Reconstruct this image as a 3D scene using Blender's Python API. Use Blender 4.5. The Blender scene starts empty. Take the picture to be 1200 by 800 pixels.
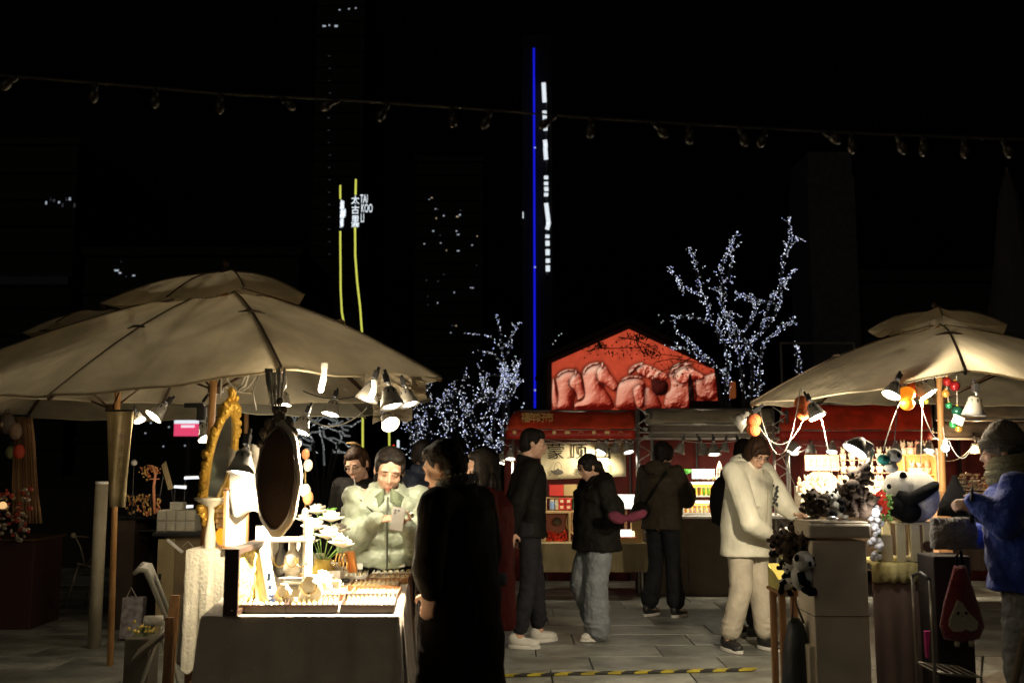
import bpy, math, random
import numpy as np
from mathutils import Vector, Matrix, Euler
random.seed(7)
V=Vector; pi=math.pi
scene=bpy.context.scene
COL=scene.collection
# ---------------------------------------------------------------- camera, sky, exposure
CH=1.52; FP=1167.0; TH=math.atan(140/FP)
cam=bpy.data.cameras.new('camera'); cam.lens=35; cam.sensor_width=36; cam.clip_start=.05; cam.clip_end=2000
camo=bpy.data.objects.new('camera',cam); COL.objects.link(camo)
camo.location=(0,0,CH); camo.rotation_euler=(pi/2+TH,0,0); scene.camera=camo
cam.dof.use_dof=True; cam.dof.focus_distance=7.6; cam.dof.aperture_fstop=2.6
w=bpy.data.worlds.new('World'); scene.world=w; w.use_nodes=True
nt=w.node_tree; bg=nt.nodes['Background']
sky=nt.nodes.new('ShaderNodeTexSky'); sky.sky_type='NISHITA'; sky.sun_disc=False
sky.sun_elevation=math.radians(-3); sky.sun_rotation=math.radians(200)
nt.links.new(sky.outputs[0],bg.inputs[0]); bg.inputs[1].default_value=0.002
# faint warm-white city glow (the sun lamp turned right down for night), from over the viewer's left shoulder
sl_=bpy.data.lights.new('sun','SUN'); sl_.energy=.085; sl_.angle=math.radians(25); sl_.color=(1,.86,.64)
so_=bpy.data.objects.new('sun',sl_); COL.objects.link(so_); so_.rotation_euler=(math.radians(62),0,math.radians(-20)); so_.location=(-3,-8,8)
scene.view_settings.view_transform='Standard'; scene.view_settings.look='None'
scene.view_settings.exposure=0; scene.view_settings.gamma=1
try:
    scene.cycles.use_denoising=True; scene.cycles.max_bounces=6; scene.cycles.transparent_max_bounces=8
    scene.cycles.sample_clamp_indirect=4
except Exception: pass

def P(px,py,d):
    """a point seen at photograph pixel (px,py) and lying d metres in front of the lens, used to survey the place"""
    cx=(px-600)/FP; cy=(400-py)/FP
    yy=math.cos(TH)-math.sin(TH)*cy; zz=math.sin(TH)+math.cos(TH)*cy
    s=d/yy
    return V((cx*s,d,CH+zz*s))
def G(px,py):
    cx=(px-600)/FP; cy=(400-py)/FP
    yy=math.cos(TH)-math.sin(TH)*cy; zz=math.sin(TH)+math.cos(TH)*cy
    s=-CH/zz
    return V((cx*s,yy*s,0))
# ---------------------------------------------------------------- materials
MC={}
def mat(name,col,rough=.6,metal=0,bump=0,bs=40,var=.12,vs=6,emit=0,ecol=None,trans=0,glass=0,coat=0,rnd=0,sheen=0,sample=True,col2=None,spec=None):
    if name in MC: return MC[name]
    m=bpy.data.materials.new(name); m.use_nodes=True; n=m.node_tree.nodes; l=m.node_tree.links
    b=n['Principled BSDF']; out=n['Material Output']
    b.inputs['Roughness'].default_value=rough; b.inputs['Metallic'].default_value=metal
    if spec is not None: b.inputs['Specular IOR Level'].default_value=spec
    tc=n.new('ShaderNodeTexCoord')
    nz=n.new('ShaderNodeTexNoise'); nz.inputs['Scale'].default_value=vs; nz.inputs['Detail'].default_value=5
    l.new(tc.outputs['Object'],nz.inputs['Vector'])
    mx=n.new('ShaderNodeMix'); mx.data_type='RGBA'
    c=V(col[:3]); c2=V(col2) if col2 else c
    mx.inputs[6].default_value=(*(c*(1-var)),1); mx.inputs[7].default_value=(*[min(1,x*(1+var)) for x in c2],1)
    rp=n.new('ShaderNodeMapRange'); rp.inputs[1].default_value=.35; rp.inputs[2].default_value=.65
    l.new(nz.outputs[0],rp.inputs[0]); l.new(rp.outputs[0],mx.inputs[0])
    last=mx.outputs[2]
    if rnd:
        oi=n.new('ShaderNodeObjectInfo'); mr=n.new('ShaderNodeMapRange'); mr.inputs[3].default_value=1-rnd; mr.inputs[4].default_value=1+rnd
        l.new(oi.outputs['Random'],mr.inputs[0]); vm=n.new('ShaderNodeVectorMath'); vm.operation='SCALE'
        l.new(last,vm.inputs[0]); l.new(mr.outputs[0],vm.inputs['Scale']); last=vm.outputs[0]
    l.new(last,b.inputs['Base Color'])
    # roughness variation
    if rough>.05:
        r2=n.new('ShaderNodeMapRange'); r2.inputs[3].default_value=max(.02,rough-.08); r2.inputs[4].default_value=min(1,rough+.08)
        l.new(nz.outputs[0],r2.inputs[0]); l.new(r2.outputs[0],b.inputs['Roughness'])
    if bump:
        nb=n.new('ShaderNodeTexNoise'); nb.inputs['Scale'].default_value=bs; nb.inputs['Detail'].default_value=4
        l.new(tc.outputs['Object'],nb.inputs['Vector'])
        bp=n.new('ShaderNodeBump'); bp.inputs['Strength'].default_value=bump; bp.inputs['Distance'].default_value=.02
        l.new(nb.outputs[0],bp.inputs['Height']); l.new(bp.outputs[0],b.inputs['Normal'])
    if glass: b.inputs['Transmission Weight'].default_value=glass
    if coat: b.inputs['Coat Weight'].default_value=coat
    if sheen: b.inputs['Sheen Weight'].default_value=sheen
    if emit:
        b.inputs['Emission Color'].default_value=(*(ecol or col)[:3],1); b.inputs['Emission Strength'].default_value=emit
        if not sample: m.cycles.emission_sampling='NONE'
    if trans:
        t=n.new('ShaderNodeBsdfTranslucent'); l.new(last,t.inputs[0]); ms=n.new('ShaderNodeMixShader'); ms.inputs[0].default_value=trans
        l.new(b.outputs[0],ms.inputs[1]); l.new(t.outputs[0],ms.inputs[2]); l.new(ms.outputs[0],out.inputs[0])
    MC[name]=m; return m
def wood(name,c1,c2,scale=3,rough=.5,axis=2,spec=.5):
    if name in MC: return MC[name]
    m=bpy.data.materials.new(name); m.use_nodes=True; n=m.node_tree.nodes; l=m.node_tree.links; b=n['Principled BSDF']; b.inputs['Specular IOR Level'].default_value=spec
    tc=n.new('ShaderNodeTexCoord'); mp=n.new('ShaderNodeMapping'); sc=[14,14,14]; sc[axis]=1.2; mp.inputs['Scale'].default_value=sc
    nz=n.new('ShaderNodeTexNoise'); nz.inputs['Scale'].default_value=scale; nz.inputs['Detail'].default_value=8; nz.inputs['Distortion'].default_value=.6
    cr=n.new('ShaderNodeValToRGB'); cr.color_ramp.elements[0].color=(*c1,1); cr.color_ramp.elements[1].color=(*c2,1)
    cr.color_ramp.elements[0].position=.35; cr.color_ramp.elements[1].position=.65
    l.new(tc.outputs['Object'],mp.inputs[0]); l.new(mp.outputs[0],nz.inputs['Vector']); l.new(nz.outputs[0],cr.inputs[0]); l.new(cr.outputs[0],b.inputs['Base Color'])
    bp=n.new('ShaderNodeBump'); bp.inputs['Strength'].default_value=.2; bp.inputs['Distance'].default_value=.005; l.new(nz.outputs[0],bp.inputs['Height']); l.new(bp.outputs[0],b.inputs['Normal'])
    b.inputs['Roughness'].default_value=rough
    MC[name]=m; return m
# ---------------------------------------------------------------- mesh builder
def rotto(d):
    d=V(d).normalized(); return d.to_track_quat('Z','Y').to_matrix()
class MB:
    def __init__(s): s.v=[]; s.f=[]; s.M=None
    def add(s,vs,fs):
        n=len(s.v)
        if s.M is not None: vs=[s.M@V(p) for p in vs]
        s.v+=[tuple(p) for p in vs]; s.f+=[tuple(i+n for i in f) for f in fs]; return s
    def box(s,c,sz,R=None,taper=1.0):
        c=V(c); hx,hy,hz=sz[0]/2,sz[1]/2,sz[2]/2; vs=[]
        for z in(-1,1):
            t=taper if z>0 else 1
            for x,y in((-1,-1),(1,-1),(1,1),(-1,1)):
                p=V((x*hx*t,y*hy*t,z*hz)); vs.append(c+(R@p if R else p))
        return s.add(vs,[(3,2,1,0),(4,5,6,7),(0,1,5,4),(1,2,6,5),(2,3,7,6),(3,0,4,7)])
    def bar(s,a,b,w,h=None):
        a,b=V(a),V(b); return s.box((a+b)/2,(w,h or w,(b-a).length),rotto(b-a))
    def ring(s,c,R,rx,ry,n):
        return [V(c)+R@V((rx*math.cos(2*pi*i/n),ry*math.sin(2*pi*i/n),0)) for i in range(n)]
    def loft(s,rings,caps=True):
        n=len(rings[0]); vs=[p for r in rings for p in r]; fs=[]
        for k in range(len(rings)-1):
            for i in range(n):
                j=(i+1)%n; fs.append((k*n+i,k*n+j,(k+1)*n+j,(k+1)*n+i))
        if caps: fs+=[tuple(range(n-1,-1,-1)),tuple((len(rings)-1)*n+i for i in range(n))]
        return s.add(vs,fs)
    def tube(s,pts,r,n=8,caps=True,flat=1):
        pts=[V(p) for p in pts]
        if not isinstance(r,(list,tuple)): r=[r]*len(pts)
        rings=[]; up=None
        for i,p in enumerate(pts):
            d=(pts[min(i+1,len(pts)-1)]-pts[max(i-1,0)])
            if d.length<1e-9: d=V((0,0,1))
            d.normalize()
            if up is None:
                up=d.orthogonal().normalized()
            up=(up-d*up.dot(d)).normalized(); sd=d.cross(up)
            rings.append([p+(up*math.cos(2*pi*k/n)+sd*math.sin(2*pi*k/n)*flat)*r[i] for k in range(n)])
        return s.loft(rings,caps)
    def ball(s,c,r,n=12,m=8,R=None):
        if not isinstance(r,(list,tuple)): r=(r,r,r)
        c=V(c); vs=[]; fs=[]
        def tf(p): return c+(R@p if R else p)
        vs.append(tf(V((0,0,-r[2]))))
        for j in range(1,m):
            a=-pi/2+pi*j/m
            for i in range(n):
                b=2*pi*i/n; vs.append(tf(V((r[0]*math.cos(a)*math.cos(b),r[1]*math.cos(a)*math.sin(b),r[2]*math.sin(a)))))
        vs.append(tf(V((0,0,r[2])))); L=len(vs)-1
        for i in range(n): fs.append((0,1+(i+1)%n,1+i)); fs.append((L,1+(m-2)*n+i,1+(m-2)*n+(i+1)%n))
        for j in range(m-2):
            for i in range(n):
                a=1+j*n+i; b=1+j*n+(i+1)%n; fs.append((a,b,b+n,a+n))
        return s.add(vs,fs)
    def cap(s,a,b,ra,rb=None,n=14):
        rb=ra if rb is None else rb; a,b=V(a),V(b); d=(b-a); L=d.length
        if L<1e-6: return s.ball(a,ra,n)
        d/=L; R=rotto(d); rg=[]
        for k in range(1,5): t=-pi/2+pi/2*k/4; rg.append(s.ring(a+d*(ra*math.sin(t)),R,ra*math.cos(t)+1e-4,ra*math.cos(t)+1e-4,n))
        for k in range(0,4): t=pi/2*k/4; rg.append(s.ring(b+d*(rb*math.sin(t)),R,rb*math.cos(t)+1e-4,rb*math.cos(t)+1e-4,n))
        return s.loft(rg)
    def lathe(s,prof,c=(0,0,0),n=16,R=None,caps=True):
        R=R or Matrix.Identity(3); return s.loft([s.ring(V(c)+R@V((0,0,z)),R,max(r,1e-4),max(r,1e-4),n) for r,z in prof],caps)
    def sheet(s,g):
        m=len(g[0]); vs=[p for r in g for p in r]
        return s.add(vs,[(k*m+i,k*m+i+1,(k+1)*m+i+1,(k+1)*m+i) for k in range(len(g)-1) for i in range(m-1)])
    def prism(s,pts,vec):
        n=len(pts); vec=V(vec); a=[V(p) for p in pts]
        return s.add(a+[p+vec for p in a],[tuple(range(n-1,-1,-1)),tuple(range(n,2*n))]+[(i,(i+1)%n,n+(i+1)%n,n+i) for i in range(n)])
    def build(s,name,m,parent=None,smooth=False,solid=0,bev=0,vox=0,sm=4,disp=0,ds=.08,sub=0,label=None,cat=None,group=None,kind=None,base=None):
        vs=s.v
        loc=V((0,0,0))
        if parent is not None:
            q=parent; off=V(q['off']) if 'off' in q else V((0,0,0)); vs=[tuple(V(p)-off) for p in vs]
        elif label or kind or base:
            if kind=='structure': loc=V((0,0,0))
            elif base: loc=V(base)
            else:
                a=np.array(vs); loc=V(((a[:,0].min()+a[:,0].max())/2,(a[:,1].min()+a[:,1].max())/2,a[:,2].min()))
            vs=[tuple(V(p)-loc) for p in vs]
        me=bpy.data.meshes.new(name); me.from_pydata(vs,[],s.f); me.update()
        o=bpy.data.objects.new(name,me); COL.objects.link(o); o.location=loc
        if vox:
            r=o.modifiers.new('r','REMESH'); r.mode='VOXEL'; r.voxel_size=vox
            if sm: q=o.modifiers.new('s','SMOOTH'); q.iterations=sm; q.factor=.5
            if disp:
                t=bpy.data.textures.new('t','CLOUDS'); t.noise_scale=ds; t.noise_depth=2
                dd=o.modifiers.new('d','DISPLACE'); dd.texture=t; dd.strength=disp; dd.mid_level=.5
            dg=bpy.context.evaluated_depsgraph_get(); nm=bpy.data.meshes.new_from_object(o.evaluated_get(dg)); o.modifiers.clear(); nm.name=name
            o.data=nm; bpy.data.meshes.remove(me); me=nm
        if solid: q=o.modifiers.new('so','SOLIDIFY'); q.thickness=solid
        if bev: q=o.modifiers.new('b','BEVEL'); q.width=bev; q.segments=2; q.limit_method='ANGLE'
        if sub: q=o.modifiers.new('su','SUBSURF'); q.levels=sub; q.render_levels=sub
        me.materials.clear(); me.materials.append(m)
        if smooth: me.polygons.foreach_set('use_smooth',[True]*len(me.polygons))
        if parent is not None: o.parent=parent; o['off']=list(off)
        else: o['off']=list(loc)
        if label: o['label']=label
        if cat: o['category']=cat
        if group: o['group']=group
        if kind: o['kind']=kind
        return o
def T(name,label,cat,loc=(0,0,0),group=None,local=False,rz=0):
    o=bpy.data.objects.new(name,None); COL.objects.link(o); o.empty_display_size=.1
    o.location=loc; o.rotation_euler=(0,0,rz); o['label']=label; o['category']=cat; o['off']=[0,0,0] if local else list(loc)
    if group: o['group']=group
    return o
def cp(o,loc=None,rot=None,sc=None,label=None,parent=None,group=None):
    c=o.copy(); COL.objects.link(c)
    if parent is not None: c.parent=parent
    if loc is not None: c.location=loc
    if rot is not None: c.rotation_euler=rot
    if sc is not None: c.scale=(sc,sc,sc) if isinstance(sc,(int,float)) else sc
    if label: c['label']=label
    if group: c['group']=group
    for ch in list(o.children): cp(ch,parent=c)
    return c
def place(o,loc,rot=(0,0,0),sc=1):
    o.location=loc; o.rotation_euler=rot; o.scale=(sc,sc,sc) if isinstance(sc,(int,float)) else sc; return o
def text(body,name,m,parent,loc,size,R=(pi/2,0,0),ext=.002,sx=1,align='CENTER',label=None,cat=None):
    cu=bpy.data.curves.new(name,'FONT'); cu.body=body; cu.size=size; cu.extrude=ext; cu.align_x=align; cu.align_y='CENTER'; cu.resolution_u=3
    o=bpy.data.objects.new(name,cu); COL.objects.link(o)
    dg=bpy.context.evaluated_depsgraph_get(); me=bpy.data.meshes.new_from_object(o.evaluated_get(dg)); bpy.data.objects.remove(o)
    M=Matrix.Translation(V(loc))@Euler(R).to_matrix().to_4x4()@Matrix.Diagonal((sx,1,1,1))
    if parent is not None: M=Matrix.Translation(-V(parent['off']))@M
    me.transform(M); me.materials.clear(); me.materials.append(m)
    o=bpy.data.objects.new(name,me); COL.objects.link(o)
    if parent is not None: o.parent=parent; o['off']=list(parent['off'])
    if label: o['label']=label; o['category']=cat
    return o
def lamp(name,loc,power,col=(1,.86,.62),size=.04,parent=None,spot=None,aim=None,blend=.5):
    L=bpy.data.lights.new(name,'SPOT' if spot else 'POINT'); L.energy=power; L.color=col; L.shadow_soft_size=size
    if spot: L.spot_size=math.radians(spot); L.spot_blend=blend
    o=bpy.data.objects.new(name,L); COL.objects.link(o); off=V((0,0,0))
    if parent is not None: o.parent=parent; off=V(parent['off'])
    o.location=V(loc)-off
    if aim is not None: o.rotation_euler=(V(aim)-V(loc)).to_track_quat('-Z','Y').to_euler()
    return o
def sag(a,b,drop,n=10):
    a,b=V(a),V(b); return [a.lerp(b,i/n)-V((0,0,4*drop*(i/n)*(1-i/n))) for i in range(n+1)]
def cable(name,pts,r,m,label,parent=None):
    b=MB().tube(pts,r,6)
    return b.build(name,m,parent,smooth=True,**({} if parent is not None else dict(label=label,cat='cable')))

M_cream=mat('cream_canvas',(.64,.56,.40),.8,trans=.45,bump=.5,bs=12,var=.16,vs=3.5)
M_seam=mat('canopy_seam',(.16,.12,.08),.8)
M_pole=wood('pole_wood',(.42,.20,.07),(.62,.33,.12))
M_dwood=wood('dark_wood',(.05,.025,.012),(.09,.045,.02))
M_mwood=wood('brown_wood',(.22,.10,.04),(.36,.19,.08))
M_lwood=wood('pale_wood',(.55,.36,.15),(.72,.50,.24),axis=0)
M_black=mat('black_metal',(.02,.02,.022),.45)
M_steel=mat('steel_tube',(.45,.43,.40),.35,metal=.8,bump=.05)
M_alu=mat('brushed_aluminium',(.55,.55,.53),.35,metal=.7)
M_white=mat('white_plastic',(.78,.76,.70),.45)
M_cord=mat('white_cord',(.45,.42,.36),.5)
M_red=mat('red_awning_cloth',(.85,.10,.04),.55,trans=.28,bump=.2,bs=12,var=.2)
M_redwall=mat('dark_red_cloth',(.11,.010,.008),.8,bump=.3,bs=8,var=.2)
M_paleawn=mat('pale_awning_cloth',(.55,.48,.36),.7,trans=.3,bump=.2,bs=8)
M_bulb=mat('lit_bulb',(1,1,1),.4,emit=22,ecol=(1,.93,.80),sample=False)
M_bulbw=mat('lit_warm_bulb',(1,.9,.7),.4,emit=9,ecol=(1,.72,.35),sample=False)
M_dimbulb=mat('unlit_bulb',(.6,.6,.58),.2)
M_gold=mat('gilt_frame',(.75,.45,.07),.35,metal=.6,bump=.6,bs=60)
# ================================================================ GROUND
g=MB(); g.box((0,150,-.06),(500,400,.08))
g.build('ground',mat('joint_grit',(.035,.033,.03),.9),kind='structure')
M_tile=mat('paving_stone',(.20,.205,.18),.42,bump=.35,bs=25,var=.35,vs=3.5,rnd=.4)
t=MB(); t.box((0,0,-.0115),(.99,.49,.023))
proto=t.build('paving_slab',M_tile,bev=.004,kind='structure')
first=True
for r in range(17):
    y=6.3+r*.5; offx=random.choice((0,.25,.5,.75))+.2*random.random()
    for k in range(-10,9):
        x=k*1.0+offx
        if abs(x)>y*.54+.5: continue
        loc=(x,y,random.uniform(-.0015,.0015)); rot=(random.uniform(-.002,.002),random.uniform(-.002,.002),0)
        if first: place(proto,loc,rot); first=False
        else: cp(proto,loc,rot)
# hazard tape strip: every painted block is a piece of its own
a=G(478,795.5); b=G(884,785.5)
d=(b-a); n=26; R=Matrix.Rotation(math.atan2(d.y,d.x),3,'Z')
tp=T('hazard_strip','yellow and black striped low cable strip lying across the paving in front of the walkers','floor strip',(a.x,a.y,0))
my=mat('hazard_yellow',(.40,.32,.03),.5,bump=.1,var=.35); mk=mat('hazard_black',(.02,.02,.02),.6)
for i in range(n):
    p=a+d*((i+.5)/n); L=d.length/n; q=MB(); sk=.03
    dx=d.normalized(); dy=V((-dx.y,dx.x,0)); c=p
    pts=[c-dx*(L/2)-dy*.028+dx*-sk, c+dx*(L/2)-dy*.028+dx*-sk, c+dx*(L/2)+dy*.028+dx*sk, c-dx*(L/2)+dy*.028+dx*sk]
    pts=[V((u.x,u.y,.006)) for u in pts]; q.prism(pts,(0,0,.012)); q.build('stripe_block',my if i%2 else mk,tp)

# ================================================================ FAR BUILDINGS
M_dark=mat('dark_facade',(.006,.006,.008),.8,var=.3)
M_dark2=mat('pylon_concrete',(.06,.06,.075),.8,var=.25)
M_win=mat('lit_window',(.8,.9,1),.5,emit=.45,ecol=(.75,.85,1),sample=False)
M_winw=mat('lit_window_warm',(1,.8,.5),.5,emit=.35,ecol=(1,.75,.45),sample=False)
M_dimwin=mat('dim_window',(.5,.5,.55),.5,emit=.025,ecol=(.6,.7,1),sample=False)
def tower(label,px0,px1,top,d,dep,lights,cat='tower',floors=12,mt=None):
    a=P(px0,top,d); b=P(px1,top,d); H=a.z
    r=T('tower_block',label,cat,((a.x+b.x)/2,d+dep/2,0))
    q=MB().box(((a.x+b.x)/2,d+dep/2,H/2),(b.x-a.x,dep,H)); q.build('wall',mt or M_dark,r)
    q=MB()
    for k in range(1,floors): 
        q.box(((a.x+b.x)/2,d-.1,H*k/floors),(b.x-a.x+.2,.3,H/floors*.12))
    if floors>1: q.build('floor_band',mt or M_dark,r)
    q=MB().box(((a.x+b.x)/2,d+dep/2,H+.4),(b.x-a.x+(.6 if mt is None else -.1),dep+(.6 if mt is None else -.1),.8)); q.build('roof_parapet',mt or M_dark,r)
    for (x,y,w_,h_,m) in lights:
        p=P(x,y,d-.12); k=d/FP
        f=MB().box((p.x,d-.14,p.z),(w_*k*1.25,.1,h_*k*1.25)).build('window',M_black,r)
        MB().box((p.x,d-.22,p.z),(w_*k,.06,h_*k)).build('pane',m,f)
    return r
rn=random.Random(3)
tower('dark office tower at far left with a small cluster of blue lit windows',-60,92,170,110,30,
  [(55+i*4.6+rn.uniform(-1,1),237+rn.uniform(-4,5),rn.uniform(1,2.6),rn.uniform(2,5),M_dimwin if i%3 else M_win) for i in range(8)])
tower('slender dark high-rise with a crown of bright lights, behind the glowing vertical signs',372,428,-12,150,25,
  [(380,31,4,2,M_win),(386,30,2,1.5,M_win),(394,31,4,2.4,M_win),(398,12,2,1.4,M_win),(409,11,2,1.4,M_win),(417,10,2,1.4,M_win)]+
  [(386+rn.uniform(-1,1),66+i*14.5,2.6,.9,M_dimwin) for i in range(17)],floors=30)
tower('dark apartment block with scattered lit windows left of the blue light line',488,566,190,130,25,
  [(520,253,1.6,1.6,M_win),(536,254,3,1.6,M_winw),(537,275,3,1.2,M_win),(537,294,3.2,1.4,M_win),(503,234,1.4,1.2,M_win),(516,276,1.4,1.4,M_dimwin)]+
  [(rn.uniform(496,560),rn.uniform(225,390),rn.uniform(1,2.2),rn.uniform(1,1.8),rn.choice((M_winw,M_dimwin,M_win))) for i in range(26)],floors=24)
tower('low dark block behind the left parasol with a few tiny lit windows',100,350,300,95,20,
  [(137,317,5,2,M_win),(141,320,3,1.5,M_win),(157,323,3,1.5,M_win),(148,324,1.5,1.5,M_dimwin),(334,360,3,3,M_win),(341,359,4,2,M_win),(352,362,4,1.2,M_win)]+
  [(rn.uniform(105,345),rn.uniform(306,500),1.2,1.2,M_dimwin) for i in range(16)]+[(rn.uniform(105,230),rn.uniform(495,525),1.5,1.5,M_win) for i in range(9)],floors=6)
tower('tall grey concrete pylon rising behind the right parasol',946,1001,205,32,2.2,[],cat='pylon',floors=1,mt=M_dark2)
tower('dim low building edge behind the far right stall',1010,1260,330,70,10,[(985+30,412,1.5,2,M_dimwin)],floors=4)
# edge band of the left building
a=P(0,331,60); b=P(86,331,60)
q=MB().box(((a.x+b.x)/2-10,60,a.z),(b.x-a.x+20,1.5,.5)); q.build('roof_ledge',mat('ledge_blue',(.04,.055,.10),.7),label='dim bluish roof ledge at the far left above the parasol',cat='ledge')
# slim tower with the blue line and edge-on sign
a=P(612,40,60); b=P(646,40,60)
r=T('tower_block','unlit slim tower carrying a vertical blue light line and an edge-on white sign','tower',((a.x+b.x)/2,61.5,0))
MB().box(((a.x+b.x)/2,61.6,a.z/2),(b.x-a.x,3,a.z)).build('wall',mat('black_facade',(.012,.012,.014),.9),r)
M_blue=mat('blue_neon',(.02,.03,1),.4,emit=.62,ecol=(.008,.012,1.0),sample=False)
c0=P(626.8,478,60); c1=P(626,57,60)
st=MB().box((c0.x,59.95,(c0.z+c1.z)/2),(.12,.14,c1.z-c0.z)).build('light_strip',M_blue,r,label='glowing blue vertical light line')
for yy in(173,313,457): p=P(627,yy,59.8); MB().ball((p.x,59.8,p.z),.06,6,4).build('marker_light',M_win,r)
M_sign=mat('white_neon',(.9,.95,1),.4,emit=.9,ecol=(.85,.93,1),sample=False)
sb=MB(); pz=P(640,208,59.5); z1=P(640,92,59.5).z; z0=P(640,322,59.5).z
MB().box((pz.x+.05,60,(z0+z1)/2),(.12,.5,z1-z0)).build('sign_spine',M_black,r)
def stroke(pts,wd,d=59.4):
    q=MB(); P_=[P(x,y,d) for x,y in pts]
    for u,v in zip(P_[:-1],P_[1:]): q.bar(u,v,wd*.24,.25)
    return q
for pts,wd in [([(637,97),(637.6,108)],.14),([(637.6,108),(638.2,120)],.22),([(638,130),(638.6,142)],.24),([(638.6,142),(639.3,153)],.18),
   ([(638.5,164),(639.5,170),(639,176)],.12),([(639,174),(640,187)],.11),([(640,206),(640,210)],.09),([(640,213),(640,217)],.09),([(640,219),(640.4,224)],.1),([(640,226),(640,230)],.08),
   ([(640,238),(641.5,250)],.12),([(641.5,250),(643,262),(641,269)],.2),([(641.5,275),(641.5,279)],.09),([(641.5,282),(641.8,288)],.1),([(641.8,292),(641.8,299)],.1),([(642,303),(642,308)],.11),([(642,311),(642,318)],.13)]:
    stroke(pts,wd).build('sign_character',M_sign,r)
p=P(613,252,59.8); MB().box((p.x,p.y,p.z),(.05,.05,.4)).build('marker_light',M_sign,r)

# vertical glowing signs
M_yel=mat('yellow_neon',(.9,.9,.1),.4,emit=.8,ecol=(.80,.82,.12),sample=False)
def vsign(label,pts,d,chars,body,lx,ly,rz,sz):
    base=P(*pts[-1],d); r=T('vertical_sign',label,'sign',(base.x,d,0))
    Q=[P(x,y,d) for x,y in pts]; yt=chars[0][1]-7; yb=chars[-1][1]+9
    def at_y(y):
        for (xa,ya),(xb,yb_) in zip(pts[:-1],pts[1:]):
            if ya<=y<=yb_: return P(xa+(xb-xa)*(y-ya)/(yb_-ya),y,d)
    up=[P(x,y,d) for x,y in pts if y<yt]+[at_y(yt)]; dn=[at_y(yb)]+[P(x,y,d) for x,y in pts if y>yb]
    MB().tube(up,.048,8).build('light_tube',M_yel,r,smooth=True); MB().tube(dn,.048,8).build('light_tube',M_yel,r,smooth=True)
    MB().tube([at_y(yt)+V((0,.12,0)),at_y(yb)+V((0,.12,0))],.03,6).build('support_rod',M_black,r)
    ym=[]
    for ch,py in chars:
        p=P(lx,py,d-.18); text(ch,'sign_character',M_sign,r,p,sz,R=(pi/2,0,rz),ext=.04,sx=.92)
    for ch,px,py in body:
        p=P(px,py,d-.15); text(ch,'sign_letters',M_sign,r,p,.62,R=(pi/2,0,rz),ext=.03,sx=.42,align='LEFT')
    return r
vsign('bright vertical sign of white characters and letters on a curved yellow tube, right one',
   [(417,210),(416.5,235),(416,265),(416.3,300),(418.5,330),(422,360),(424.5,395),(425,430),(425,530),(425,548)],50,[('太',235),('古',246.5),('里',258)],
   [('TAI',422,233.5),('KOO',423,244.5),('LI',422.5,256)],416.3,0,0,.47)
vsign('second vertical sign seen nearly edge-on, its characters squeezed, left one of the pair',
   [(398.7,217),(398.7,280),(399.2,340),(400.5,365),(404,385),(409,405),(440,450),(456,500),(456.5,545)],54,[('太',240),('古',251),('里',262)],
   [('TAI',401,242),('KOO',402,252),('LI',401,262)],400,0,-1.2,.5)
p=P(416.3,264.5,49.9); text('成都','sign_caption',M_sign,None,p,.2,R=(pi/2,0,0),ext=.02,label='tiny caption characters under the white sign on the yellow tube',cat='sign')

# ---------------------------------------------------------------- gable house with screen
DS=30
def hp(x,y,d=DS): return P(x,y,d)
A=[(647,481),(647,425),(737,385.5),(838,433),(841,469),(808,469),(807,479)]
r=T('gable_building','dark gabled building whose whole end wall glows with an orange picture screen','building',(P(742,480,DS).x,DS+4,0))
wl=[hp(641,560,DS+.1),hp(641,422,DS+.1),hp(737,380,DS+.1),hp(846,431,DS+.1),hp(849,560,DS+.1)]
wl=[V((p.x,p.y,max(p.z,0) if i not in(0,4) else 0)) for i,p in enumerate(wl)]
MB().prism(wl,(0,8,0)).build('wall',mat('black_facade',(.012,.012,.014),.9),r)
q=MB()
for u,v in((hp(636,421,DS),hp(737,377,DS)),(hp(737,377,DS),hp(852,430,DS))):
    n=(v-u).normalized(); m_=V((-n.z,0,n.x)); q.prism([u,v,v+m_*.12,u+m_*.12],(0,8.4,0))
q.build('roof',M_dark,r)
W_,H_=560,280; x0,x1,y0,y1=645,843,384,483
X,Y=np.meshgrid(np.linspace(x0,x1,W_),np.linspace(y0,y1,H_))
rng=np.random.default_rng(5)
def vnoise(s):
    gx,gy=int((x1-x0)/s)+3,int((y1-y0)/s)+3; gr=rng.random((gy,gx)); fx=(X-x0)/s; fy=(Y-y0)/s; ix=fx.astype(int); iy=fy.astype(int); tx=fx-ix; ty=fy-iy
    tx=tx*tx*(3-2*tx); ty=ty*ty*(3-2*ty)
    return (gr[iy,ix]*(1-tx)+gr[iy,ix+1]*tx)*(1-ty)+(gr[iy+1,ix]*(1-tx)+gr[iy+1,ix+1]*tx)*ty
N=.5*vnoise(12)+.3*vnoise(5)+.2*vnoise(2)
img=np.zeros((H_,W_,3)); base=np.array([.54,.062,.026])
img[:]=base*(0.72+.55*N)[...,None]*(1-.25*((X-742)/110)**2)[...,None]
ck=np.abs(vnoise(9)-.5); img*=np.where(ck<.012,.7,1)[...,None]
def crop(pts): return [(a_/5.714+640,b_/5.714+380) for a_,b_ in pts]
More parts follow.
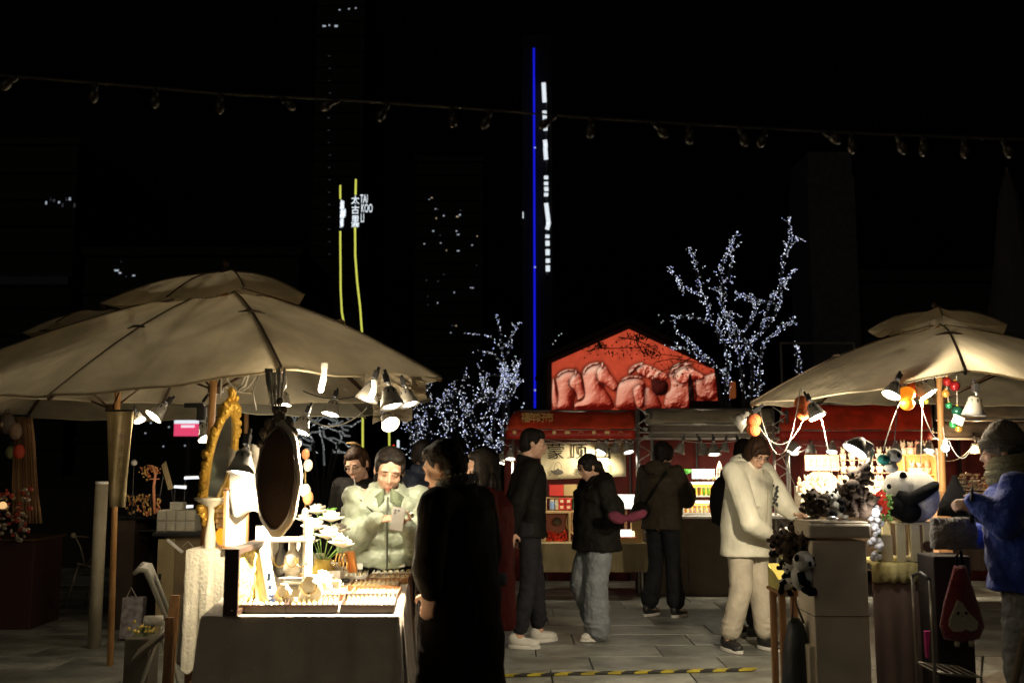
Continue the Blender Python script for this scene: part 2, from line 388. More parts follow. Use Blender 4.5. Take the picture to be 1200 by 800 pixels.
def sdf(pts):
    ins=np.zeros(X.shape,bool); dd=np.full(X.shape,1e9); n=len(pts)
    for i in range(n):
        ax,ay=pts[i]; bx,by=pts[(i+1)%n]
        cnd=((ay>Y)!=(by>Y))&(X<(bx-ax)*(Y-ay)/(by-ay+1e-9)+ax); ins^=cnd
        t_=np.clip(((X-ax)*(bx-ax)+(Y-ay)*(by-ay))/((bx-ax)**2+(by-ay)**2+1e-9),0,1)
        dd=np.minimum(dd,np.hypot(X-ax-t_*(bx-ax),Y-ay-t_*(by-ay)))
    return ins,dd
def smoothpoly(p,it=2):
    for _ in range(it):
        q=[]; 
        for i in range(len(p)):
            a_,b_=p[i],p[(i+1)%len(p)]; q+=[(a_[0]*.75+b_[0]*.25,a_[1]*.75+b_[1]*.25),(a_[0]*.25+b_[0]*.75,a_[1]*.25+b_[1]*.75)]
        p=q
    return p
def relief(pts,R_=9,col=(1.0,.36,.22),gain=1.0,rough=.3):
    pp=smoothpoly(crop(pts)); ins,dd=sdf(pp)
    h=np.sqrt(np.clip(1-(1-np.clip(dd/R_,0,1))**2,0,1))*R_+N*rough*6+ .5*np.sin(X*.5+Y*.3+N*9)*rough
    gy,gx=np.gradient(h,(y1-y0)/H_,(x1-x0)/W_)
    nl=np.clip((gx*.62+gy*.62+.48)/np.sqrt(1+gx**2+gy**2),0,1.2)
    yb=np.clip(1.15-(Y-400)/150,.55,1.1); sh=(.06+1.22*nl)*yb; c=np.array(col)
    rim=np.clip(dd/1.1,0.25,1)
    out=(np.array([1.0,.50,.34])*(c/np.array([1.0,.36,.22]))*sh[...,None]**np.array([.75,1.7,1.9]))*rim[...,None]*gain
    # cast soft dark edge outside
    o=(~ins)&(dd<4)&(X>pp[0][0]-500); img[o]*=(.55+.45*(dd[o]/4))[:,None]
    img[ins]=out[ins]
relief([(40,345),(62,380),(75,450),(105,530),(105,575),(30,575)],6)
relief([(60,365),(88,325),(140,306),(200,310),(238,340),(250,385),(240,430),(200,470),(180,520),(192,580),(60,580),(82,500),(74,420)],12)
relief([(66,350),(92,318),(142,298),(196,302),(190,316),(140,318),(100,335),(76,366)],3,rough=1.2,gain=.9)
relief([(185,332),(226,330),(246,372),(256,430),(270,478),(264,506),(232,516),(204,510),(206,480),(196,452),(170,436),(152,408),(160,370)],6)
relief([(190,318),(200,296),(210,322),(205,345),(192,345)],2.5)
relief([(238,335),(262,290),(308,266),(362,263),(400,290),(400,340),(384,420),(420,470),(445,510),(458,580),(190,580),(180,528),(262,505),(252,400)],14,gain=1.05)
relief([(240,325),(262,282),(308,256),(360,252),(352,270),(310,280),(276,300),(254,342)],3,rough=1.2,gain=.9)
relief([(342,300),(370,275),(408,282),(422,315),(456,362),(490,405),(484,440),(452,454),(426,434),(398,410),(366,402),(340,376),(332,340)],7,gain=1.08)
relief([(366,268),(380,248),(392,275),(384,300),(370,298)],2.5)
relief([(655,395),(745,470),(785,580),(640,580)],9,gain=.8)
relief([(700,345),(822,378),(812,468),(745,484),(705,440)],8,col=(.22,.03,.02),gain=.35)
relief([(600,290),(650,268),(702,275),(764,312),(814,332),(822,362),(790,382),(740,372),(700,372),(655,355),(610,335)],5,rough=.9,gain=1.1)
relief([(545,318),(580,272),(640,252),(660,262),(620,290),(590,320),(560,345)],3,rough=1.6,gain=.7)
relief([(478,410),(510,372),(560,364),(622,360),(668,390),(664,440),(655,490),(655,580),(455,580),(466,480)],15,gain=.95)
relief([(500,370),(540,345),(600,340),(650,352),(640,368),(590,362),(530,372),(508,392)],3,rough=1.6,gain=.7)
relief([(575,440),(600,412),(632,400),(650,430),(660,490),(648,560),(620,566),(602,556),(586,500)],5,gain=1.0,rough=.6)
relief([(818,335),(850,282),(902,262),(962,275),(1010,310),(1040,380),(1000,512),(1000,580),(780,580),(792,470),(832,440),(832,380)],14,rough=.8,gain=.85)
relief([(1000,330),(1064,348),(1102,332),(1136,322),(1152,360),(1156,512),(1000,512)],10,rough=.8,gain=.75)
relief([(860,340),(900,300),(960,290),(1030,322),(1066,350),(1050,376),(1000,372),(950,392),(905,405),(870,380)],6,rough=.6,gain=1.05)
relief([(826,310),(862,268),(920,250),(985,262),(975,280),(910,280),(865,305),(838,350)],3,rough=1.8,gain=.7)
for pts in([(955,330),(972,330),(985,420),(995,560),(955,560),(945,420)],): 
    ins,_=sdf(smoothpoly(crop(pts))); img[ins]*=.04
for ex,ey in((195,350),(215,400),(375,290),(395,320),(700,300),(945,300),(620,400),(455,412),(250,490)):
    cx_,cy_=crop([(ex,ey)])[0]; dd=np.hypot(X-cx_,(Y-cy_)*1.4); img*=(1-.75*np.exp(-(dd/.9)**2))[...,None]
for arc in([(88,345),(130,318),(190,320)],[(262,310),(310,278),(350,272)],[(340,330),(345,380),(385,400)],[(150,370),(150,410),(190,440)],[(850,360),(860,310),(900,290)],[(570,330),(610,290),(650,285)]):
    for t_ in np.linspace(0,1,60):
        i=min(int(t_*2),1); f=t_*2-i; ax=arc[i][0]*(1-f)+arc[i+1][0]*f; ay=arc[i][1]*(1-f)+arc[i+1][1]*f
        cx_,cy_=crop([(ax,ay)])[0]; dd=np.hypot(X-cx_,Y-cy_); img*=(1-.18*np.exp(-(dd/.8)**2))[...,None]
px_=np.ones((H_,W_,4),np.float32); px_[...,:3]=np.clip(img*1.08,0,1)[::-1]
im=bpy.data.images.new('screen_picture',W_,H_,float_buffer=True); im.colorspace_settings.name='Linear Rec.709'; im.pixels.foreach_set(px_.ravel()); im.update(); im.pack()
m=bpy.data.materials.new('led_screen'); m.use_nodes=True; nn=m.node_tree.nodes; ll=m.node_tree.links
ti=nn.new('ShaderNodeTexImage'); ti.image=im; ll.new(ti.outputs[0],nn['Principled BSDF'].inputs['Emission Color']); nn['Principled BSDF'].inputs['Emission Strength'].default_value=.86
nn['Principled BSDF'].inputs['Base Color'].default_value=(.02,.02,.02,1); m.cycles.emission_sampling='NONE'
pts=[hp(x,y,DS-.12) for x,y in A]
q=MB().prism(pts,(0,.12,0)); so=q.build('picture_screen',m,r,label='glowing orange screen showing a row of stone horse heads')
uv=so.data.uv_layers.new(name='UVMap')
for lp in so.data.loops:
    co=so.data.vertices[lp.vertex_index].co+V(so['off'])
    # project straight on along the wall's own plane
    k=FP/DS; ax=(co.x-P(x0,430,DS-.12).x)/(P(x1,430,DS-.12).x-P(x0,430,DS-.12).x); zt=P(742,y0,DS-.12).z; zb=P(742,y1,DS-.12).z
    uv.data[lp.index].uv=(ax,(co.z-zb)/(zt-zb))
# neighbour fittings
for (x,y,w_,h_,mm,lb) in((849,430,14,9,mat('paper_lantern_white',(.7,.75,.8),.5,emit=.35,ecol=(.6,.7,.85),sample=False),'pale glowing box lantern among the lit branches right of the picture screen'),
      (857,457,9,20,mat('lit_doorway',(.6,.2,.05),.6,emit=.12,ecol=(1,.25,.06),sample=False),'dim orange lit doorway panel right of the picture screen')):
    p=P(x,y,DS+1.2); q=MB().box(p,(w_*DS/FP,.3,h_*DS/FP)); q.build('light_box',mm,label=lb,cat='light box',bev=.03)
# pink advert screen far left
p=P(206+16,501,45); r=T('advert_screen','small pink and white lit advertising screen under the left parasols','screen',(p.x,45.2,0))
MB().box((p.x,45.1,p.z),(1.45,.3,.9)).build('cabinet',M_black,r); MB().box((p.x,45.05,p.z/2),(.2,.2,p.z)).build('post',M_black,r)
MB().box((p.x-.12,44.93,p.z-.1),(1.1,.03,.55)).build('pink_panel',mat('pink_led',(1,.1,.25),.5,emit=.75,ecol=(1,.08,.2),sample=False),r)
MB().box((p.x-.12,44.93,p.z+.28),(1.1,.03,.2)).build('white_panel',M_sign,r)
MB().box((p.x-.05,44.9,p.z+.06),(.6,.02,.1)).build('text_bar',M_sign,r)
# small red and white shop signs seen past the woman with glasses
Mr=mat('red_neon',(1,.05,.02),.5,emit=.9,ecol=(1,.06,.02),sample=False)
p=P(458.5,495,40); text('2','shop_sign',Mr,None,p,.28,R=(pi/2,0,0),ext=.02,label='tiny red glowing numeral sign below the parasol lamps',cat='sign')
for (x,y,w_,h_,mm,lb) in((466.5,520,2.6,9,M_sign,'thin white lit vertical sign strip behind the two women'),(461,525,1.6,8,Mr,'thin red lit vertical sign strip behind the two women')):
    p=P(x,y,40); MB().box(p,(w_*40/FP,.1,h_*40/FP)).build('shop_sign',mm,label=lb,cat='sign')

# ================================================================ TREES HUNG WITH LIGHTS
M_bark=mat('bark',(.05,.045,.04),.9,bump=.5,bs=20)
M_led=mat('tree_led',(.8,.85,1),.5,emit=2.1,ecol=(.80,.84,1),sample=False)
M_led2=mat('tree_led_blue',(.5,.55,1),.5,emit=1.8,ecol=(.50,.56,1),sample=False)
M_led3=mat('tree_led_grey',(.8,.8,.8),.5,emit=.8,ecol=(.8,.85,.85),sample=False)
def octa(q,c,r):
    c=V(c); q.add([c+V(o)*r for o in((1,0,0),(0,1,0),(-1,0,0),(0,-1,0),(0,0,1),(0,0,-1))],[(0,1,4),(1,2,4),(2,3,4),(3,0,4),(1,0,5),(2,1,5),(3,2,5),(0,3,5)])
def lit_tree(label,lines,d,r0,seed,dens=1.0,twigs=2,px_r=.54,extra_trunk=None,spread=3.2,mats=None,group=None):
    rn=random.Random(seed); b0=P(*lines[0][0],d); root=T('lit_tree',label,'tree',(b0.x,d,0),group)
    wood_,L=MB(),[MB(),MB(),MB()]; k=d/FP; bx=b0.x
    allp=[]
    for li,ln in enumerate(lines):
        dy=rn.uniform(-1.2,1.2); Q=[]
        for i,(x,y) in enumerate(ln):
            p=P(x,y,d); p.y=d+dy*(i/len(ln)); Q.append(p)
        n=len(Q); ra=[r0*(1-.8*i/(n-1))*(.6 if y<430 else 1) for i in range(n)]
        wood_.tube(Q,ra,6)
        tip=len(ln)
        tw=[]
        for i in range(n-1):
            for _ in range(twigs):
                t_=rn.random(); s=Q[i].lerp(Q[i+1],t_); ang=rn.uniform(-1.2,1.2); dr=(Q[i+1]-Q[i]).normalized()
                e=s+(Matrix.Rotation(ang,3,'Y')@dr)*rn.uniform(5,16)*k+V((0,rn.uniform(-.3,.3),0)); m2=s.lerp(e,.5)+V((rn.uniform(-2,2)*k,0,rn.uniform(0,2)*k))
                wood_.tube([s,m2,e],[r0*.18,r0*.12,r0*.05],4); tw.append([s,m2,e])
        for path,dn,sp in [(Q,1.0,spread)]+[(t2,.45,1.2) for t2 in tw]:
            for u,v in zip(path[:-1],path[1:]):
                Lp=(v-u).length/k; m_=int(Lp*dens*dn*1.35+rn.random())
                for _ in range(m_):
                    c=u.lerp(v,rn.random())+V((rn.gauss(0,sp*.5)*k,rn.gauss(0,sp*.5)*k,rn.gauss(0,sp*.4)*k))
                    allp.append(c); z=rn.random(); octa(L[0 if z<.45 else (1 if z<.7 else 2)],c,k*px_r*rn.uniform(.55,1.25))
    q=MB(); tr=min((min(p[1] for p in [(ln[0][0],ln[0][1])]) for ln in lines)); 
    bs=[P(*ln[0],d) for ln in lines if ln[0][1]>=max(l_[0][1] for l_ in lines)-30]
    cx_=sum(p.x for p in bs)/len(bs)
    for p in bs: q.tube([V((cx_+(p.x-cx_)*.15,d,0)),V((cx_+(p.x-cx_)*.4,d,p.z*.5)),V((p.x,d,p.z))],[r0*1.5,r0*1.25,r0],8)
    q.build('trunk',M_bark,root,smooth=True); wood_.build('branches',M_bark,root,smooth=True)
    for j,mm in enumerate(mats or (M_led,M_led2,M_led3)):
        if L[j].v: L[j].build('string_lights',mm,root,kind='stuff')
    return root
lit_tree('large bare tree wound with blue-white lights right of the picture screen',[
 [(853,472),(848,440),(833,424),(812,405),(790,387)],
 [(852,472),(852,430),(845,400),(829,378),(822,352),(800,345),(785,335)],
 [(822,352),(817,325),(814,308),(807,292)],[(800,345),(796,330),(784,313)],
 [(872,468),(870,430),(868,395),(858,370),(850,347),(853,325),(868,315)],[(850,347),(840,325),(842,310),(848,288)],[(853,330),(854,310),(849,288)],
 [(880,468),(884,430),(882,400),(895,388),(908,355),(915,340),(930,325),(944,307)],[(915,340),(913,312),(918,287),(912,267)],[(918,300),(930,284),(943,273)],
 [(888,465),(893,420),(898,400),(922,382),(940,367)],[(908,355),(897,350),(882,342),(872,335)],[(868,395),(880,378),(890,360),(884,342)],
 [(845,400),(838,385),(846,370),(858,368)],[(937,442),(941,420),(940,396)],[(870,430),(862,410),(850,395),(842,380)],[(829,378),(812,368),(797,369)],[(884,430),(876,400),(870,380),(860,362)],
 [(833,424),(815,418),(798,409),(783,412)],[(895,388),(905,372),(912,352)]],20,.07,11,dens=.95,spread=2.8)
def grow(px,py,top,sp,rn,n=6):
    out=[[(px+rn.uniform(-1,1),py),(px+rn.uniform(-3,3),(py+top)/2),(px+rn.uniform(-4,4),top+12),(px+rn.uniform(-5,5),top)]]
    for i in range(n):
        t_=rn.uniform(.3,.95); y=py+(top-py)*t_; s=rn.choice((-1,1)); 
        out.append([(px,y),(px+s*sp*.4,y-rn.uniform(6,14)),(px+s*sp*rn.uniform(.6,1),y-rn.uniform(18,34))])
    return out
for i,(px,top,sp,dn,lb) in enumerate([(482,462,16,1.0,'bare light-strung tree just right of the left parasol tip'),(505,442,20,.8,'light-strung tree directly above the black-coated woman, second from the parasol tip'),
    (532,445,20,.8,'light-strung tree, tallest of the row left of the red awning'),(556,462,18,.7,'light-strung tree between the tallest one and the red awning'),
    (577,455,17,1.0,'dense light-strung tree closest to the left red awning'),(597,432,13,1.3,'brightest lavender light-strung tree against the dark tower')]):
    rn=random.Random(40+i); lit_tree(lb,grow(px,575,top,sp,rn,9),22+i*.7,.06,60+i,dens=dn*.62,twigs=3,spread=2.6,group='light-strung trees left of the awning',px_r=.55)
rn=random.Random(5)
lit_tree('sparsely lit tall tree crown above the row of lit trees',[[(590,470),(592,440),(588,410),(575,395),(550,393)],[(588,410),(597,395),(605,380),(611,372)],[(590,425),(575,412),(552,410)],[(592,420),(600,400),(601,378)],[(590,440),(575,440),(560,432)],[(588,400),(585,385),(582,375)]],26,.05,8,dens=.42,twigs=1,spread=2)
rn=random.Random(9)
ls=[]
for i in range(26):
    x=rn.uniform(345,418); y=rn.uniform(490,528); a_=rn.uniform(0,6); pts=[(x,y)]
    for k in range(5): a_+=rn.uniform(-1,1); x+=7*math.cos(a_); y+=7*math.sin(a_); pts.append((min(420,max(342,x)),min(530,max(484,y))))
    ls.append(pts)
ls=[[(380,545),(381,520),(378,500)]]+ls
M_pw=mat('pale_wound_branch',(.6,.62,.6),.8,emit=.10,ecol=(.75,.8,.8),sample=False)
tr=lit_tree('tangled light-wound tree crown glimpsed below the left parasol',ls,26,.03,21,dens=.55,twigs=0,spread=1,mats=(M_led3,M_led3,M_led3))
for c in tr.children:
    if c.name.startswith('branches'): c.data.materials[0]=M_pw
p=P(645,402,24)
q=MB(); rn=random.Random(2)
for (x,y) in((648,403),(651,399),(655,393),(658,391),(775,378),(777,376),(772,369)): octa(q,P(x,y,24),.016)
q.build('string_lights',M_led3,label='a few stray white lights left of the gable peak',cat='lights')
# black leafy twigs in front of the screen
q=MB(); lf=MB(); rn=random.Random(31)
for ln in([(690,412),(700,408),(722,408),(745,407),(770,405)],[(725,395),(745,398),(760,405),(775,415),(800,418)],[(745,398),(752,412),(768,420)],[(705,395),(700,405),(690,412)],[(812,418),(790,430),(775,435),(770,445)],[(838,432),(815,424),(790,420),(768,424)]):
    Q=[P(x,y,18) for x,y in ln]; q.tube(Q,[.014-.002*i for i in range(len(Q))],4)
    for u,v in zip(Q[:-1],Q[1:]):
        for _ in range(5):
            s=u.lerp(v,rn.random()); e=s+V((rn.uniform(-.16,.16),rn.uniform(-.2,.2),rn.uniform(-.15,.12))); q.tube([s,e],[.004,.002],3)
            lf.ball(e,(.02,.004,.012),5,3,Euler((0,rn.random()*6,0)).to_matrix())
for (cx_,cy_,n_,sx,sy) in((752,394,70,16,5),(703,405,34,9,4),(762,411,45,14,7),(725,412,18,20,8),(790,398,20,22,8),(795,440,14,20,15)):
    for _ in range(n_):
        p=P(rn.gauss(cx_,sx*.5),rn.gauss(cy_,sy*.5),18+rn.uniform(-.4,.4)); lf.ball(p,(rn.uniform(.015,.04),.006,rn.uniform(.01,.02)),5,3,Euler((0,rn.random()*6,rn.random()*3)).to_matrix())
tb=P(838,432,18); q.tube([V((tb.x+.4,18,0)),V((tb.x+.2,18,2)),tb],[.09,.07,.02],7)
r=T('street_tree','unlit leafy twigs silhouetted black against the orange screen','tree',(tb.x+.4,18,0))
q.build('branches',M_bark,r); lf.build('leaves',mat('dark_leaves',(.04,.06,.02),.7),r,kind='stuff')
# closed sail at far right
r=T('folded_parasol','tall folded grey parasol, barely lit, at the far right edge','parasol',(P(1190,400,13).x,13,0))
x=P(1192,400,13).x; zt=P(1192,205,13).z; zb=P(1192,400,13).z
MB().lathe([(.04,zt),(.12,zt-.3),(.28,zb+.6),(.42,zb+.1),(.3,zb)],(x,13,0),9).build('canopy',mat('grey_canvas',(.04,.04,.05),.9),r,smooth=False); MB().tube([(x,13,0),(x,13,zt+.1)],.03).build('pole',M_black,r)
# thin railing frame
r=T('rail_frame','thin dark metal railing frame behind the right awning','railing',(P(915,400,16).x,16,1))
a=P(915,402,16); b=P(1001,402,16); z0=0
q=MB(); q.tube([a,b],.02); q.build('rail',mat('grey_metal',(.12,.12,.12),.5),r)
for x in(915,1001): p=P(x,402,16); MB().tube([p,(p.x,16,0)],.02).build('post',mat('grey_metal',(.12,.12,.12),.5),r)
# overhead cable of bulbs
ctrl=[(-30,86),(120,98),(258,110),(400,117),(560,128),(700,139),(850,148),(1000,156),(1100,160),(1230,165)]
D3=3.1
Q=[P(x,y,D3) for x,y in ctrl]; r=T('bulb_cable','overhead dark cable strung with unlit bulbs across the whole sky','cable lights',tuple(Q[5]))
MB().tube(Q,.0035,6).build('cable',mat('grey_cable',(.10,.085,.06),.7),r)
rn=random.Random(4); M_ub=mat('unlit_glass_bulb',(.08,.065,.045),.3)
def cy(x):
    for (xa,ya),(xb,yb) in zip(ctrl[:-1],ctrl[1:]):
        if xa<=x<=xb: return ya+(yb-ya)*(x-xa)/(xb-xa)
for x,a_ in((20,.9),(112,.1),(182,0),(258,0),(327,-.9),(397,1.1),(455,.5),(529,-.1),(575,.4),(651,.9),(693,.1),(766,-.7),(808,0),(867,-.3),(899,.4),(965,-1),(998,0),(1052,-.3),(1083,.1),(1130,0),(1175,-.4)):
    p=P(x,cy(x),D3); dr=V((-math.sin(a_),0,-math.cos(a_))); R=rotto(dr)
    s=MB().lathe([(.006,0),(.009,.004),(.009,.024),(.006,.026)],p,10,R).build('bulb_socket',M_black,r,smooth=True)
    MB().lathe([(.007,.024),(.013,.036),(.015,.05),(.010,.062),(.003,.067)],p,10,R).build('bulb',M_ub,r,smooth=True)
# ================================================================ CLIP LAMPS
M_shadew=mat('lamp_shade_white',(.33,.31,.27),.4,metal=.2,bump=.05,trans=.10)
def make_lamp(bulbmat,label):
    r=T('clip_lamp',label,'lamp',(0,0,0),local=True)
    MB().box((0,0,-.012),(.03,.045,.05)).box((0,.02,.02),(.018,.012,.05)).build('clamp',M_black,r,bev=.003)
    MB().tube([(0,0,-.03),(.012,0,-.05),(0,0,-.07)],.008,8).build('swivel',M_alu,r,smooth=True)
    s=MB().lathe([(.018,-.06),(.034,-.075),(.040,-.105),(.050,-.13),(.066,-.172)],n=18,caps=False)
    s.build('shade',M_shadew,r,smooth=True,solid=.003)
    q=MB()
    for k in range(8):
        a=2*pi*k/8; q.bar((.0375*math.cos(a),.0375*math.sin(a),-.078),(.0395*math.cos(a),.0395*math.sin(a),-.106),.009,.004)
    q.build('vent_slot',M_black,r)
    MB().lathe([(.014,-.09),(.018,-.11),(.038,-.135),(.048,-.15),(.045,-.163),(.026,-.172),(.004,-.174)],n=16).build('bulb',bulbmat,r,smooth=True)
    return r
LLIT=make_lamp(M_bulb,'lit'); LOFF=make_lamp(M_dimbulb,'off'); used={'lit':False,'off':False}
def clip(loc,label,lit=True,rot=(0,0,0),sc=1,power=0,group=None,spot=135,col=(1,.84,.60),aim=None):
    if lit: rot=(-abs(rot[0])*.6-.16,rot[1],rot[2])
    if loc[1]<8.5: sc*=.74
    k='lit' if lit else 'off'; src=LLIT if lit else LOFF
    if not used[k]: o=place(src,loc,rot,sc); o['label']=label; used[k]=True
    else: o=cp(src,loc,rot,sc,label)
    if group: o['group']=group
    if power:
        R=Euler(rot).to_matrix(); p=V(loc)+R@V((0,0,-.205*sc)); a=V(aim) if aim is not None else (p+V((0,.55,-1)) if loc[1]>8.5 else p+R@V((0,0,-1))+V((0,.25,-.6)))
        lamp('lamp_or_fill_light',p,power,col,.035,spot=spot,aim=a if spot else None,blend=.7)
    return o

# ================================================================ ROW OF STALLS
SD=11.5
def S(x,y,dd=0): return P(x,y,SD+dd)
def zs(y,d=SD): return P(600,y,d).z
def xs(x,d=SD): return P(x,500,d).x
zb=zs(513.5)
M_trim=mat('awning_valance_red',(.55,.035,.02),.5,trans=.1,bump=.1,var=.15)
M_gilt=mat('gold_print',(.9,.62,.25),.5)
def awning(label,xa,xb,ya_top,y_low,m,red,xat=None,xbt=None):
    p0=S(xa,y_low,-.1); p1=S(xb,y_low,-.1); dt=.42
    t0=S(xat or xa,ya_top,dt); t1=S(xbt or xb,ya_top,dt)
    r=T('stall_awning',label,'awning',((p0.x+p1.x)/2,SD,p0.z))
    g=[]
    for i in range(7):
        f=i/6; row=[]
        for j in range(17):
            u=j/16; a=p0.lerp(p1,u); b=t0.lerp(t1,u); c=a.lerp(b,f); c.z+=.05*math.sin(pi*f)+ .012*math.sin(u*19+f*2); row.append(c)
        g.append(row)
    MB().sheet(g).build('roof_cloth',m,r,smooth=True,solid=.006)
    if red:
        h=.10; MB().sheet([[p0.lerp(p1,j/24)+V((0,-.01-.006*math.sin(j*1.7),-h*i/2)) for j in range(25)] for i in range(3)]).build('valance',M_trim,r,smooth=True,solid=.004)
    MB().tube([p0+V((0,.02,0)),p1+V((0,.02,0))],.018).tube([t0,t1],.02).build('frame_tube',M_steel,r,smooth=True)
    MB().tube([p0,t0],.016).tube([p1,t1],.016).build('side_tube',M_steel,r,smooth=True)
    return r,p0,p1,t0,t1
r,p0,p1,t0,t1=awning('left red awning with faint gold characters above the calligraphy banner',593,744,482,504,M_red,True,xat=606,xbt=746)
# gold characters lie on the sloping cloth
sl=math.atan2((t0.z-p0.z),(t0.y-p0.y)); fx=lambda x:S(x,492,.45)
for i,ch in enumerate('福年好市'):
    u=(608+i*9.4-593)/(744-593); a=p0.lerp(p1,u+.035); b=t0.lerp(t1,u+.01); c=a.lerp(b,.30)+V((0,-.05,.07)); text(ch,'gold_character',M_gilt,r,c,.20,R=(sl+.25,0,0),ext=.003,sx=.55)
rn=random.Random(12)
for i in range(9):
    x=603+i*15.5; p=S(x,506.5,-.13)
    if i%3==0: MB().lathe([(.022,0),(.022,.004)],p,10,rotto((0,-1,0))).build('valance_emblem',M_gilt,r)
    elif i%3==1: MB().box(p,(.06,.004,.03)).build('valance_emblem',M_gilt,r)
    else: MB().tube([p+V((-.03,0,-.01)),p+V((0,0,.015)),p+V((.03,0,-.005))],.004,4).build('valance_emblem',M_gilt,r)
awning('pale canvas awning with dim grey rear flap between the two red awnings',758,906,480,497,M_paleawn,False)
r,p0,p1,t0,t1=awning('right red awning behind the right parasol lamps',913,1092,474,505,M_red,True,xat=918,xbt=1090)
awning('pale canvas awning at the far right behind the knitted hat',1097,1260,468,492,M_paleawn,False)
# rear flaps under pale awnings
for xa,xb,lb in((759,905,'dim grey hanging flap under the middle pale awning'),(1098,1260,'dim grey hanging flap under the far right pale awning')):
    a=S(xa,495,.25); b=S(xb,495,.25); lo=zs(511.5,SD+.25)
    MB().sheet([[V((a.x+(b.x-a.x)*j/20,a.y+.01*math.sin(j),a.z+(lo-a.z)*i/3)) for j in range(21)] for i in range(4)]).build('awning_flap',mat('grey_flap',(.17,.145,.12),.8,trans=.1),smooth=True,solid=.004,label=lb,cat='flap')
# dark roof body behind the awnings (stall roof sheets)
a=S(594,480,1.15); b=S(1260,470,1.15)
MB().box(((a.x+b.x)/2,SD+2.0,a.z-.25),(b.x-a.x,1.7,.06)).build('stall_roof',mat('black_sheet',(.015,.015,.015),.8),label='flat black roof sheet over the whole row of stalls',cat='roof')
# back wall of red cloth, panels parted by black seams
BW=SD+1.5
r=T('stall_backdrop','long dark red cloth backdrop behind the row of stalls','backdrop',(xs(900,BW),BW,0))
edges=[590,640,690,738,765,816,868,925,968,1010,1060,1123,1180,1262]
for u,v in zip(edges[:-1],edges[1:]):
    xa=P(u,500,BW).x+.012; xb=P(v,500,BW).x-.012; zt_=2.0
    MB().sheet([[V((xa+(xb-xa)*j/8,BW+.012*math.sin(j*1.9+u),zt_*i/4)) for j in range(9)] for i in range(5)]).build('cloth_panel',M_redwall,r,smooth=True,solid=.004)
for u in edges[1:-1]:
    x=P(u,500,BW).x; MB().box((x,BW+.03,1.0),(.03,.03,2.0)).build('seam_post',M_black,r)
# steel frame: front bar and posts
r=T('steel_framework','long pale steel front bar carried on tubular posts across all the stalls','frame',(xs(900),SD,0))
q=MB().tube([(xs(585),SD,zb),(xs(1262),SD,zb)],.017,8); q.build('front_bar',M_steel,r,smooth=True)
MB().tube([(xs(585),SD+.04,zb+.07),(xs(1262),SD+.04,zb+.07)],.011,6).build('upper_bar',M_steel,r,smooth=True)
for x in(601,):
    MB().tube([(xs(x),SD,0),(xs(x),SD,zb)],.016).build('post',M_steel,r,smooth=True)
for xc in(755,915):
    for dx,dy in((-9,0),(-5,.12),(8,0),(10,.14)):
        X_=xs(xc+dx); MB().tube([(X_,SD+dy,0),(X_,SD+dy,zs(480))],.015).build('post',M_steel,r,smooth=True)
    q=MB()
    for k in range(9):
        z_=.25+k*.21; q.tube([(xs(xc-9),SD,z_),(xs(xc+8),SD,z_+.105)],.006,5).tube([(xs(xc+8),SD,z_+.105),(xs(xc-9),SD,z_+.21)],.006,5)
    q.build('lattice',M_steel,r)
    for k in range(4):
        z_=zb+.02+k*.09; MB().box((xs(xc+1),SD-.02,z_),(.05,.03,.03),Euler((.4,.3*k,.2)).to_matrix()).build('coupler',M_alu,r,bev=.004)
# calligraphy banner
a=S(634,520,.15); b=S(733,519,.15); lo=zs(562,SD+.15); lo2=zs(558,SD+.15)
M_ban=mat('banner_cloth',(.68,.60,.38),.8,bump=.1,bs=12); M_ink=mat('ink',(.008,.008,.007),.9,spec=.1)
r=T('calligraphy_banner','cream banner with large black brush characters, a teapot and a red seal','banner',((a.x+b.x)/2,a.y,lo))
g=[]
for i in range(6):
    g.append([V((a.x+(b.x-a.x)*j/18,a.y+.006*math.sin(j*1.1+i),(a.z+(b.z-a.z)*j/18)+((lo+(lo2-lo)*j/18)-(a.z+(b.z-a.z)*j/18))*i/5)) for j in range(19)])
MB().sheet(g).build('banner_sheet',M_ban,r,smooth=True,solid=.004)
for ch,x,y,sz in(('蒙',651.5,530,.195),('顶',678,530,.19),('山',706,530,.19)):
    text(ch,'brush_character',M_ink,r,S(x,y,.125),sz,ext=.002,sx=1.15)
text('茶','small_brush_character',M_ink,r,S(678,553,.125),.09,ext=.002)
c=S(654,553,.125); tq=MB().ball(c,(.062,.004,.032),12,8); tq.tube([c+V((-.05,0,.0)),c+V((-.085,0,.02))],[.012,.006],6).ball(c+V((0,0,.036)),(.014,.004,.01),8,5)
tq.tube([c+V((.045*math.cos(k*pi/10),0,.03+.085*math.sin(k*pi/10))) for k in range(11)],.003,5)
tq.build('painted_teapot',mat('ink_grey',(.10,.09,.07),.8),r)
for x,y in((644,557),(656,560)): MB().ball(S(x,y,.125),(.018,.003,.010),8,5).build('painted_cup',mat('ink_grey2',(.2,.18,.13),.8),r)
MB().tube([S(664,557,.125),S(670,556.5,.125)],.003,4).build('painted_ground_line',M_ink,r)
c=S(714,548,.125); sr=mat('seal_red',(.6,.06,.02),.7)
MB().tube([c+V((.026*math.cos(k*pi/8),0,.034*math.sin(k*pi/8))) for k in range(17)],.003,4).bar(c+V((0,0,-.03)),c+V((0,0,.03)),.004,.002).bar(c+V((-.02,0,.006)),c+V((.02,0,.006)),.004,.002).bar(c+V((-.015,0,-.01)),c+V((.015,0,-.01)),.004,.002).build('red_seal',sr,r)
MB().tube([a+V((-.1,0,.01)),b+V((.05,0,.01))],.006).build('hanging_cord',M_cord,r)
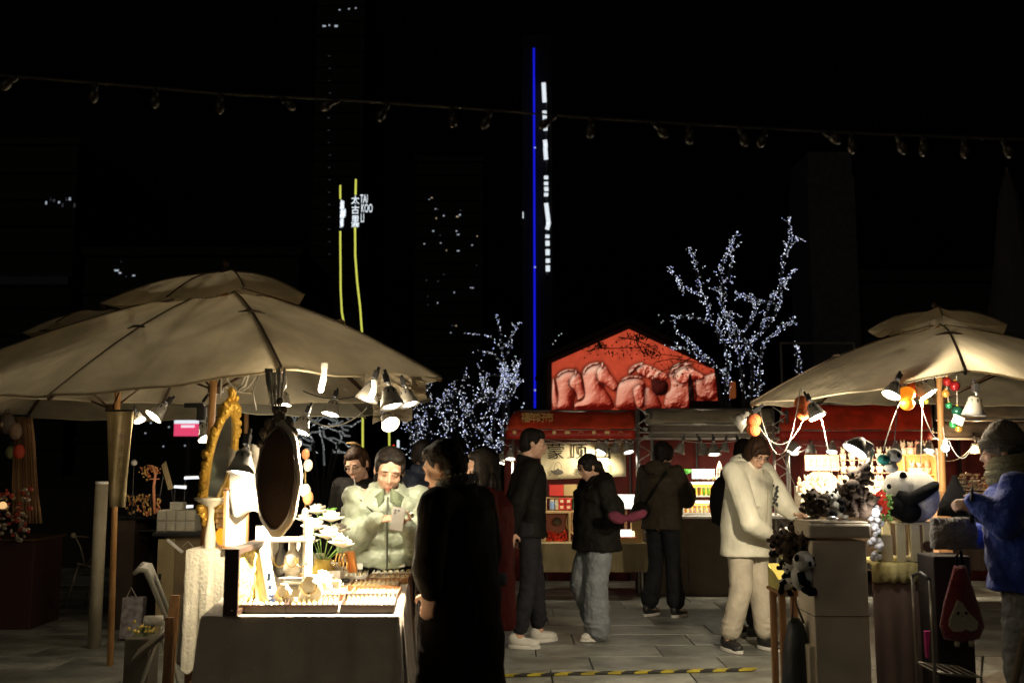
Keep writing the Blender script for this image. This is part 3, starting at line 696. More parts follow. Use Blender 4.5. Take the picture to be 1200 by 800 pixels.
# ------------------------- tea stall table and goods
def cloth_table(label,xa,xb,ytop,ybot,d0,d1,m,name='stall_table',legs=True,wob=.012):
    a=P(xa,ytop,d0); b=P(xb,ytop,d0); zt_=a.z; zl=P(xa,ybot,d0).z
    r=T(name,label,'table',((a.x+b.x)/2,(d0+d1)/2,0))
    MB().box(((a.x+b.x)/2,(d0+d1)/2,zt_-.012),(b.x-a.x-.01,d1-d0-.01,.024)).build('tabletop',M_mwood,r)
    per=[]; nx=40; ny=12
    for j in range(nx): per.append((a.x+(b.x-a.x)*j/nx,d0))
    for j in range(ny): per.append((b.x,d0+(d1-d0)*j/ny))
    for j in range(nx): per.append((b.x-(b.x-a.x)*j/nx,d1))
    for j in range(ny): per.append((a.x,d1-(d1-d0)*j/ny))
    cx_=(a.x+b.x)/2; cy_=(d0+d1)/2; rows=[]
    for i,f in enumerate((0,.02,.3,.65,1)):
        row=[]
        for j,(x,y) in enumerate(per):
            nrm=V((x-cx_,y-cy_,0)); nrm=V((math.copysign(1,nrm.x) if x in(a.x,b.x) else 0,math.copysign(1,nrm.y) if y in(d0,d1) else 0,0))
            o=wob*f*(1.2+math.sin(j*1.35)+.6*math.sin(j*.63+1))+.004
            row.append(V((x,y,zt_+.002-(zt_-zl)*f))+nrm*o)
        row.append(row[0]); rows.append(row)
    q=MB().sheet(rows); q.add([(p[0],p[1],zt_+.002) for p in per],[tuple(range(len(per)))])
    q.build('tablecloth',m,r,smooth=False,solid=.004)
    if legs:
        for x in(a.x+.05,b.x-.05):
            for y in(d0+.06,d1-.06): MB().tube([(x,y,0),(x,y,zt_-.03)],.014).build('leg',M_steel,r,smooth=True)
    return r,zt_,a.x,b.x
M_tancl=mat('tan_cloth',(.30,.24,.13),.85,bump=.2,bs=15)
r,z1,xa,xb=cloth_table('low tea stall table under a tan cloth behind the walking woman',628,758,637,670,11.3,11.95,M_tancl)
cards=[('red_tea_box','flat red tea carton on the tea stall shelf',(.55,.03,.02)),('tan_tea_box','tan tea carton on the tea stall shelf',(.45,.33,.14)),('green_tea_box','small green square tea box',(.03,.22,.07))]
mC={k:mat('card_'+k,c,.5,var=.08) for k,l,c in cards}; M_lab=mat('box_label',(.72,.62,.4),.6)
def tbox(x,y,w_,h_,mm,label,lab=True,d=11.75,dp=.1,nm='tea_box'):
    k=d/FP; p=P(x,y,d); rr=T(nm,label,'box',(p.x,d,p.z-h_*k/2)); MB().box(p,(w_*k,dp,h_*k)).build('carton',mm,rr,bev=.003)
    if lab: MB().box((p.x,d-dp/2-.002,p.z),(w_*k*.5,.003,h_*k*.5)).build('box_label',M_lab,rr)
    return rr
# shelf rack for the boxes
k=11.75/FP
r=T('tea_shelf','wooden shelf rack holding the tea cartons behind the walking woman','shelf',(P(670,637,11.75).x,11.78,z1))
for y in(598,583,637): MB().box((P(668,y,11.78).x,11.80,P(668,y,11.78).z+.0),(.56,.16,.012)).build('shelf_board',M_lwood,r)
for x in(640,697): MB().box((P(x,600,11.8).x,11.80,(z1+P(x,583,11.8).z)/2),(.012,.16,P(x,583,11.8).z-z1)).build('shelf_side',M_lwood,r)
tbox(652,574,16,13,mC['red_tea_box'],'flat red tea carton, leftmost on top of the tea shelf',False)
tbox(668,574,15,13,mC['tan_tea_box'],'tan tea carton beside the red one on top of the tea shelf',False)
tbox(682,574,11,13,mC['tan_tea_box'],'narrow tan tea carton behind the walking woman on the tea shelf',False)
nm=0
for row,y in enumerate((588,595)):
    for i,x in enumerate((658,666,675,683,691)):
        c_='red_tea_box' if i<2 else 'green_tea_box'
        tbox(x,y-1.2,7,6.2,mC[c_],f"{'red' if i<2 else 'green'} little tea box with cream label, {'upper' if row==0 else 'lower'} row, {['first','second','third','fourth','fifth'][i]} from the left",d=11.7)
for x,lb,c in((647,'blue and white tea tin at the left end of the tea shelf',(.25,.4,.7)),(653,'pale glass tea jar beside the blue and white tin',(.55,.5,.35))):
    p=P(x,597,11.68); rr=T('tea_tin',lb,'tin',tuple(p)); MB().lathe([(.026,0),(.028,.01),(.028,.085),(.022,.095),(.022,.11),(0.018,.115)],p,14).build('canister',mat('tin_'+lb[:4],c,.3),rr,smooth=True); MB().lathe([(.0235,.095),(.0235,.118)],p,14).build('lid',M_lab,rr)
# red cabinet
p=P(653,636,11.6); rr=T('display_cabinet','small wooden cabinet with red beads behind glass on the tea table','cabinet',tuple(p))
w_,h_=.28,.36
for u in(-1,1): MB().box((p.x+u*w_/2,p.y,p.z+h_/2),(.02,.16,h_)).build('side_panel',M_lwood,rr)
for z_ in(0.01,h_-.01): MB().box((p.x,p.y,p.z+z_),(w_-.02,.16,.02)).build('shelf_board',M_lwood,rr)
MB().box((p.x,p.y+.07,p.z+h_/2),(w_-.03,.01,h_-.04)).build('back_panel',mat('cab_back',(.35,.10,.05),.6),rr)
q=MB(); rn=random.Random(5)
for i in range(70): q.ball((p.x+rn.uniform(-.11,.11),p.y-.02+rn.uniform(-.03,.03),p.z+.03+rn.random()**1.6*.11),.013,6,4)
q.build('beads',mat('red_beads',(.7,.05,.02),.3),rr,kind='stuff')
MB().lathe([(.03,.2),(.05,.22),(.055,.25),(.03,.28),(.02,.29)],(p.x,p.y,p.z),12).build('small_pot',mat('brown_pot',(.10,.07,.04),.35),rr,smooth=True)
# round bamboo tray leaning
p=P(674,612,11.62); R=rotto((0,-1,.15)); rr=T('bamboo_tray','round bamboo sieve tray leaning on the tea table','tray',(p.x,p.y,p.z-.1))
q=MB().tube([p+R@V((.10*math.cos(2*pi*k/24),.13*math.sin(2*pi*k/24),0)) for k in range(25)],.010,6); q.build('rim',M_lwood,rr,smooth=True)
q=MB()
for k in range(-5,6):
    h_=.12*math.sqrt(1-(k/6)**2); q.bar(p+R@V((k*.016,-h_,0)),p+R@V((k*.016,h_,0)),.006,.003); q.bar(p+R@V((-h_*.8,k*.02,.003)),p+R@V((h_*.8,k*.02,.003)),.006,.003)
q.build('woven_mesh',M_lwood,rr)
# bright light box and water bottle
M_lb=mat('lightbox_white',(1,1,1),.5,emit=1.6,ecol=(1,.97,.9),sample=False)
p=P(733,587.5,11.6); rr=T('light_box','glowing white rectangular light box on the tea table by the bottle','light box',(p.x,p.y,p.z-.07)); MB().box(p,(.26,.05,.16)).build('box',M_lb,rr,bev=.006); MB().box((p.x,p.y,(p.z-.08+z1)/2),(.03,.03,p.z-.08-z1)).build('stand',M_mwood,rr)
p=P(746,605,11.45); rr=T('water_bottle','clear plastic water bottle with white cap beside the glowing light box','bottle',tuple(p))
MB().lathe([(.034,0),(.036,.02),(.034,.10),(.036,.14),(.034,.19),(.02,.235),(.012,.25),(.012,.265)],p,16).build('bottle_body',mat('bottle_plastic',(.75,.78,.78),.15,trans=.3),rr,smooth=True)
MB().lathe([(.015,.262),(.015,.285)],p,12).build('cap',M_white,rr); MB().lathe([(.037,.05),(.037,.09)],p,16).build('wrap_label',mat('dark_label',(.15,.15,.17),.5),rr)
p=P(746,637,11.45); MB().box((p.x,11.45,(z1+P(746,605,11.45).z)/2),(.12,.10,P(746,605,11.45).z-z1)).build('wooden_block',M_lwood,label='pale wooden block carrying the water bottle',cat='block',bev=.004)
p=P(735,632,11.36); rr=T('display_tray','small lit tray of white and red sweets at the right of the tea table','tray',(p.x,p.y,z1)); MB().box((p.x,11.42,z1+.03),(.22,.12,.05)).build('tray_base',M_lwood,rr,bev=.004)
MB().box((p.x,11.44,z1+.10),(.20,.08,.09)).build('glow_case',M_lb,rr,bev=.01)
q=MB()
for i in range(18): q.ball((p.x-.1+.012*i,11.37+.01*math.sin(i),z1+.062),.013,6,4)
q.build('sweets',mat('sweet_red',(.7,.25,.12),.5),rr,kind='stuff')
# ------------------------- drinks counter
a=P(757,606,11.45); b=P(958,606,11.45)
M_cnt=mat('brown_counter',(.13,.10,.07),.7,bump=.1)
r=T('drinks_counter','plain brown counter front of the drinks stall','counter',((a.x+b.x)/2,11.7,0))
for i in range(4):
    xa_=a.x+(b.x-a.x)*i/4; MB().box((xa_+(b.x-a.x)/8,11.55,(a.z-.02)/2),((b.x-a.x)/4-.008,.03,a.z-.03)).build('front_panel',M_cnt,r)
MB().box(((a.x+b.x)/2,11.8,a.z),(b.x-a.x,.72,.03)).build('countertop',M_white,r,bev=.004)
for x in(a.x+.03,b.x-.03): MB().box((x,11.9,(a.z-.02)/2),(.04,.5,a.z-.03)).build('side_panel',M_cnt,r)
zc=a.z+.015
x0_,x1_=P(800,600,11.7).x,P(872,600,11.7).x
r=T('drinks_rack','two-tier glowing rack of yellow and green drinks on the drinks counter','rack',((x0_+x1_)/2,11.7,zc))
M_ygl=mat('amber_backlight',(1,.55,.08),.5,emit=1.1,ecol=(1,.50,.06),sample=False); M_wgl=mat('white_backlight',(1,1,.9),.5,emit=1.7,ecol=(1,.98,.85),sample=False)
for y,h_ in((594,.11),(574,.13)):
    z_=P(830,y+7,11.7).z
    MB().box(((x0_+x1_)/2,11.72,z_),(x1_-x0_,.22,.014)).build('shelf_board',M_white,r)
    MB().box(((x0_+x1_)/2,11.83,z_+h_/2+.01),(x1_-x0_,.012,h_)).build('backlit_panel',M_ygl,r)
    MB().box(((x0_+x1_)/2,11.70,z_+h_+.02),(x1_-x0_,.16,.022)).build('light_bar',M_wgl,r)
for x in(x0_,x1_): MB().box((x,11.72,(zc+P(830,562,11.7).z)/2),(.014,.2,P(830,562,11.7).z-zc)).build('rack_side',M_white,r)
rn=random.Random(8); cols=[('drink_amber',(.85,.45,.05)),('drink_green',(.30,.55,.06)),('drink_lemon',(.9,.7,.15)),('drink_brown',(.35,.16,.03))]
names=['amber','green','lemon','brown']
for row,y in enumerate((601,581)):
    z_=P(830,y,11.7).z+.008
    for i in range(13):
        x=x0_+.03+i*(x1_-x0_-.06)/12; c_=(0 if rn.random()<.6 else 2) if row==0 else (1 if i<6 and rn.random()<.7 else rn.choice((0,2,3)))
        rr=T('drink_cup',f"{names[c_]} drink cup, {['first','second','third','fourth','fifth','sixth','seventh','eighth','ninth','tenth','eleventh','twelfth','thirteenth'][i]} from the left on the {'lower' if row==0 else 'upper'} glowing shelf",'cup',(x,11.68,z_),group='drink cups on the glowing rack')
        h_=rn.uniform(.07,.095); MB().lathe([(.017,0),(.022,h_)],(x,11.68,z_),12).build('drink',mat(cols[c_][0],cols[c_][1],.2,trans=.5),rr,smooth=True); MB().lathe([(.023,h_),(.023,h_+.007)],(x,11.68,z_),12).build('lid',M_white,rr)
# wire grids + notices in front
q=T('wire_grid','chromed wire grid lying in front of the drinks rack','grid',((x0_+x1_)/2,11.5,zc))
for i in range(4):
    yy=11.46+i*.035; MB().tube([(x0_+.02,yy,zc+.012+i*.022),(x1_-.1,yy,zc+.012+i*.022)],.004,5).build('long_wire',M_alu,q)
for i in range(16):
    x=x0_+.04+i*(x1_-x0_-.16)/15; MB().tube([(x,11.46,zc+.012),(x,11.565,zc+.08)],.003,4).build('cross_wire',M_alu,q)
p=P(824,555,11.7); rr=T('menu_board','pale blue-white lit menu board on top of the drinks rack','sign',(p.x,p.y,p.z-.06)); MB().box(p,(.26,.03,.11)).build('board',mat('menu_lit',(.7,.8,.8),.5,emit=.55,ecol=(.75,.9,.88),sample=False),rr)
for i in range(3): MB().box((p.x+rn.uniform(-.02,.02),p.y-.018,p.z+.03-.03*i),(.17-.03*i,.002,.008)).build('text_bar',mat('menu_text',(.08,.15,.12),.6),rr)
p=P(801,563,11.6); rr=T('potted_plant','small white pot with a bright green leaf on the drinks rack','plant',tuple(p)); MB().lathe([(.03,0),(.036,.07),(.033,.075)],p,12).build('pot',M_white,rr,smooth=True)
for a_,l_ in((.5,.10),(1.2,.12),(2.4,.09),(-.2,.13),(.2,.11)):
    MB().ball(p+V((.05*math.cos(a_),.0,.10+.02*math.sin(a_))),(l_*.5,.02,.018),8,5,Euler((.2,-.35*math.cos(a_),a_*.2)).to_matrix()).build('leaf',mat('bright_leaf',(.10,.5,.06),.4,trans=.3),rr,smooth=True)
for i,(x,c,l) in enumerate(((836,(.8,.55,.2),'amber'),(840,(.7,.7,.6),'clear'),(848,(.8,.5,.2),'orange'),(830,(.75,.7,.5),'pale'))):
    p=P(x,562,11.65); rr=T('small_bottle',f'{l} little bottle standing on top of the drinks rack','bottle',tuple(p)); MB().lathe([(.014,0),(.016,.03),(.009,.04),(.008,.05)],p,10).build('bottle_body',mat('sb'+l,c,.2,trans=.3),rr,smooth=True); MB().lathe([(.010,.05),(.010,.058)],p,8).build('cap',M_white,rr)
p=P(843.5,560,11.65); rr=T('wire_cone','pale ribbed wire cone ornament on the drinks rack','ornament',tuple(p)); q=MB()
for kx in range(7):
    a_=2*pi*kx/7; q.tube([p+V((.035*math.cos(a_),.035*math.sin(a_),0)),p+V((.04*math.cos(a_),.04*math.sin(a_),.07)),p+V((.02*math.cos(a_),.02*math.sin(a_),.15)),p+V((0,0,.2))],.003,4)
for z_,rr_ in((.02,.037),(.07,.04),(.12,.03)): q.tube([p+V((rr_*math.cos(2*pi*t_/16),rr_*math.sin(2*pi*t_/16),z_)) for t_ in range(17)],.003,4)
q.build('ribs',M_cord,rr)
# ------------------------- craft stall
r,z3,xa,xb=cloth_table('craft stall table under a brown cloth, loaded with small white figures',930,1104,604,668,11.50,12.30,mat('brown_cloth',(.14,.09,.05),.85,bump=.2))
# fan backed sign
p=P(963,542,12.10); rr=T('framed_sign','small pink-framed signboard with raised lettering above the fan','sign',(p.x,p.y,p.z-.1)); wf=mat('pink_wood',(.70,.40,.26),.5)
for dz in(-.085,.085): MB().box(p+V((0,0,dz)),(.41,.03,.02)).build('frame_rail',wf,rr)
for dx in(-.195,.195): MB().box(p+V((dx,0,0)),(.02,.03,.15)).build('frame_rail',wf,rr)
MB().box(p+V((0,.008,0)),(.37,.01,.15)).build('board',mat('sign_cream',(.52,.44,.30),.6),rr)
for i in range(4):
    q=p+V((-.13+.085*i,-.006,0)); MB().box(q+V((0,0,.03)),(.05,.008,.010)).box(q+V((0,0,-.03)),(.05,.008,.010)).bar(q+V((-.02,0,-.05)),q+V((.015*(-1)**i,0,.05)),.01,.008).build('raised_character',mat('tan_letter',(.40,.28,.15),.6),rr)
c=P(963,577,12.15); rr=T('paper_fan','large cream semicircular pleated fan behind the white figures','fan',tuple(c))
for i in range(14):
    a0=pi*i/14; a1=pi*(i+1)/14; am=(a0+a1)/2
    MB().prism([c,c+V((.24*math.cos(a0),0,.27*math.sin(a0))),c+V((.245*math.cos(am),-.02,.275*math.sin(am))),c+V((.24*math.cos(a1),0,.27*math.sin(a1)))],(0,.006,0)).build('pleat',mat('fan_paper',(.72,.62,.36),.7),rr)
# stepped display with figures
M_fig=mat('cream_figurine',(.80,.68,.50),.5,var=.12,rnd=.12); M_figp=mat('peach_figurine',(.80,.42,.26),.5,rnd=.1)
def figurine(kind,m,m2):
    r=T('figurine','f','figurine',(0,0,0),local=True)
    b=MB().lathe([(.020,0),(.026,.01),(.024,.035),(.012,.055),(.008,.06)],n=10); b.ball((-.024,0,.035),(.009,.009,.018),6,5).ball((.024,0,.035),(.009,.009,.018),6,5); b.build('torso',m,r,smooth=True)
    h=MB().ball((0,-.002,.072),(.021,.019,.020),10,7)
    if kind==0: h.ball((-.014,0,.095),(.006,.005,.014),6,4).ball((.014,0,.095),(.006,.005,.014),6,4)
    if kind==1: h.ball((-.017,0,.088),.008,6,4).ball((.017,0,.088),.008,6,4)
    if kind==2: h.lathe([(.024,.083),(.013,.096),(.002,.115)],n=10)
    h.build('head',m,r,smooth=True)
    MB().ball((-.007,-.02,.074),.0028,5,4).ball((.007,-.02,.074),.0028,5,4).build('eyes',M_black,r)
    MB().lathe([(.015,.054),(.018,.058),(.015,.062)],n=8).build('collar',m2,r)
    return r
FG=[figurine(0,M_fig,M_figp),figurine(1,M_fig,mat('fig_red',(.6,.05,.03),.5)),figurine(2,M_figp,M_fig)]; fu=[0,0,0]
def putfig(k,loc,sc,label,rz,group):
    if not fu[k]: fu[k]=1; place(FG[k],loc,(0,0,rz),sc); FG[k]['label']=label; FG[k]['group']=group
    else: cp(FG[k],loc,(0,0,rz),sc,label,group=group)
xa_=P(936,600,11.90).x; xb_=P(1044,600,11.90).x
rr=T('stepped_stand','white stepped stand crowded with small cream figures behind the plush heap','stand',((xa_+xb_)/2,11.90,z3))
M_wst=mat('white_step',(.72,.66,.52),.6)
steps=[]
for i in range(5):
    z_=z3+.02+.075*i; y_=11.65+.09*i
    MB().box(((xa_+xb_)/2,y_,(z3+z_)/2+.002),(xb_-xa_,.088,z_-z3)).build('step',M_wst,rr); steps.append((z_+.002,y_))
rn=random.Random(77); kinds=['eared cream','round-eared cream','pointed-hat peach']
for i,(z_,y_) in enumerate(steps):
    for j in range(13):
        k_=rn.choice((0,0,1,2)); x=xa_+.05+j*(xb_-xa_-.1)/12+rn.uniform(-.008,.008)
        putfig(k_,(x,y_-.005,z_),rn.uniform(.85,1.15)*(1 if i<4 else 1.15),f"{kinds[k_]} little figure crowded among others on the brightly lit white stand",rn.uniform(-.4,.4),f'{kinds[k_]} figures on the white stand')
# tall figure shelf behind
x0_=P(983,560,12.25).x; x1_=P(1046,560,12.25).x; rr=T('figure_shelf','open pale wooden shelf with rows of cream figures, left of the golden shelf','shelf',((x0_+x1_)/2,12.25,z3))
rows_=[570,553,538]
for y in rows_: MB().box(((x0_+x1_)/2,12.23,P(1000,y,12.25).z-.008),(x1_-x0_,.14,.012)).build('shelf_board',mat('pink_shelf',(.6,.32,.2),.5),rr)
for x in(x0_,x1_,(x0_+x1_)/2): MB().box((x,12.28,(z3+P(1000,538,12.25).z)/2),(.012,.04,P(1000,538,12.25).z-z3)).build('upright',mat('pink_shelf',(.6,.32,.2),.5),rr)
for i,y in enumerate(rows_):
    for j in range(6):
        k_=rn.choice((0,1,0)); putfig(k_,(x0_+.05+j*(x1_-x0_-.1)/5,12.22,P(1000,y,12.25).z),1.45,f"larger {kinds[k_]} figure on the open pale shelf, {['lowest','middle','top'][i]} row",rn.uniform(-.3,.3),f'larger {kinds[k_]} figures, {["lowest","middle","top"][i]} row of the pale shelf')
# golden shelf
x0_=P(1056,560,12.10).x; x1_=P(1093,560,12.10).x; zt_=P(1070,533,12.10).z; M_gw=mat('golden_wood',(.72,.46,.14),.5,var=.15,bump=.1)
rr=T('golden_shelf','golden wooden display shelf right of the figures behind the big plush panda','shelf',((x0_+x1_)/2,12.10,z3))
for x in(x0_,x1_): MB().box((x,12.10,(z3+zt_)/2),(.022,.2,zt_-z3)).build('side_panel',M_gw,rr)
MB().box(((x0_+x1_)/2,12.19,(z3+zt_)/2),(x1_-x0_-.02,.012,zt_-z3)).build('back_panel',M_gw,rr)
for y in(533,556,580): MB().box(((x0_+x1_)/2,12.09,P(1070,y,12.10).z),(x1_-x0_-.02 if y>533 else x1_-x0_+.03,.18,.016)).build('shelf_board',M_gw,rr)
for i in range(4): putfig(i%3,(x0_+.03+i*.09,12.08,zt_+.01),1.6,['tall eared cream figure standing on top of the golden shelf, at its left end','round-eared cream figure on top of the golden shelf, second','peach pointed-hat figure on top of the golden shelf, third','eared cream figure at the right end on top of the golden shelf'][i],.2,'figures on the golden shelf')
for i in range(3): putfig(i%3,(x0_+.13+i*.09,12.08,P(1070,556,12.10).z+.01),1.5,['cream eared figure inside the golden shelf, left','round-eared cream figure inside the golden shelf, middle','peach pointed-hat figure inside the golden shelf, right'][i],-.2,'figures in the golden shelf')
MB().box((x1_+.05,12.05,(z3+P(1097,525,12.10).z)/2),(.035,.05,P(1097,525,12.10).z-z3)).build('white_post',M_white,label='narrow white post right of the golden shelf',cat='post',bev=.004)
# ------------------------- far right jewellery stall
r,z4,xa,xb=cloth_table('dark table of the far right jewellery stall behind the grey blanket',1106,1262,604,668,10.4,11.2,mat('dark_brown_cloth',(.07,.045,.03),.85,bump=.2))
def slat_rack(label,xa,xb,yt,d,n):
    p0=P(xa,604,d); p1=P(xb,604,d); zt_=P(xa,yt,d).z; rr=T('wooden_rack',label,'rack',((p0.x+p1.x)/2,d,z4))
    for x in(p0.x,p1.x): MB().box((x,d,(z4+zt_)/2),(.018,.14,zt_-z4)).build('rack_side',M_gw,rr)
    for i in range(n): MB().box(((p0.x+p1.x)/2,d,z4+.02+(zt_-z4-.02)*i/(n-1)),(p1.x-p0.x+.02,.15,.014)).build('shelf_board',M_gw,rr)
    return rr
slat_rack('golden slatted rack beneath the spinning jewellery stand',1126,1154,577,10.8,3); slat_rack('low golden slatted rack left of the blue jacket',1160,1192,584,10.85,3); slat_rack('golden rack behind the blue-jacketed person, tallest',1158,1205,567,11.05,3)
p=P(1140,577,10.8); rr=T('jewellery_stand','tiered stand crowded with glittering cream trinkets at the far right stall','stand',(p.x,p.y,p.z+.01))
for i in range(4): MB().box((p.x,p.y,p.z+.02+.035*i),(.30-.01*i,.14-.02*i,.010)).build('tier',M_black,rr)
rn=random.Random(6); q=MB(); q2=MB()
for i in range(90):
    lv=rn.randrange(5); (q if rn.random()<.7 else q2).box((p.x+rn.uniform(-.14,.14),p.y-.02+rn.uniform(-.05,.05),p.z+.035+.038*lv+rn.random()*.01),(.016,.010,.026),Euler((rn.random(),rn.random(),rn.random())).to_matrix())
q.build('trinkets',mat('trinket_cream',(.85,.72,.5),.3),rr,kind='stuff'); q2.build('coloured_trinkets',mat('trinket_pink',(.8,.35,.2),.3),rr,kind='stuff')
p=P(1165,584,10.8); rr=T('bouquet_vase','small amber vase with pale dried flowers at the far right stall','vase',tuple(p)); MB().lathe([(.016,0),(.026,.02),(.022,.05),(.012,.065),(.015,.07)],p,12).build('vase',mat('amber_glass',(.85,.5,.1),.2,trans=.4),rr,smooth=True); q=MB()
for i in range(26): 
    e=p+V((rn.uniform(-.05,.05),rn.uniform(-.03,.03),rn.uniform(.1,.17))); q.tube([p+V((0,0,.06)),e],.0015,3).ball(e,.009,6,4)
q.build('dried_flowers',mat('dried_flower',(.8,.5,.4),.7),rr,kind='stuff')
p=P(1117,580,10.6); rr=T('blue_card','small blue card with a blank white square on the far right stall','card',(p.x,p.y,p.z-.04)); MB().box(p+V((0,0,.03)),(.10,.01,.13)).build('card',mat('blue_card',(.06,.2,.6),.5),rr); MB().box(p+V((0,-.006,.02)),(.05,.004,.055)).build('white_square',mat('card_white',(.75,.78,.8),.5),rr)
p=P(1122,588,10.55); MB().lathe([(.05,-.07),(.06,-.01),(.062,0),(.05,-.008)],p,16).build('woven_basket',M_mwood,label='small round basket with cream goods beside the blue card',cat='basket',smooth=True)
# ------------------------- lamps on the stall bar
for x,y,rot,sc,lit,pw,lb in[
 (590,526,(0,.3,0),.95,1,30,'left lamp of the bright cluster of three at the end of the left red awning'),
 (598,522,(.2,0,0),.95,1,0,'middle lamp of the bright cluster of three at the end of the left red awning'),
 (606,525,(0,-.4,0),.95,1,0,'right lamp of the bright cluster of three at the end of the left red awning'),
 (701,513,(.1,-.2,0),.95,0,0,'unlit clip lamp at the left of the bunch above the banner'),
 (712,514,(.2,.5,0),1.1,1,24,'lit clip lamp in the bunch hanging above the banner corner'),
 (722,513,(0,.1,0),1.0,0,0,'unlit clip lamp in the middle of the bunch above the banner'),
 (733,514,(.3,-.2,0),1.0,1,0,'lit clip lamp near the steel posts above the banner'),
 (742,513,(0,.3,0),.9,0,0,'unlit clip lamp closest to the left steel posts'),
 (801,513,(.1,.3,0),1.05,0,0,'unlit clip lamp above the drinks rack, first from the left'),
 (819,513,(.2,-.4,0),1.1,0,0,'unlit clip lamp above the drinks rack, second from the left'),
 (836,513,(-.1,0,0),1.15,1,30,'lit clip lamp directly above the drinks rack'),
 (851,513,(0,.2,0),.9,0,0,'unlit clip lamp right of the lit one over the drinks rack'),
 (864,513,(.1,-.1,0),.95,1,0,'dim lit clip lamp over the drinks rack, farthest right'),
 (923,513,(.3,-.6,0),1.0,1,4,'clip lamp tilted beside the right steel posts'),
 (950,513,(0,.0,0),1.0,0,0,'unlit clip lamp above the pink-framed signboard'),
 (976,513,(.2,.2,0),1.0,1,110,'clip lamp above the paper fan pouring light on the white figures'),
 (1004,513,(.1,-.2,0),1.1,0,0,'unlit clip lamp above the pale figure shelf'),
 (1050,513,(.1,.1,0),1.0,1,60,'clip lamp over the plush heap end of the figure shelf'),
 (1076,513,(0,-.2,0),1.05,0,0,'unlit clip lamp above the golden shelf'),
 (1090,513,(.3,.3,0),1.0,1,20,'lit clip lamp above the right end of the golden shelf'),
 (1142,512,(0,0,.3),1.1,0,0,'translucent unlit clip lamp left of the knitted hat')]:
    p=S(x,y,-.03); p.z=max(p.z,zb-.03) if y<516 else p.z
    am=P(min(max(x,960),1075),585,11.9) if 940<x<1100 else (S(min(x,712)-(25 if x>650 else -70),560,.25) if x<760 else (S(832,585,.3) if x<900 else None))
    clip(tuple(p),lb,bool(lit),rot,sc,power=pw,group='clip lamps on the stall bar',aim=am,spot=150)
lamp('lamp_or_fill_light',S(1142,528,-.1),24,(1,.62,.32),.06)  # added fill to brighten the far right shelves; the clip lamp here is unlit
rn=random.Random(15)
for (xa_,ya_,xb_,yb_,dr,lb) in((590,518,600,520,.03,'white cord slung between the cluster lamps'),(640,515,735,515,.05,'sagging white cord above the banner'),(700,516,745,516,.09,'looped white cord among the lamps above the banner'),
   (795,515,870,515,.04,'sagging white cord joining the drinks stall lamps'),(925,524,950,520,.07,'short white cord beside the right steel posts'),(915,530,935,577,.0,'straight white cord slanting down in front of the red cloth'),(1083,525,1142,520,.17,'white cord drooping toward the translucent lamp'),(1142,522,1185,528,.03,'white cord passing behind the knitted hat'),(940,520,1090,518,.05,'long white cord along the craft stall bar')):
    cable('power_cable',sag(S(xa_,ya_,-.08),S(xb_,yb_,-.08),dr),.0038,M_cord,lb)
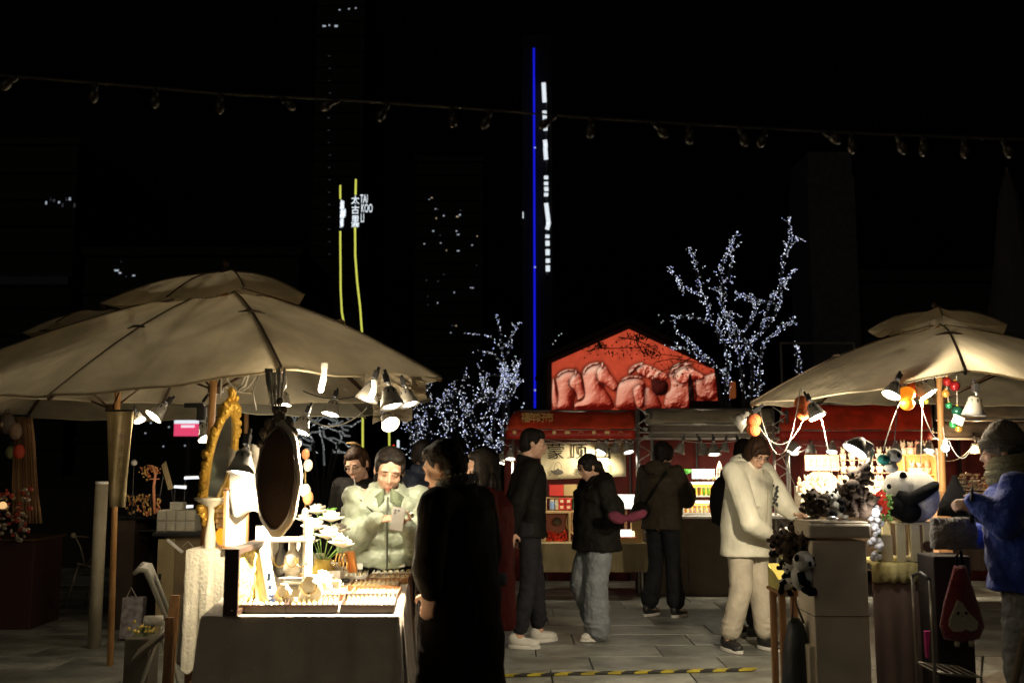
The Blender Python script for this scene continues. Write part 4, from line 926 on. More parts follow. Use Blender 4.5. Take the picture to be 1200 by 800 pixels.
# ================================================================ PARASOLS
def parasol(label,tips,apex,vent,pole_top,pole_bot,capR,cap_top,cloth=M_cream,rsag=.07,scal=.03,seed=0):
    apex=V(apex); tips=[V(t) for t in tips]; n=len(tips); pb=V(pole_bot); pt=V(pole_top)
    r=T('parasol',label,'parasol',tuple(pb))
    rn=random.Random(seed)
    def ribpt(t,f): # f=0 centre, 1 tip
        p=apex.lerp(t,f); p.z+=rsag*math.sin(pi*f)*1.0; return p
    N=12; Mx=12
    for i in range(n):
        a,b=tips[i],tips[(i+1)%n]; g=[]
        ph=rn.random()*6
        for k in range(N+1):
            f=vent+(1-vent)*k/N; row=[]
            for j in range(Mx+1):
                u=j/Mx; p=ribpt(a,f).lerp(ribpt(b,f),u)
                bow=math.sin(pi*u); p.z-=.035*bow*f; p=p.lerp(apex,scal*bow*f*f)
                p.z+=.006*math.sin(u*17+ph+f*5)*f+.008*math.sin(f*9+ph)*bow
                row.append(p)
            g.append(row)
        MB().sheet(g).build('canopy_panel',cloth,r,smooth=True)
        # hem fold
        MB().tube([q_+V((0,0,-.004)) for q_ in g[-1]],.007,5).build('hem',cloth,r,smooth=True)
    for t in tips:
        pts=[ribpt(t,vent*.7+(1-vent*.7)*k/6)+V((0,0,-.022)) for k in range(7)]
        MB().tube(pts,.011,6).build('rib',M_dwood,r,smooth=True)
        MB().tube([ribpt(t,.97*k/6+.03)+V((0,0,.004)) for k in range(7)],.007,5,flat=.4).build('seam',M_seam,r)
        m_=ribpt(t,.5)+V((0,0,-.03)); hb=pt+(apex-pt)*.25; MB().tube([m_,V((hb.x,hb.y,hb.z-.28))],.008,6).build('strut',M_dwood,r,smooth=True)
        q=ribpt(t,.55)+V((0,0,.006)); dr=(t-apex).normalized(); sd=V((-dr.y,dr.x,0)).normalized()
        MB().tube([q-sd*.09,q-sd*.03+V((0,0,.012)),q+sd*.03+V((0,0,.008)),q+sd*.07],[.004,.013,.012,.004],6,flat=.5).build('tie_strap',M_seam,r,smooth=True)
    ct=V(cap_top); 
    for i in range(n):
        a=ct+(tips[i]-apex)*capR; b=ct+(tips[(i+1)%n]-apex)*capR; base=apex+V((0,0,-.0))
        zc_=lambda t_: apex.z+(tips[0].z-apex.z)*capR
        a.z=ribpt(tips[i],capR).z+.085; b.z=ribpt(tips[(i+1)%n],capR).z+.085
        g=[]
        for k in range(7):
            f=k/6; g.append([ (ct.lerp(a,f).lerp(ct.lerp(b,f),j/8))+V((0,0,.05*math.sin(pi*f)-.03*f*math.sin(pi*j/8))) for j in range(9)])
        MB().sheet(g).build('vent_flap',cloth,r,smooth=True)
        MB().tube([ct.lerp(a,k/5)+V((0,0,.05*math.sin(pi*k/5)+.004)) for k in range(6)],.006,5).build('flap_seam',M_seam,r)
    MB().lathe([(.05,-.02),(.03,.02),(.012,.03),(.022,.05),(.02,.07),(.004,.085)],ct,10).build('finial',M_dwood,r,smooth=True)
    MB().tube([pb,pt.lerp(apex,.0),apex+V((0,0,-.02))],[.024,.022,.02],12).build('pole',M_pole,r,smooth=True)
    hb=pt+(apex-pt)*.25
    MB().lathe([(.03,0),(.05,.01),(.05,.05),(.03,.06)],(hb.x,hb.y,hb.z-.3),12).build('hub',M_dwood,r,smooth=True)
    return r
U1T=[P(330,431,5.2),P(517,442,6.2),P(440,470,7.8),P(190,472,8.2),P(-110,455,7.0),P(57,463,5.45)]
parasol('large cream parasol glowing brown at upper left over the jewellery table',U1T,P(264,333,6.5),.22,P(251,432,6.25),(P(235,640,6.1).x,6.1,0),.38,P(264,319,6.5),seed=1)
parasol('rear left cream parasol on the pole that carries the hanging cloth sign',[P(-60,447,6.5),P(215,437,6.6),P(305,462,8.0),P(245,491,9.6),P(30,489,9.6),P(-150,470,8)],P(120,380,7.9),.2,P(138,458,7.7),(P(135,650,7.7).x,7.7,0),.35,P(120,366,7.9),seed=2)
parasol('greyish cream parasol in the middle, behind the hanging mirror',[P(120,457,9.4),P(275,482,8.1),P(428,487,8.4),P(505,468,9.6),P(410,480,11.2),P(215,480,11.2)],P(300,395,9.6),.2,P(289,448,9.5),(P(289,640,9.5).x,9.5,0),.35,P(300,385,9.6),seed=3,cloth=mat('grey_canvas_cloth',(.50,.47,.36),.8,trans=.3,bump=.2,bs=9))
parasol('cream parasol at right lit from beneath over the plush panda stall',[P(880,472,6.9),P(1131,433,5.5),P(1345,452,6.7),P(1290,472,8.2),P(1080,472,8.7),P(960,470,8.2)],P(1100,380,7.0),.22,P(1101,437,6.9),(P(1104,650,6.7).x,6.7,0),.36,P(1096,367,7.0),seed=4)
# ---------------------------------------------------------------- cloth sign on pole, white cylinder
a=P(125,482,7.5); b=P(157,482,7.5); c=P(147,594,7.5); d_=P(127,594,7.5)
r=T('hanging_cloth_sign','tall tapering beige cloth sign with a vertical line of brush writing, on the rear pole','sign',((a.x+b.x)/2,7.5,c.z))
g=[]
for i in range(9):
    f=i/8; l_=a.lerp(d_,f); r_=b.lerp(c,f); g.append([l_.lerp(r_,j/8)+V((0,.018*math.sin(j*1.3+f*2)*(.4+f),0)) for j in range(9)])
MB().sheet(g).build('cloth',mat('beige_cloth',(.50,.40,.22),.85,bump=.15),r,smooth=True,solid=.004)
MB().tube([a+V((-.01,0,.008)),b+V((.01,0,.008))],.008).build('top_rod',M_black,r)
for i,ch in enumerate('手作小店'):
    text(ch,'brush_character',mat('faded_ink',(.20,.15,.08),.8),r,P(142.5,527+i*12,7.46),.058,ext=.001,sx=.8)
p=P(142,512,7.46); text('市','stamp_mark',mat('faded_violet',(.22,.13,.18),.8),r,p,.05,ext=.001)
p=P(117.5,600,8.4); q=T('paper_roll','pale ribbed upright cylinder beside the rear parasol pole','roll',(p.x,8.4,0)); zt_=P(117,564,8.4).z
MB().tube([(p.x,8.4,0),(p.x,8.4,zt_)],.052,20).build('cylinder',mat('pale_roll',(.30,.26,.18),.7,bump=.1),q,smooth=True); MB().lathe([(.054,zt_-.02),(.054,zt_),(.03,zt_+.002)],(p.x,8.4,0),20).build('end_cap',M_white,q)

# ================================================================ JEWELLERY TABLE
TZ=.86; P_far=P
def P(px,py,d): return P_far(px,py,d*.94)  # the table and its goods stand a little nearer than first measured

def tt(x,y): # a point on the table top plane
    g_=V((0,0,0)); cx=(x-600)/FP; cy=(400-y)/FP; yy=math.cos(TH)-math.sin(TH)*cy; zz=math.sin(TH)+math.cos(TH)*cy; s=(TZ-CH)/zz
    return V((cx*s,yy*s,TZ))
FLc=tt(236,722); FRc=tt(466,722); BRc=tt(484,666); BLc=tt(300,666)
r=T('jewellery_table','cloth-covered jewellery table blazing with light at lower left','table',((FLc.x+FRc.x)/2,5.4,0))
MB().add([p+V((0,0,-.004)) for p in(FLc,FRc,BRc,BLc)]+[p+V((0,0,-.03)) for p in(FLc,FRc,BRc,BLc)],[(0,1,2,3),(7,6,5,4),(0,4,5,1),(1,5,6,2),(2,6,7,3),(3,7,4,0)]).build('tabletop',M_mwood,r)
M_tcl=mat('linen_tablecloth',(.50,.44,.36),.85,bump=.35,bs=60,var=.12)
per=[]; cor=[FLc,FRc,BRc,BLc]
for i in range(4):
    u,v=cor[i],cor[(i+1)%4]; m_=46 if i in(0,2) else 46
    nn_=V(((v-u).y,-(v-u).x,0)).normalized()
    for j in range(m_): per.append((u.lerp(v,j/m_),nn_ if j else (nn_+V(((cor[i]-cor[i-1]).y,-(cor[i]-cor[i-1]).x,0)).normalized()).normalized()))
rows=[]
for f in(0,.015,.12,.3,.5,.7,.88,.985):
    row=[]
    for j,(p,nn_) in enumerate(per):
        corner=math.exp(-(min(abs(j-46),abs(j-92),abs(j),abs(j-184),abs(j-138))/3.5)**2)
        o=f*(.030*math.sin(j*.62)+.016*math.sin(j*1.3+1)+.020*math.sin(j*.27)+.02+.07*corner)+.006*(f>0)
        row.append(V((p.x,p.y,TZ+.001-(TZ-.012)*f))+nn_*o)
    row.append(row[0]); rows.append(row)
q=MB().sheet(rows); q.add([p+V((0,0,.001)) for p,_ in per],[tuple(range(len(per)))]); q.build('tablecloth',M_tcl,r,smooth=True)
for c in cor:
    ctr=(FLc+BRc)/2; p=c.lerp(ctr,.07); MB().tube([(p.x,p.y,0),(p.x,p.y,TZ-.03)],.016).build('leg',M_steel,r)
# side pedestal draped in white textured cloth
a=P(214,645,5.55); b=P(262,642,5.55); zt_=a.z
r=T('draped_pedestal','tall box draped in white nubbly cloth at the left end of the jewellery table','pedestal',((a.x+b.x)/2,5.8,0))
x0_,x1_,y0_,y1_=a.x+.02,b.x+.04,a.y,a.y+.5
MB().box(((x0_+x1_)/2,(y0_+y1_)/2,zt_/2),(x1_-x0_-.02,y1_-y0_-.02,zt_-.01)).build('box',M_mwood,r)
per=[]
for (u,v,nn_) in(((x0_,y0_),(x1_,y0_),(0,-1)),((x1_,y0_),(x1_,y1_),(1,0)),((x1_,y1_),(x0_,y1_),(0,1)),((x0_,y1_),(x0_,y0_),(-1,0))):
    for j in range(18): per.append((V((u[0]+(v[0]-u[0])*j/18,u[1]+(v[1]-u[1])*j/18,0)),V((*nn_,0)) if j else V((nn_[0],nn_[1],0))))
rows=[]
for i in range(15):
    f=i/14; row=[]
    for j,(p,nn_) in enumerate(per):
        L=.56+.05*math.sin(j*.5)+.04*(j>60); o=.006+f*(.018*math.sin(j*.9)+.012*math.sin(j*2.1)+.03)+.004*math.sin(i*2.3+j*3)
        row.append(V((p.x,p.y,zt_+.004-L*f))+nn_*o)
    row.append(row[0]); rows.append(row)
q=MB().sheet(rows); q.add([p+V((0,0,zt_+.004)) for p,_ in per],[tuple(range(len(per)))])
q.build('nubbly_cloth',mat('nubbly_white',(.52,.47,.36),.9,bump=.35,bs=70,var=.08,vs=50),r,smooth=True)
# ---- open case and trays
M_case=mat('dark_case_wood',(.035,.018,.012),.35,bump=.05); M_rim=mat('warm_tray_wood',(.30,.15,.06),.45,bump=.1)
M_cush=mat('gold_cushion',(.62,.47,.12),.6,bump=1.0,bs=35,var=.3,vs=14); M_vel=mat('cream_velvet',(.86,.82,.70),.8,bump=.1); M_gem=mat('polished_gold',(.85,.62,.25),.2,metal=.9); M_sil=mat('polished_silver',(.8,.8,.78),.15,metal=.9)
LI=[P(264,725,4.62),P(299,711,5.15),P(296,632,5.15),P(264,644,4.62)]
zt_=TZ+.005; a=V((LI[0].x,LI[0].y,zt_)); b=V((P(299,700,5.15).x,5.15*.94,zt_)); hgt=P(264,643,4.62).z-zt_
r=T('open_case_lid','open dark case lid standing upright with a rumpled gold silk lining, at the table corner','case',((a.x+b.x)/2,4.9,zt_))
dr=(b-a).normalized(); nx_=V((dr.y,-dr.x,0)); L_=(b-a).length
def board(u0,u1,v0,v1,t0,t1,m,name,**k):
    pts=[a+dr*u0+V((0,0,v0)),a+dr*u1+V((0,0,v0)),a+dr*u1+V((0,0,v1)),a+dr*u0+V((0,0,v1))]
    return MB().prism([p+nx_*t0 for p in pts],nx_*(t1-t0)).build(name,m,r,**k)
board(0,L_,0,.022,0,.05,M_case,'frame_edge'); board(0,L_,hgt-.022,hgt,0,.05,M_case,'frame_edge'); board(0,.022,.023,hgt-.023,0,.05,M_case,'frame_edge'); board(L_-.022,L_,.023,hgt-.023,0,.05,M_case,'frame_edge'); board(.0,L_,0,hgt,-.012,-.001,M_case,'back_board')
g=[]
for i in range(13):
    g.append([a+dr*(.024+(L_-.048)*j/12)+V((0,0,.025+(hgt-.05)*i/12))+nx_*(.018+.016*math.sin(pi*i/12)*math.sin(pi*j/12)+.005*math.sin(i*1.9+j*.8)) for j in range(13)])
MB().sheet(g).build('silk_lining',M_cush,r,smooth=True)
GI=[0]
def tray(label,x0,x1,yn,yf,rows_,fill,rim=M_rim,h=.03,group=None):
    A_,B_,C_,D_=tt(x0,yn),tt(x1,yn),tt(x1+(4 if x1>430 else 2),yf),tt(x0+6,yf)
    A_,B_,C_,D_=[p+V((0,0,.004)) for p in(A_,B_,C_,D_)]
    rr=T('jewellery_tray',label,'tray',tuple((A_+C_)/2),group)
    MB().prism([A_,B_,C_,D_],(0,0,.006)).build('tray_base',rim,rr)
    for u,v in((A_,B_),(B_,C_),(C_,D_),(D_,A_)):
        dr_=(v-u).normalized(); MB().bar(u+V((0,0,h/2))+dr_*.005,v+V((0,0,h/2))-dr_*.005,.010,h).build('tray_rim',rim,rr) if False else MB().prism([u+V((0,0,.0065)),v+V((0,0,.0065)),v.lerp((A_+C_)/2,.035)+V((0,0,.0065)),u.lerp((A_+C_)/2,.035)+V((0,0,.0065))],(0,0,h-.006)).build('tray_rim',rim,rr)
    up=V((0,0,h*.45)); n_=rows_
    rn_=random.Random(int(x0*7+yn))
    for i in range(n_):
        f=(i+.5)/n_; u=A_.lerp(B_,.04+.92*f).lerp(D_.lerp(C_,.04+.92*f),.06)+up; v=A_.lerp(B_,.04+.92*f).lerp(D_.lerp(C_,.04+.92*f),.94)+up
        wd=(B_-A_).length*.92/n_*.42
        MB().tube([u,u.lerp(v,.5),v],wd,8).build('cushion_roll',M_vel,rr,smooth=True)
        q=MB(); q2=MB()
        m_=max(4,int((v-u).length/.035))
        for j in range(m_):
            p=u.lerp(v,(j+.5)/m_)+V((0,0,wd)); t_=rn_.random()
            if fill=='ring':
                (q if t_<.7 else q2).tube([p+V((wd*.75*math.cos(k*pi/5),0,wd*.9*math.sin(k*pi/5)-wd*.2)) for k in range(6)],.0022,4)
                (q2 if t_<.5 else q).ball(p+V((0,0,wd*.8)),.004,6,4)
            elif fill=='chain': (q if t_<.6 else q2).ball(p+V((rn_.uniform(-1,1)*wd*.6,0,0)),rn_.uniform(.003,.007),6,4)
            else: (q if t_<.5 else q2).box(p,(wd*.9,.012,.006),Euler((0,0,rn_.uniform(-.5,.5))).to_matrix())
        if q.v: q.build('gold_piece',M_gem,rr,kind='stuff')
        if q2.v: q2.build('silver_piece',M_sil,rr,kind='stuff')
    return rr
tray('dark-rimmed tray of cream rolls at the front left, beside the open lid',278,334,719,706,8,'chain',M_case,.035)
tray('wide pale dark-rimmed tray at the middle of the table front edge',335,396,719,706,9,'ring',M_case,.035)
tray('front right dark-rimmed tray of golden ring rolls',398,462,719,705,11,'ring',M_case,.035)
tray('tray of silver pieces just behind the front right ring tray',410,466,703,695,10,'bar')
tray('tray of golden rolls third back along the right edge',408,466,693.5,686,10,'ring',M_rim)
tray('pale open tray with wooden rim at the centre of the table',352,405,704,694,8,'chain',M_rim)
tray('brown-rimmed cream tray in the back right, below the black coat hand',428,478,684.5,679,8,'ring')
tray('white heaped tray at the far right corner of the table',436,482,677.5,669.5,6,'chain',M_white)
tray('small cream tray beside the orange block',398,430,682,672,5,'bar',M_white)
tray('pale tray behind the white fan-shaped card',362,402,692,684,5,'chain',M_white)
# white backdrop pieces that glow under the lamps
k=4.95/FP
for x,y,w_,h_,d,lb in((309,668,22,78,5.45,'tall white backing board between the picture frame and the tiered stand'),(350,668,26,60,5.6,'white backing board behind the necklace busts'),(372,655,16,40,5.75,'small white board beside the flower vase'),(283,668,14,60,5.35,'narrow white board just behind the open case lid'),(392,664,14,22,5.6,'low white card box in front of the vase')):
    p=P(x,y,d); MB().box((p.x,p.y,TZ+h_*k/2+.003),(w_*k,.012,h_*k),Euler((-.12,0,rn.uniform(-.2,.2) if False else .12)).to_matrix()).build('backing_board',mat('white_card',(.8,.78,.72),.5),label=lb,cat='board',bev=.002)
for x,y,s,lb in((342,700,.055,'round white dish in the middle of the front trays'),(370,697,.05,'second round white dish, right of the middle one'),(385,688,.04,'small white dish near the sunglasses'),(352,690,.05,'white dish behind the middle dish')):
    p=tt(x,y); MB().lathe([(s*.5,.036),(s*.9,.046),(s,.058),(s*.93,.058),(s*.5,.043)],p,20).build('white_dish',M_white,label=lb,cat='dish',smooth=True)
rb=random.Random(88)
bm=[mat('white_card',(.8,.78,.72),.5),mat('kraft_card',(.55,.38,.2),.6),mat('cream_velvet',(.86,.82,.70),.8)]
for i in range(26):
    x=rb.uniform(308,398); y=rb.uniform(676,706); p=tt(x,y); h_=rb.uniform(.03,.075); w_=rb.uniform(.025,.05); j=rb.choice((0,0,1,2))
    nm_,lb_=('gift_box','small '+('white','kraft brown','cream')[j]+' jewellery box heaped among others in the middle of the lit table')
    rr=T(nm_,lb_,'box',(p.x,p.y,TZ+.04),('white','kraft brown','cream')[j]+' jewellery boxes heaped on the lit table'); R_=Euler((rb.uniform(-.15,.15),0,rb.uniform(-.7,.7))).to_matrix()
    MB().box((p.x,p.y,TZ+.04+h_/2),(w_,w_*.7,h_),R_).build('box_body',bm[j],rr,bev=.002); MB().box((p.x,p.y,TZ+.043+h_),(w_*1.08,w_*.78,.010),R_).build('lid',bm[j],rr)
    MB().ball((p.x,p.y-.01,TZ+.055+h_),(.008,.008,.006),8,5).build('knob',M_gem,rr)
# price cards & scattered small objects
rn=random.Random(55)
for i,(x,y) in enumerate(((346,712),(388,700),(392,690),(420,677),(404,668),(455,668),(470,674))):
    p=tt(x,y)+V((0,0,.045)); MB().box(p+V((0,0,.02)),(.045,.002,.035),Euler((-.5,0,rn.uniform(-.4,.4))).to_matrix()).build('price_card',M_white,label=['small white card at the front middle tray','white card left of the silver tray','white card behind the centre tray','tiny white card by the small cream tray','white card near the orange block','white card at the far edge of the table','white card at the far right corner of the table'][i],cat='card')
p=tt(399,689); r=T('sunglasses','dark folded sunglasses lying on the pale trays','glasses',tuple(p)); 
for s_ in(-1,1): MB().ball(p+V((s_*.028,0,.04)),(.022,.006,.014),10,6).build('lens',M_black,r,smooth=True)
MB().tube([p+V((-.055,0,.045)),p+V((0,-.004,.047)),p+V((.055,0,.045))],.003,5).build('frame',M_black,r)
# tall white card with blue print
dd=5.0; a=P(300,715,4.85)
r=T('white_display_card','tall curved white card with blue print leaning beside the open lid','card',tuple(tt(315,711)))
Q=[(293,640,5.15),(296,640,5.13),(318,640,5.1)]
g=[]
for i in range(9):
    f=i/8; lx=293+13*f; rx=312+15*f; y=634+77*f; 
    g.append([P(lx+(rx-lx)*j/6,y,5.12-.2*f-.02*math.sin(pi*j/6)) for j in range(7)])
MB().sheet(g).build('card',mat('white_card',(.8,.78,.72),.5),r,smooth=True,solid=.004)
mb=mat('blue_print',(.05,.12,.5),.6); 
for y0_,h_,w_ in((676,9,4),(688,5,4.5),(698,3,5),(703,3,5)): 
    k=4.95/FP; MB().box(P(315+(y0_-676)*.12,y0_,4.93-.2*(y0_-676)/77),(w_*k,.002,h_*k),Euler((-.5,0,0)).to_matrix()).build('print_mark',mb,r)
MB().prism([P(293,640,5.16),P(296,640,5.16),P(307,711,4.96),P(301,711,4.96)],(0,.02,0)).build('wooden_edge',M_lwood,r)
# white tiered stand with dark busts
def ring_pts(c,rx,ry,n=24): return [V(c)+V((rx*math.cos(2*pi*k/n),ry*math.sin(2*pi*k/n),0)) for k in range(n+1)]
c=V((P(340,700,5.25).x,5.25*.94,TZ))
r=T('tiered_stand','white two-tier stand draped with dark necklaces in the middle of the table','stand',tuple(c))
for x in(322,360): p=P(x,660,5.25); MB().box((p.x,p.y,TZ+.18),(.014,.16,.40)).build('upright',M_white,r)
for y in(632,680): p=P(341,y,5.25); MB().box((p.x,p.y,p.z),(.19,.18,.012)).build('tier',M_white,r,bev=.003)
for x,w_,y,h_,mm in((329,.035,655,.17,M_black),(343,.05,655,.16,M_white),(354,.03,652,.15,M_black)):
    p=P(x,y,5.2); MB().lathe([(w_*.5,-h_/2),(w_,-h_*.3),(w_*.8,h_*.1),(w_*.35,h_*.3),(w_*.35,h_/2)],p,14).build('necklace_bust',mm,r,smooth=True)
for x in(329,343,354): p=P(x,650,5.14); MB().tube([p+V((.03*math.cos(t_),-.02,.045*math.sin(t_)-.01)) for t_ in [pi+ k*pi/8 for k in range(9)]],.003,5).build('necklace',M_gem,r)
# white rounded card with hole / busts
def bust(x,y,d,s,label,m=None):
    p=P(x,y,d); p.z=TZ+.004; rr=T('display_bust',label,'bust',tuple(p)); q=MB(); 
    q.M=Matrix.Translation(p)@Matrix.Diagonal((1,.55,1,1))
    q.lathe([(.055*s,0),(.075*s,.02*s),(.085*s,.09*s),(.075*s,.14*s),(.05*s,.165*s),(.036*s,.18*s),(.034*s,.195*s),(.012*s,.20*s)],n=20); q.build('bust_form',m or M_vel,rr,smooth=True)
    MB().tube([p+V((.055*s*math.cos(t_),-.045*s-.004,.15*s+.075*s*math.sin(t_))) for t_ in [pi+k*pi/10 for k in range(11)]],.003,5).build('necklace',M_gem,rr)
    MB().ball(p+V((0,-.052*s,.075*s)),(.008,.005,.012),8,6).build('pendant',M_sil,rr); return rr
bust(363,702,4.98,.68,'large cream necklace bust front of the white two-tier stand'); bust(377,690,5.35,.6,'middle-sized cream necklace bust behind the front one'); bust(332,703,4.95,.5,'smallest cream bust beside the tall white card'); bust(300,690,5.5,1.0,'pale necklace bust standing behind the tall white card',M_white)
p=tt(388,676); p=V((P(382,662,5.6).x,5.6*.94,TZ)); rr=T('round_box','low round cream box near the white flowers','box',tuple(p)); MB().lathe([(.05,0),(.058,.03),(.05,.06),(.02,.07)],p,20).build('box_body',M_vel,rr,smooth=True)
p=V((P(411,668,5.75).x,5.75*.94,TZ)); rr=T('orange_block','tilted orange wooden ring holder at the back of the table','block',tuple(p)); k=5.75/FP; mo=mat('orange_wood',(.75,.30,.06),.45)
for dx in(-1,1): MB().box(P(411.5+dx*4,658,5.75),(.014,.05,.11),Euler((0,-.18,0)).to_matrix()).build('side_bar',mo,rr,bev=.003)
MB().box(P(411.5,658,5.76),(.03,.04,.11),Euler((0,-.18,0)).to_matrix()).build('core',mo,rr,bev=.003)
rr=T('brass_rings','cluster of upright brass loops left of the orange ring holder','stand',tuple(P(400,668,5.7)))
for i,x in enumerate((396,400,404)): c=P(x,658,5.7); MB().tube([c+V((.013*math.cos(t_),0,.045*math.sin(t_))) for t_ in [k*pi/8 for k in range(17)]],.004,5).build('loop',M_gem,rr)
# flowers: separate blooms in a vase
r=T('flower_vase','squat amber vase holding a spray of white roses on the jewellery table','vase',(P(378,668,5.65).x,5.65*.94,TZ)); vb=V((P(378,668,5.65).x,5.65*.94,TZ))
MB().lathe([(.05,0),(.07,.03),(.065,.09),(.04,.13),(.045,.15)],vb,16).build('vase_body',mat('amber_vase',(.5,.36,.08),.2,trans=.3),r,smooth=True)
M_pet=mat('white_petal',(.82,.78,.68),.6,trans=.25,bump=.1); M_leaf=mat('flower_leaf',(.12,.30,.05),.5,trans=.2); M_stem=mat('stem_green',(.10,.2,.04),.6)
def rose(c,s,label):
    rr=T('white_rose',label,'flower',tuple(c)); c=V(c); rn_=random.Random(int(c.x*1000))
    for ring_,(cnt,rad,tilt) in enumerate(((5,.22,1.25),(6,.5,.85),(7,.8,.35))):
        for k in range(cnt):
            a_=2*pi*k/cnt+ring_*.5; R=Euler((0,0,a_)).to_matrix()@Euler((0,-tilt,0)).to_matrix()
            MB().ball(c+Euler((0,0,a_)).to_matrix()@V((rad*s*.6,0,(.15+.25*math.sin(tilt))*s)),(s*.42,s*.36,s*.06),7,5,R).build('petal',M_pet,rr,smooth=True)
    MB().ball(c+V((0,0,.3*s)),s*.22,8,6).build('bud',M_pet,rr,smooth=True); MB().tube([c,vb+V((0,0,.13))],.003,4).build('stem',M_stem,rr)
for i,(x,y,d,s) in enumerate(((372,603,5.6,.052),(388,612,5.55,.055),(368,622,5.5,.058),(384,632,5.5,.06),(397,625,5.65,.05),(360,638,5.5,.05),(402,642,5.55,.048),(357,612,5.7,.045),(398,640,5.45,.05))):
    rose(P(x,y,d),s*1.45,['topmost white rose of the spray','white rose right of the topmost one','white rose at the spray centre left','largest white rose low in the spray','white rose at the right edge of the spray','lowest left white rose by the necklace stand','small white bloom at the lower right of the spray','small white rose nearest the hanging mirror','white bloom drooping over the orange block'][i])
for i,(x,y,a_) in enumerate(((386,598,.6),(380,603,2.2),(392,606,.1),(376,612,2.8))):
    MB().ball(P(x,y,5.6),(.045,.018,.006),8,5,Euler((.5,-a_*.5,0)).to_matrix()).build('leaf',M_leaf,r,smooth=True)
# figures/items rising behind mirror: pale stacked objects at right of mirror
r=T('tassel_stand','thin stand hung with pale charms right of the hanging mirror','stand',(P(359,640,5.8).x,5.8*.94,TZ))
MB().tube([(P(359,640,5.8).x,5.8*.94,TZ),P(358,530,5.8)],.005,6).build('rod',M_gem,r)
for i,(y,s) in enumerate(((532,.022),(545,.026),(575,.03),(583,.03),(600,.02),(612,.028))): MB().ball(P(358+(i%2)*3,y,5.78),(s,s*.7,s*1.3),10,7).build('charm',M_vel if i%3 else mat('coral_charm',(.8,.35,.15),.5),r,smooth=True)
# wooden frame/picture easel behind left, stack, orange lantern, candle stand
a=P(266,640,5.5)
r=T('picture_frame','thin wooden picture frame with a pale sheet standing behind the case lid','frame',(P(275,640,5.5).x,5.17,TZ))
k=5.17/FP; zc_=P(275,607,5.5).z; hh=66*k; ww=26*k
for s_ in(-1,1): MB().box((P(277,600,5.5).x+s_*ww/2,5.17,zc_),(.012,.02,hh)).build('frame_rail',M_rim,r); MB().box((P(277,600,5.5).x,5.17,zc_+s_*hh/2),(ww+.012,.02,.012)).build('frame_rail',M_rim,r)
MB().box((P(277,600,5.5).x,5.175,zc_),(ww-.012,.006,hh-.012)).build('pale_sheet',M_vel,r); MB().bar((P(277,600,5.5).x,5.19,zc_),(P(277,600,5.5).x,5.37,TZ+.01),.012).build('easel_leg',M_rim,r)
p=P(261,628,5.75); rr=T('orange_lantern','small glowing orange paper lantern on the draped pedestal','lantern',tuple(p)); MB().lathe([(.02,-.045),(.037,-.02),(.037,.02),(.02,.045)],p,16).build('lantern_body',mat('orange_glow',(1,.35,.02),.5,emit=1.3,ecol=(1,.33,.015),sample=False),rr,smooth=True); MB().lathe([(.022,.045),(.022,.055)],p,12).build('lantern_top',M_rim,rr)
p=P(261,606,5.75); rr=T('wood_stack','short stack of pale wooden blocks above the orange lantern','blocks',tuple(p))
for i in range(4): MB().box(p+V((.002*(-1)**i,0,-.045+.027*i)),(.058,.05,.024)).build('wood_block',M_lwood,rr,bev=.003)
p=P(246,638,5.65); p.z=zt_+.008
rr=T('candle_holder','white swelling candlestick with a dished top on the draped pedestal','candlestick',tuple(p)); zt_=P(246,586,5.65).z-p.z
MB().lathe([(.065,0),(.05,.02),(.018,.04),(.024,zt_*.4),(.03,zt_*.55),(.014,zt_*.8),(.02,zt_*.92),(.085,zt_),(.09,zt_+.012),(.02,zt_+.014)],p,20).build('holder',mat('ivory_paint',(.66,.58,.42),.4),rr,smooth=True)
q=MB()
for i in range(26):
    f=i/25; c=p+V((-.035+.03*f,0,zt_+.012+.30*f)); q.tube([c+V((.012*math.cos(k*pi/4),.012*math.sin(k*pi/4),.006*k/8)) for k in range(9)],.003,4)
q.build('coiled_spring',M_gold,rr)
p2_=P(256,560,5.6); MB().tube([P(249,598,5.65),P(270,548,5.6),P(272,540,5.6)],.009,8).build('brass_gooseneck',mat('brass_arm',(.6,.45,.2),.3,metal=.8),label='brass gooseneck arm reaching from the candlestick up to the lit lamp head',cat='lamp arm',smooth=True)
# bright lamp head
clip(tuple(P(290,512,5.15)),'blazing white lamp head on a gooseneck beside the gilt mirror',True,(.05,.1,0),1.4,power=60,col=(1,.86,.62),spot=120,aim=P(330,640,5.5))
q=P(300,556,5.62); rr=T('white_drapery','white cloth hanging from the bright lamp beside the oval mirror','cloth',tuple(q))
g=[[P(268+j*7+i*.3,524+i*13+4*math.sin(j*1.2),5.45-.03*math.sin(j*1.9+i)) for j in range(6)] for i in range(7)]
MB().sheet(g).build('cloth',mat('white_drape',(.78,.74,.64),.8,trans=.3),rr,smooth=True,solid=.004)
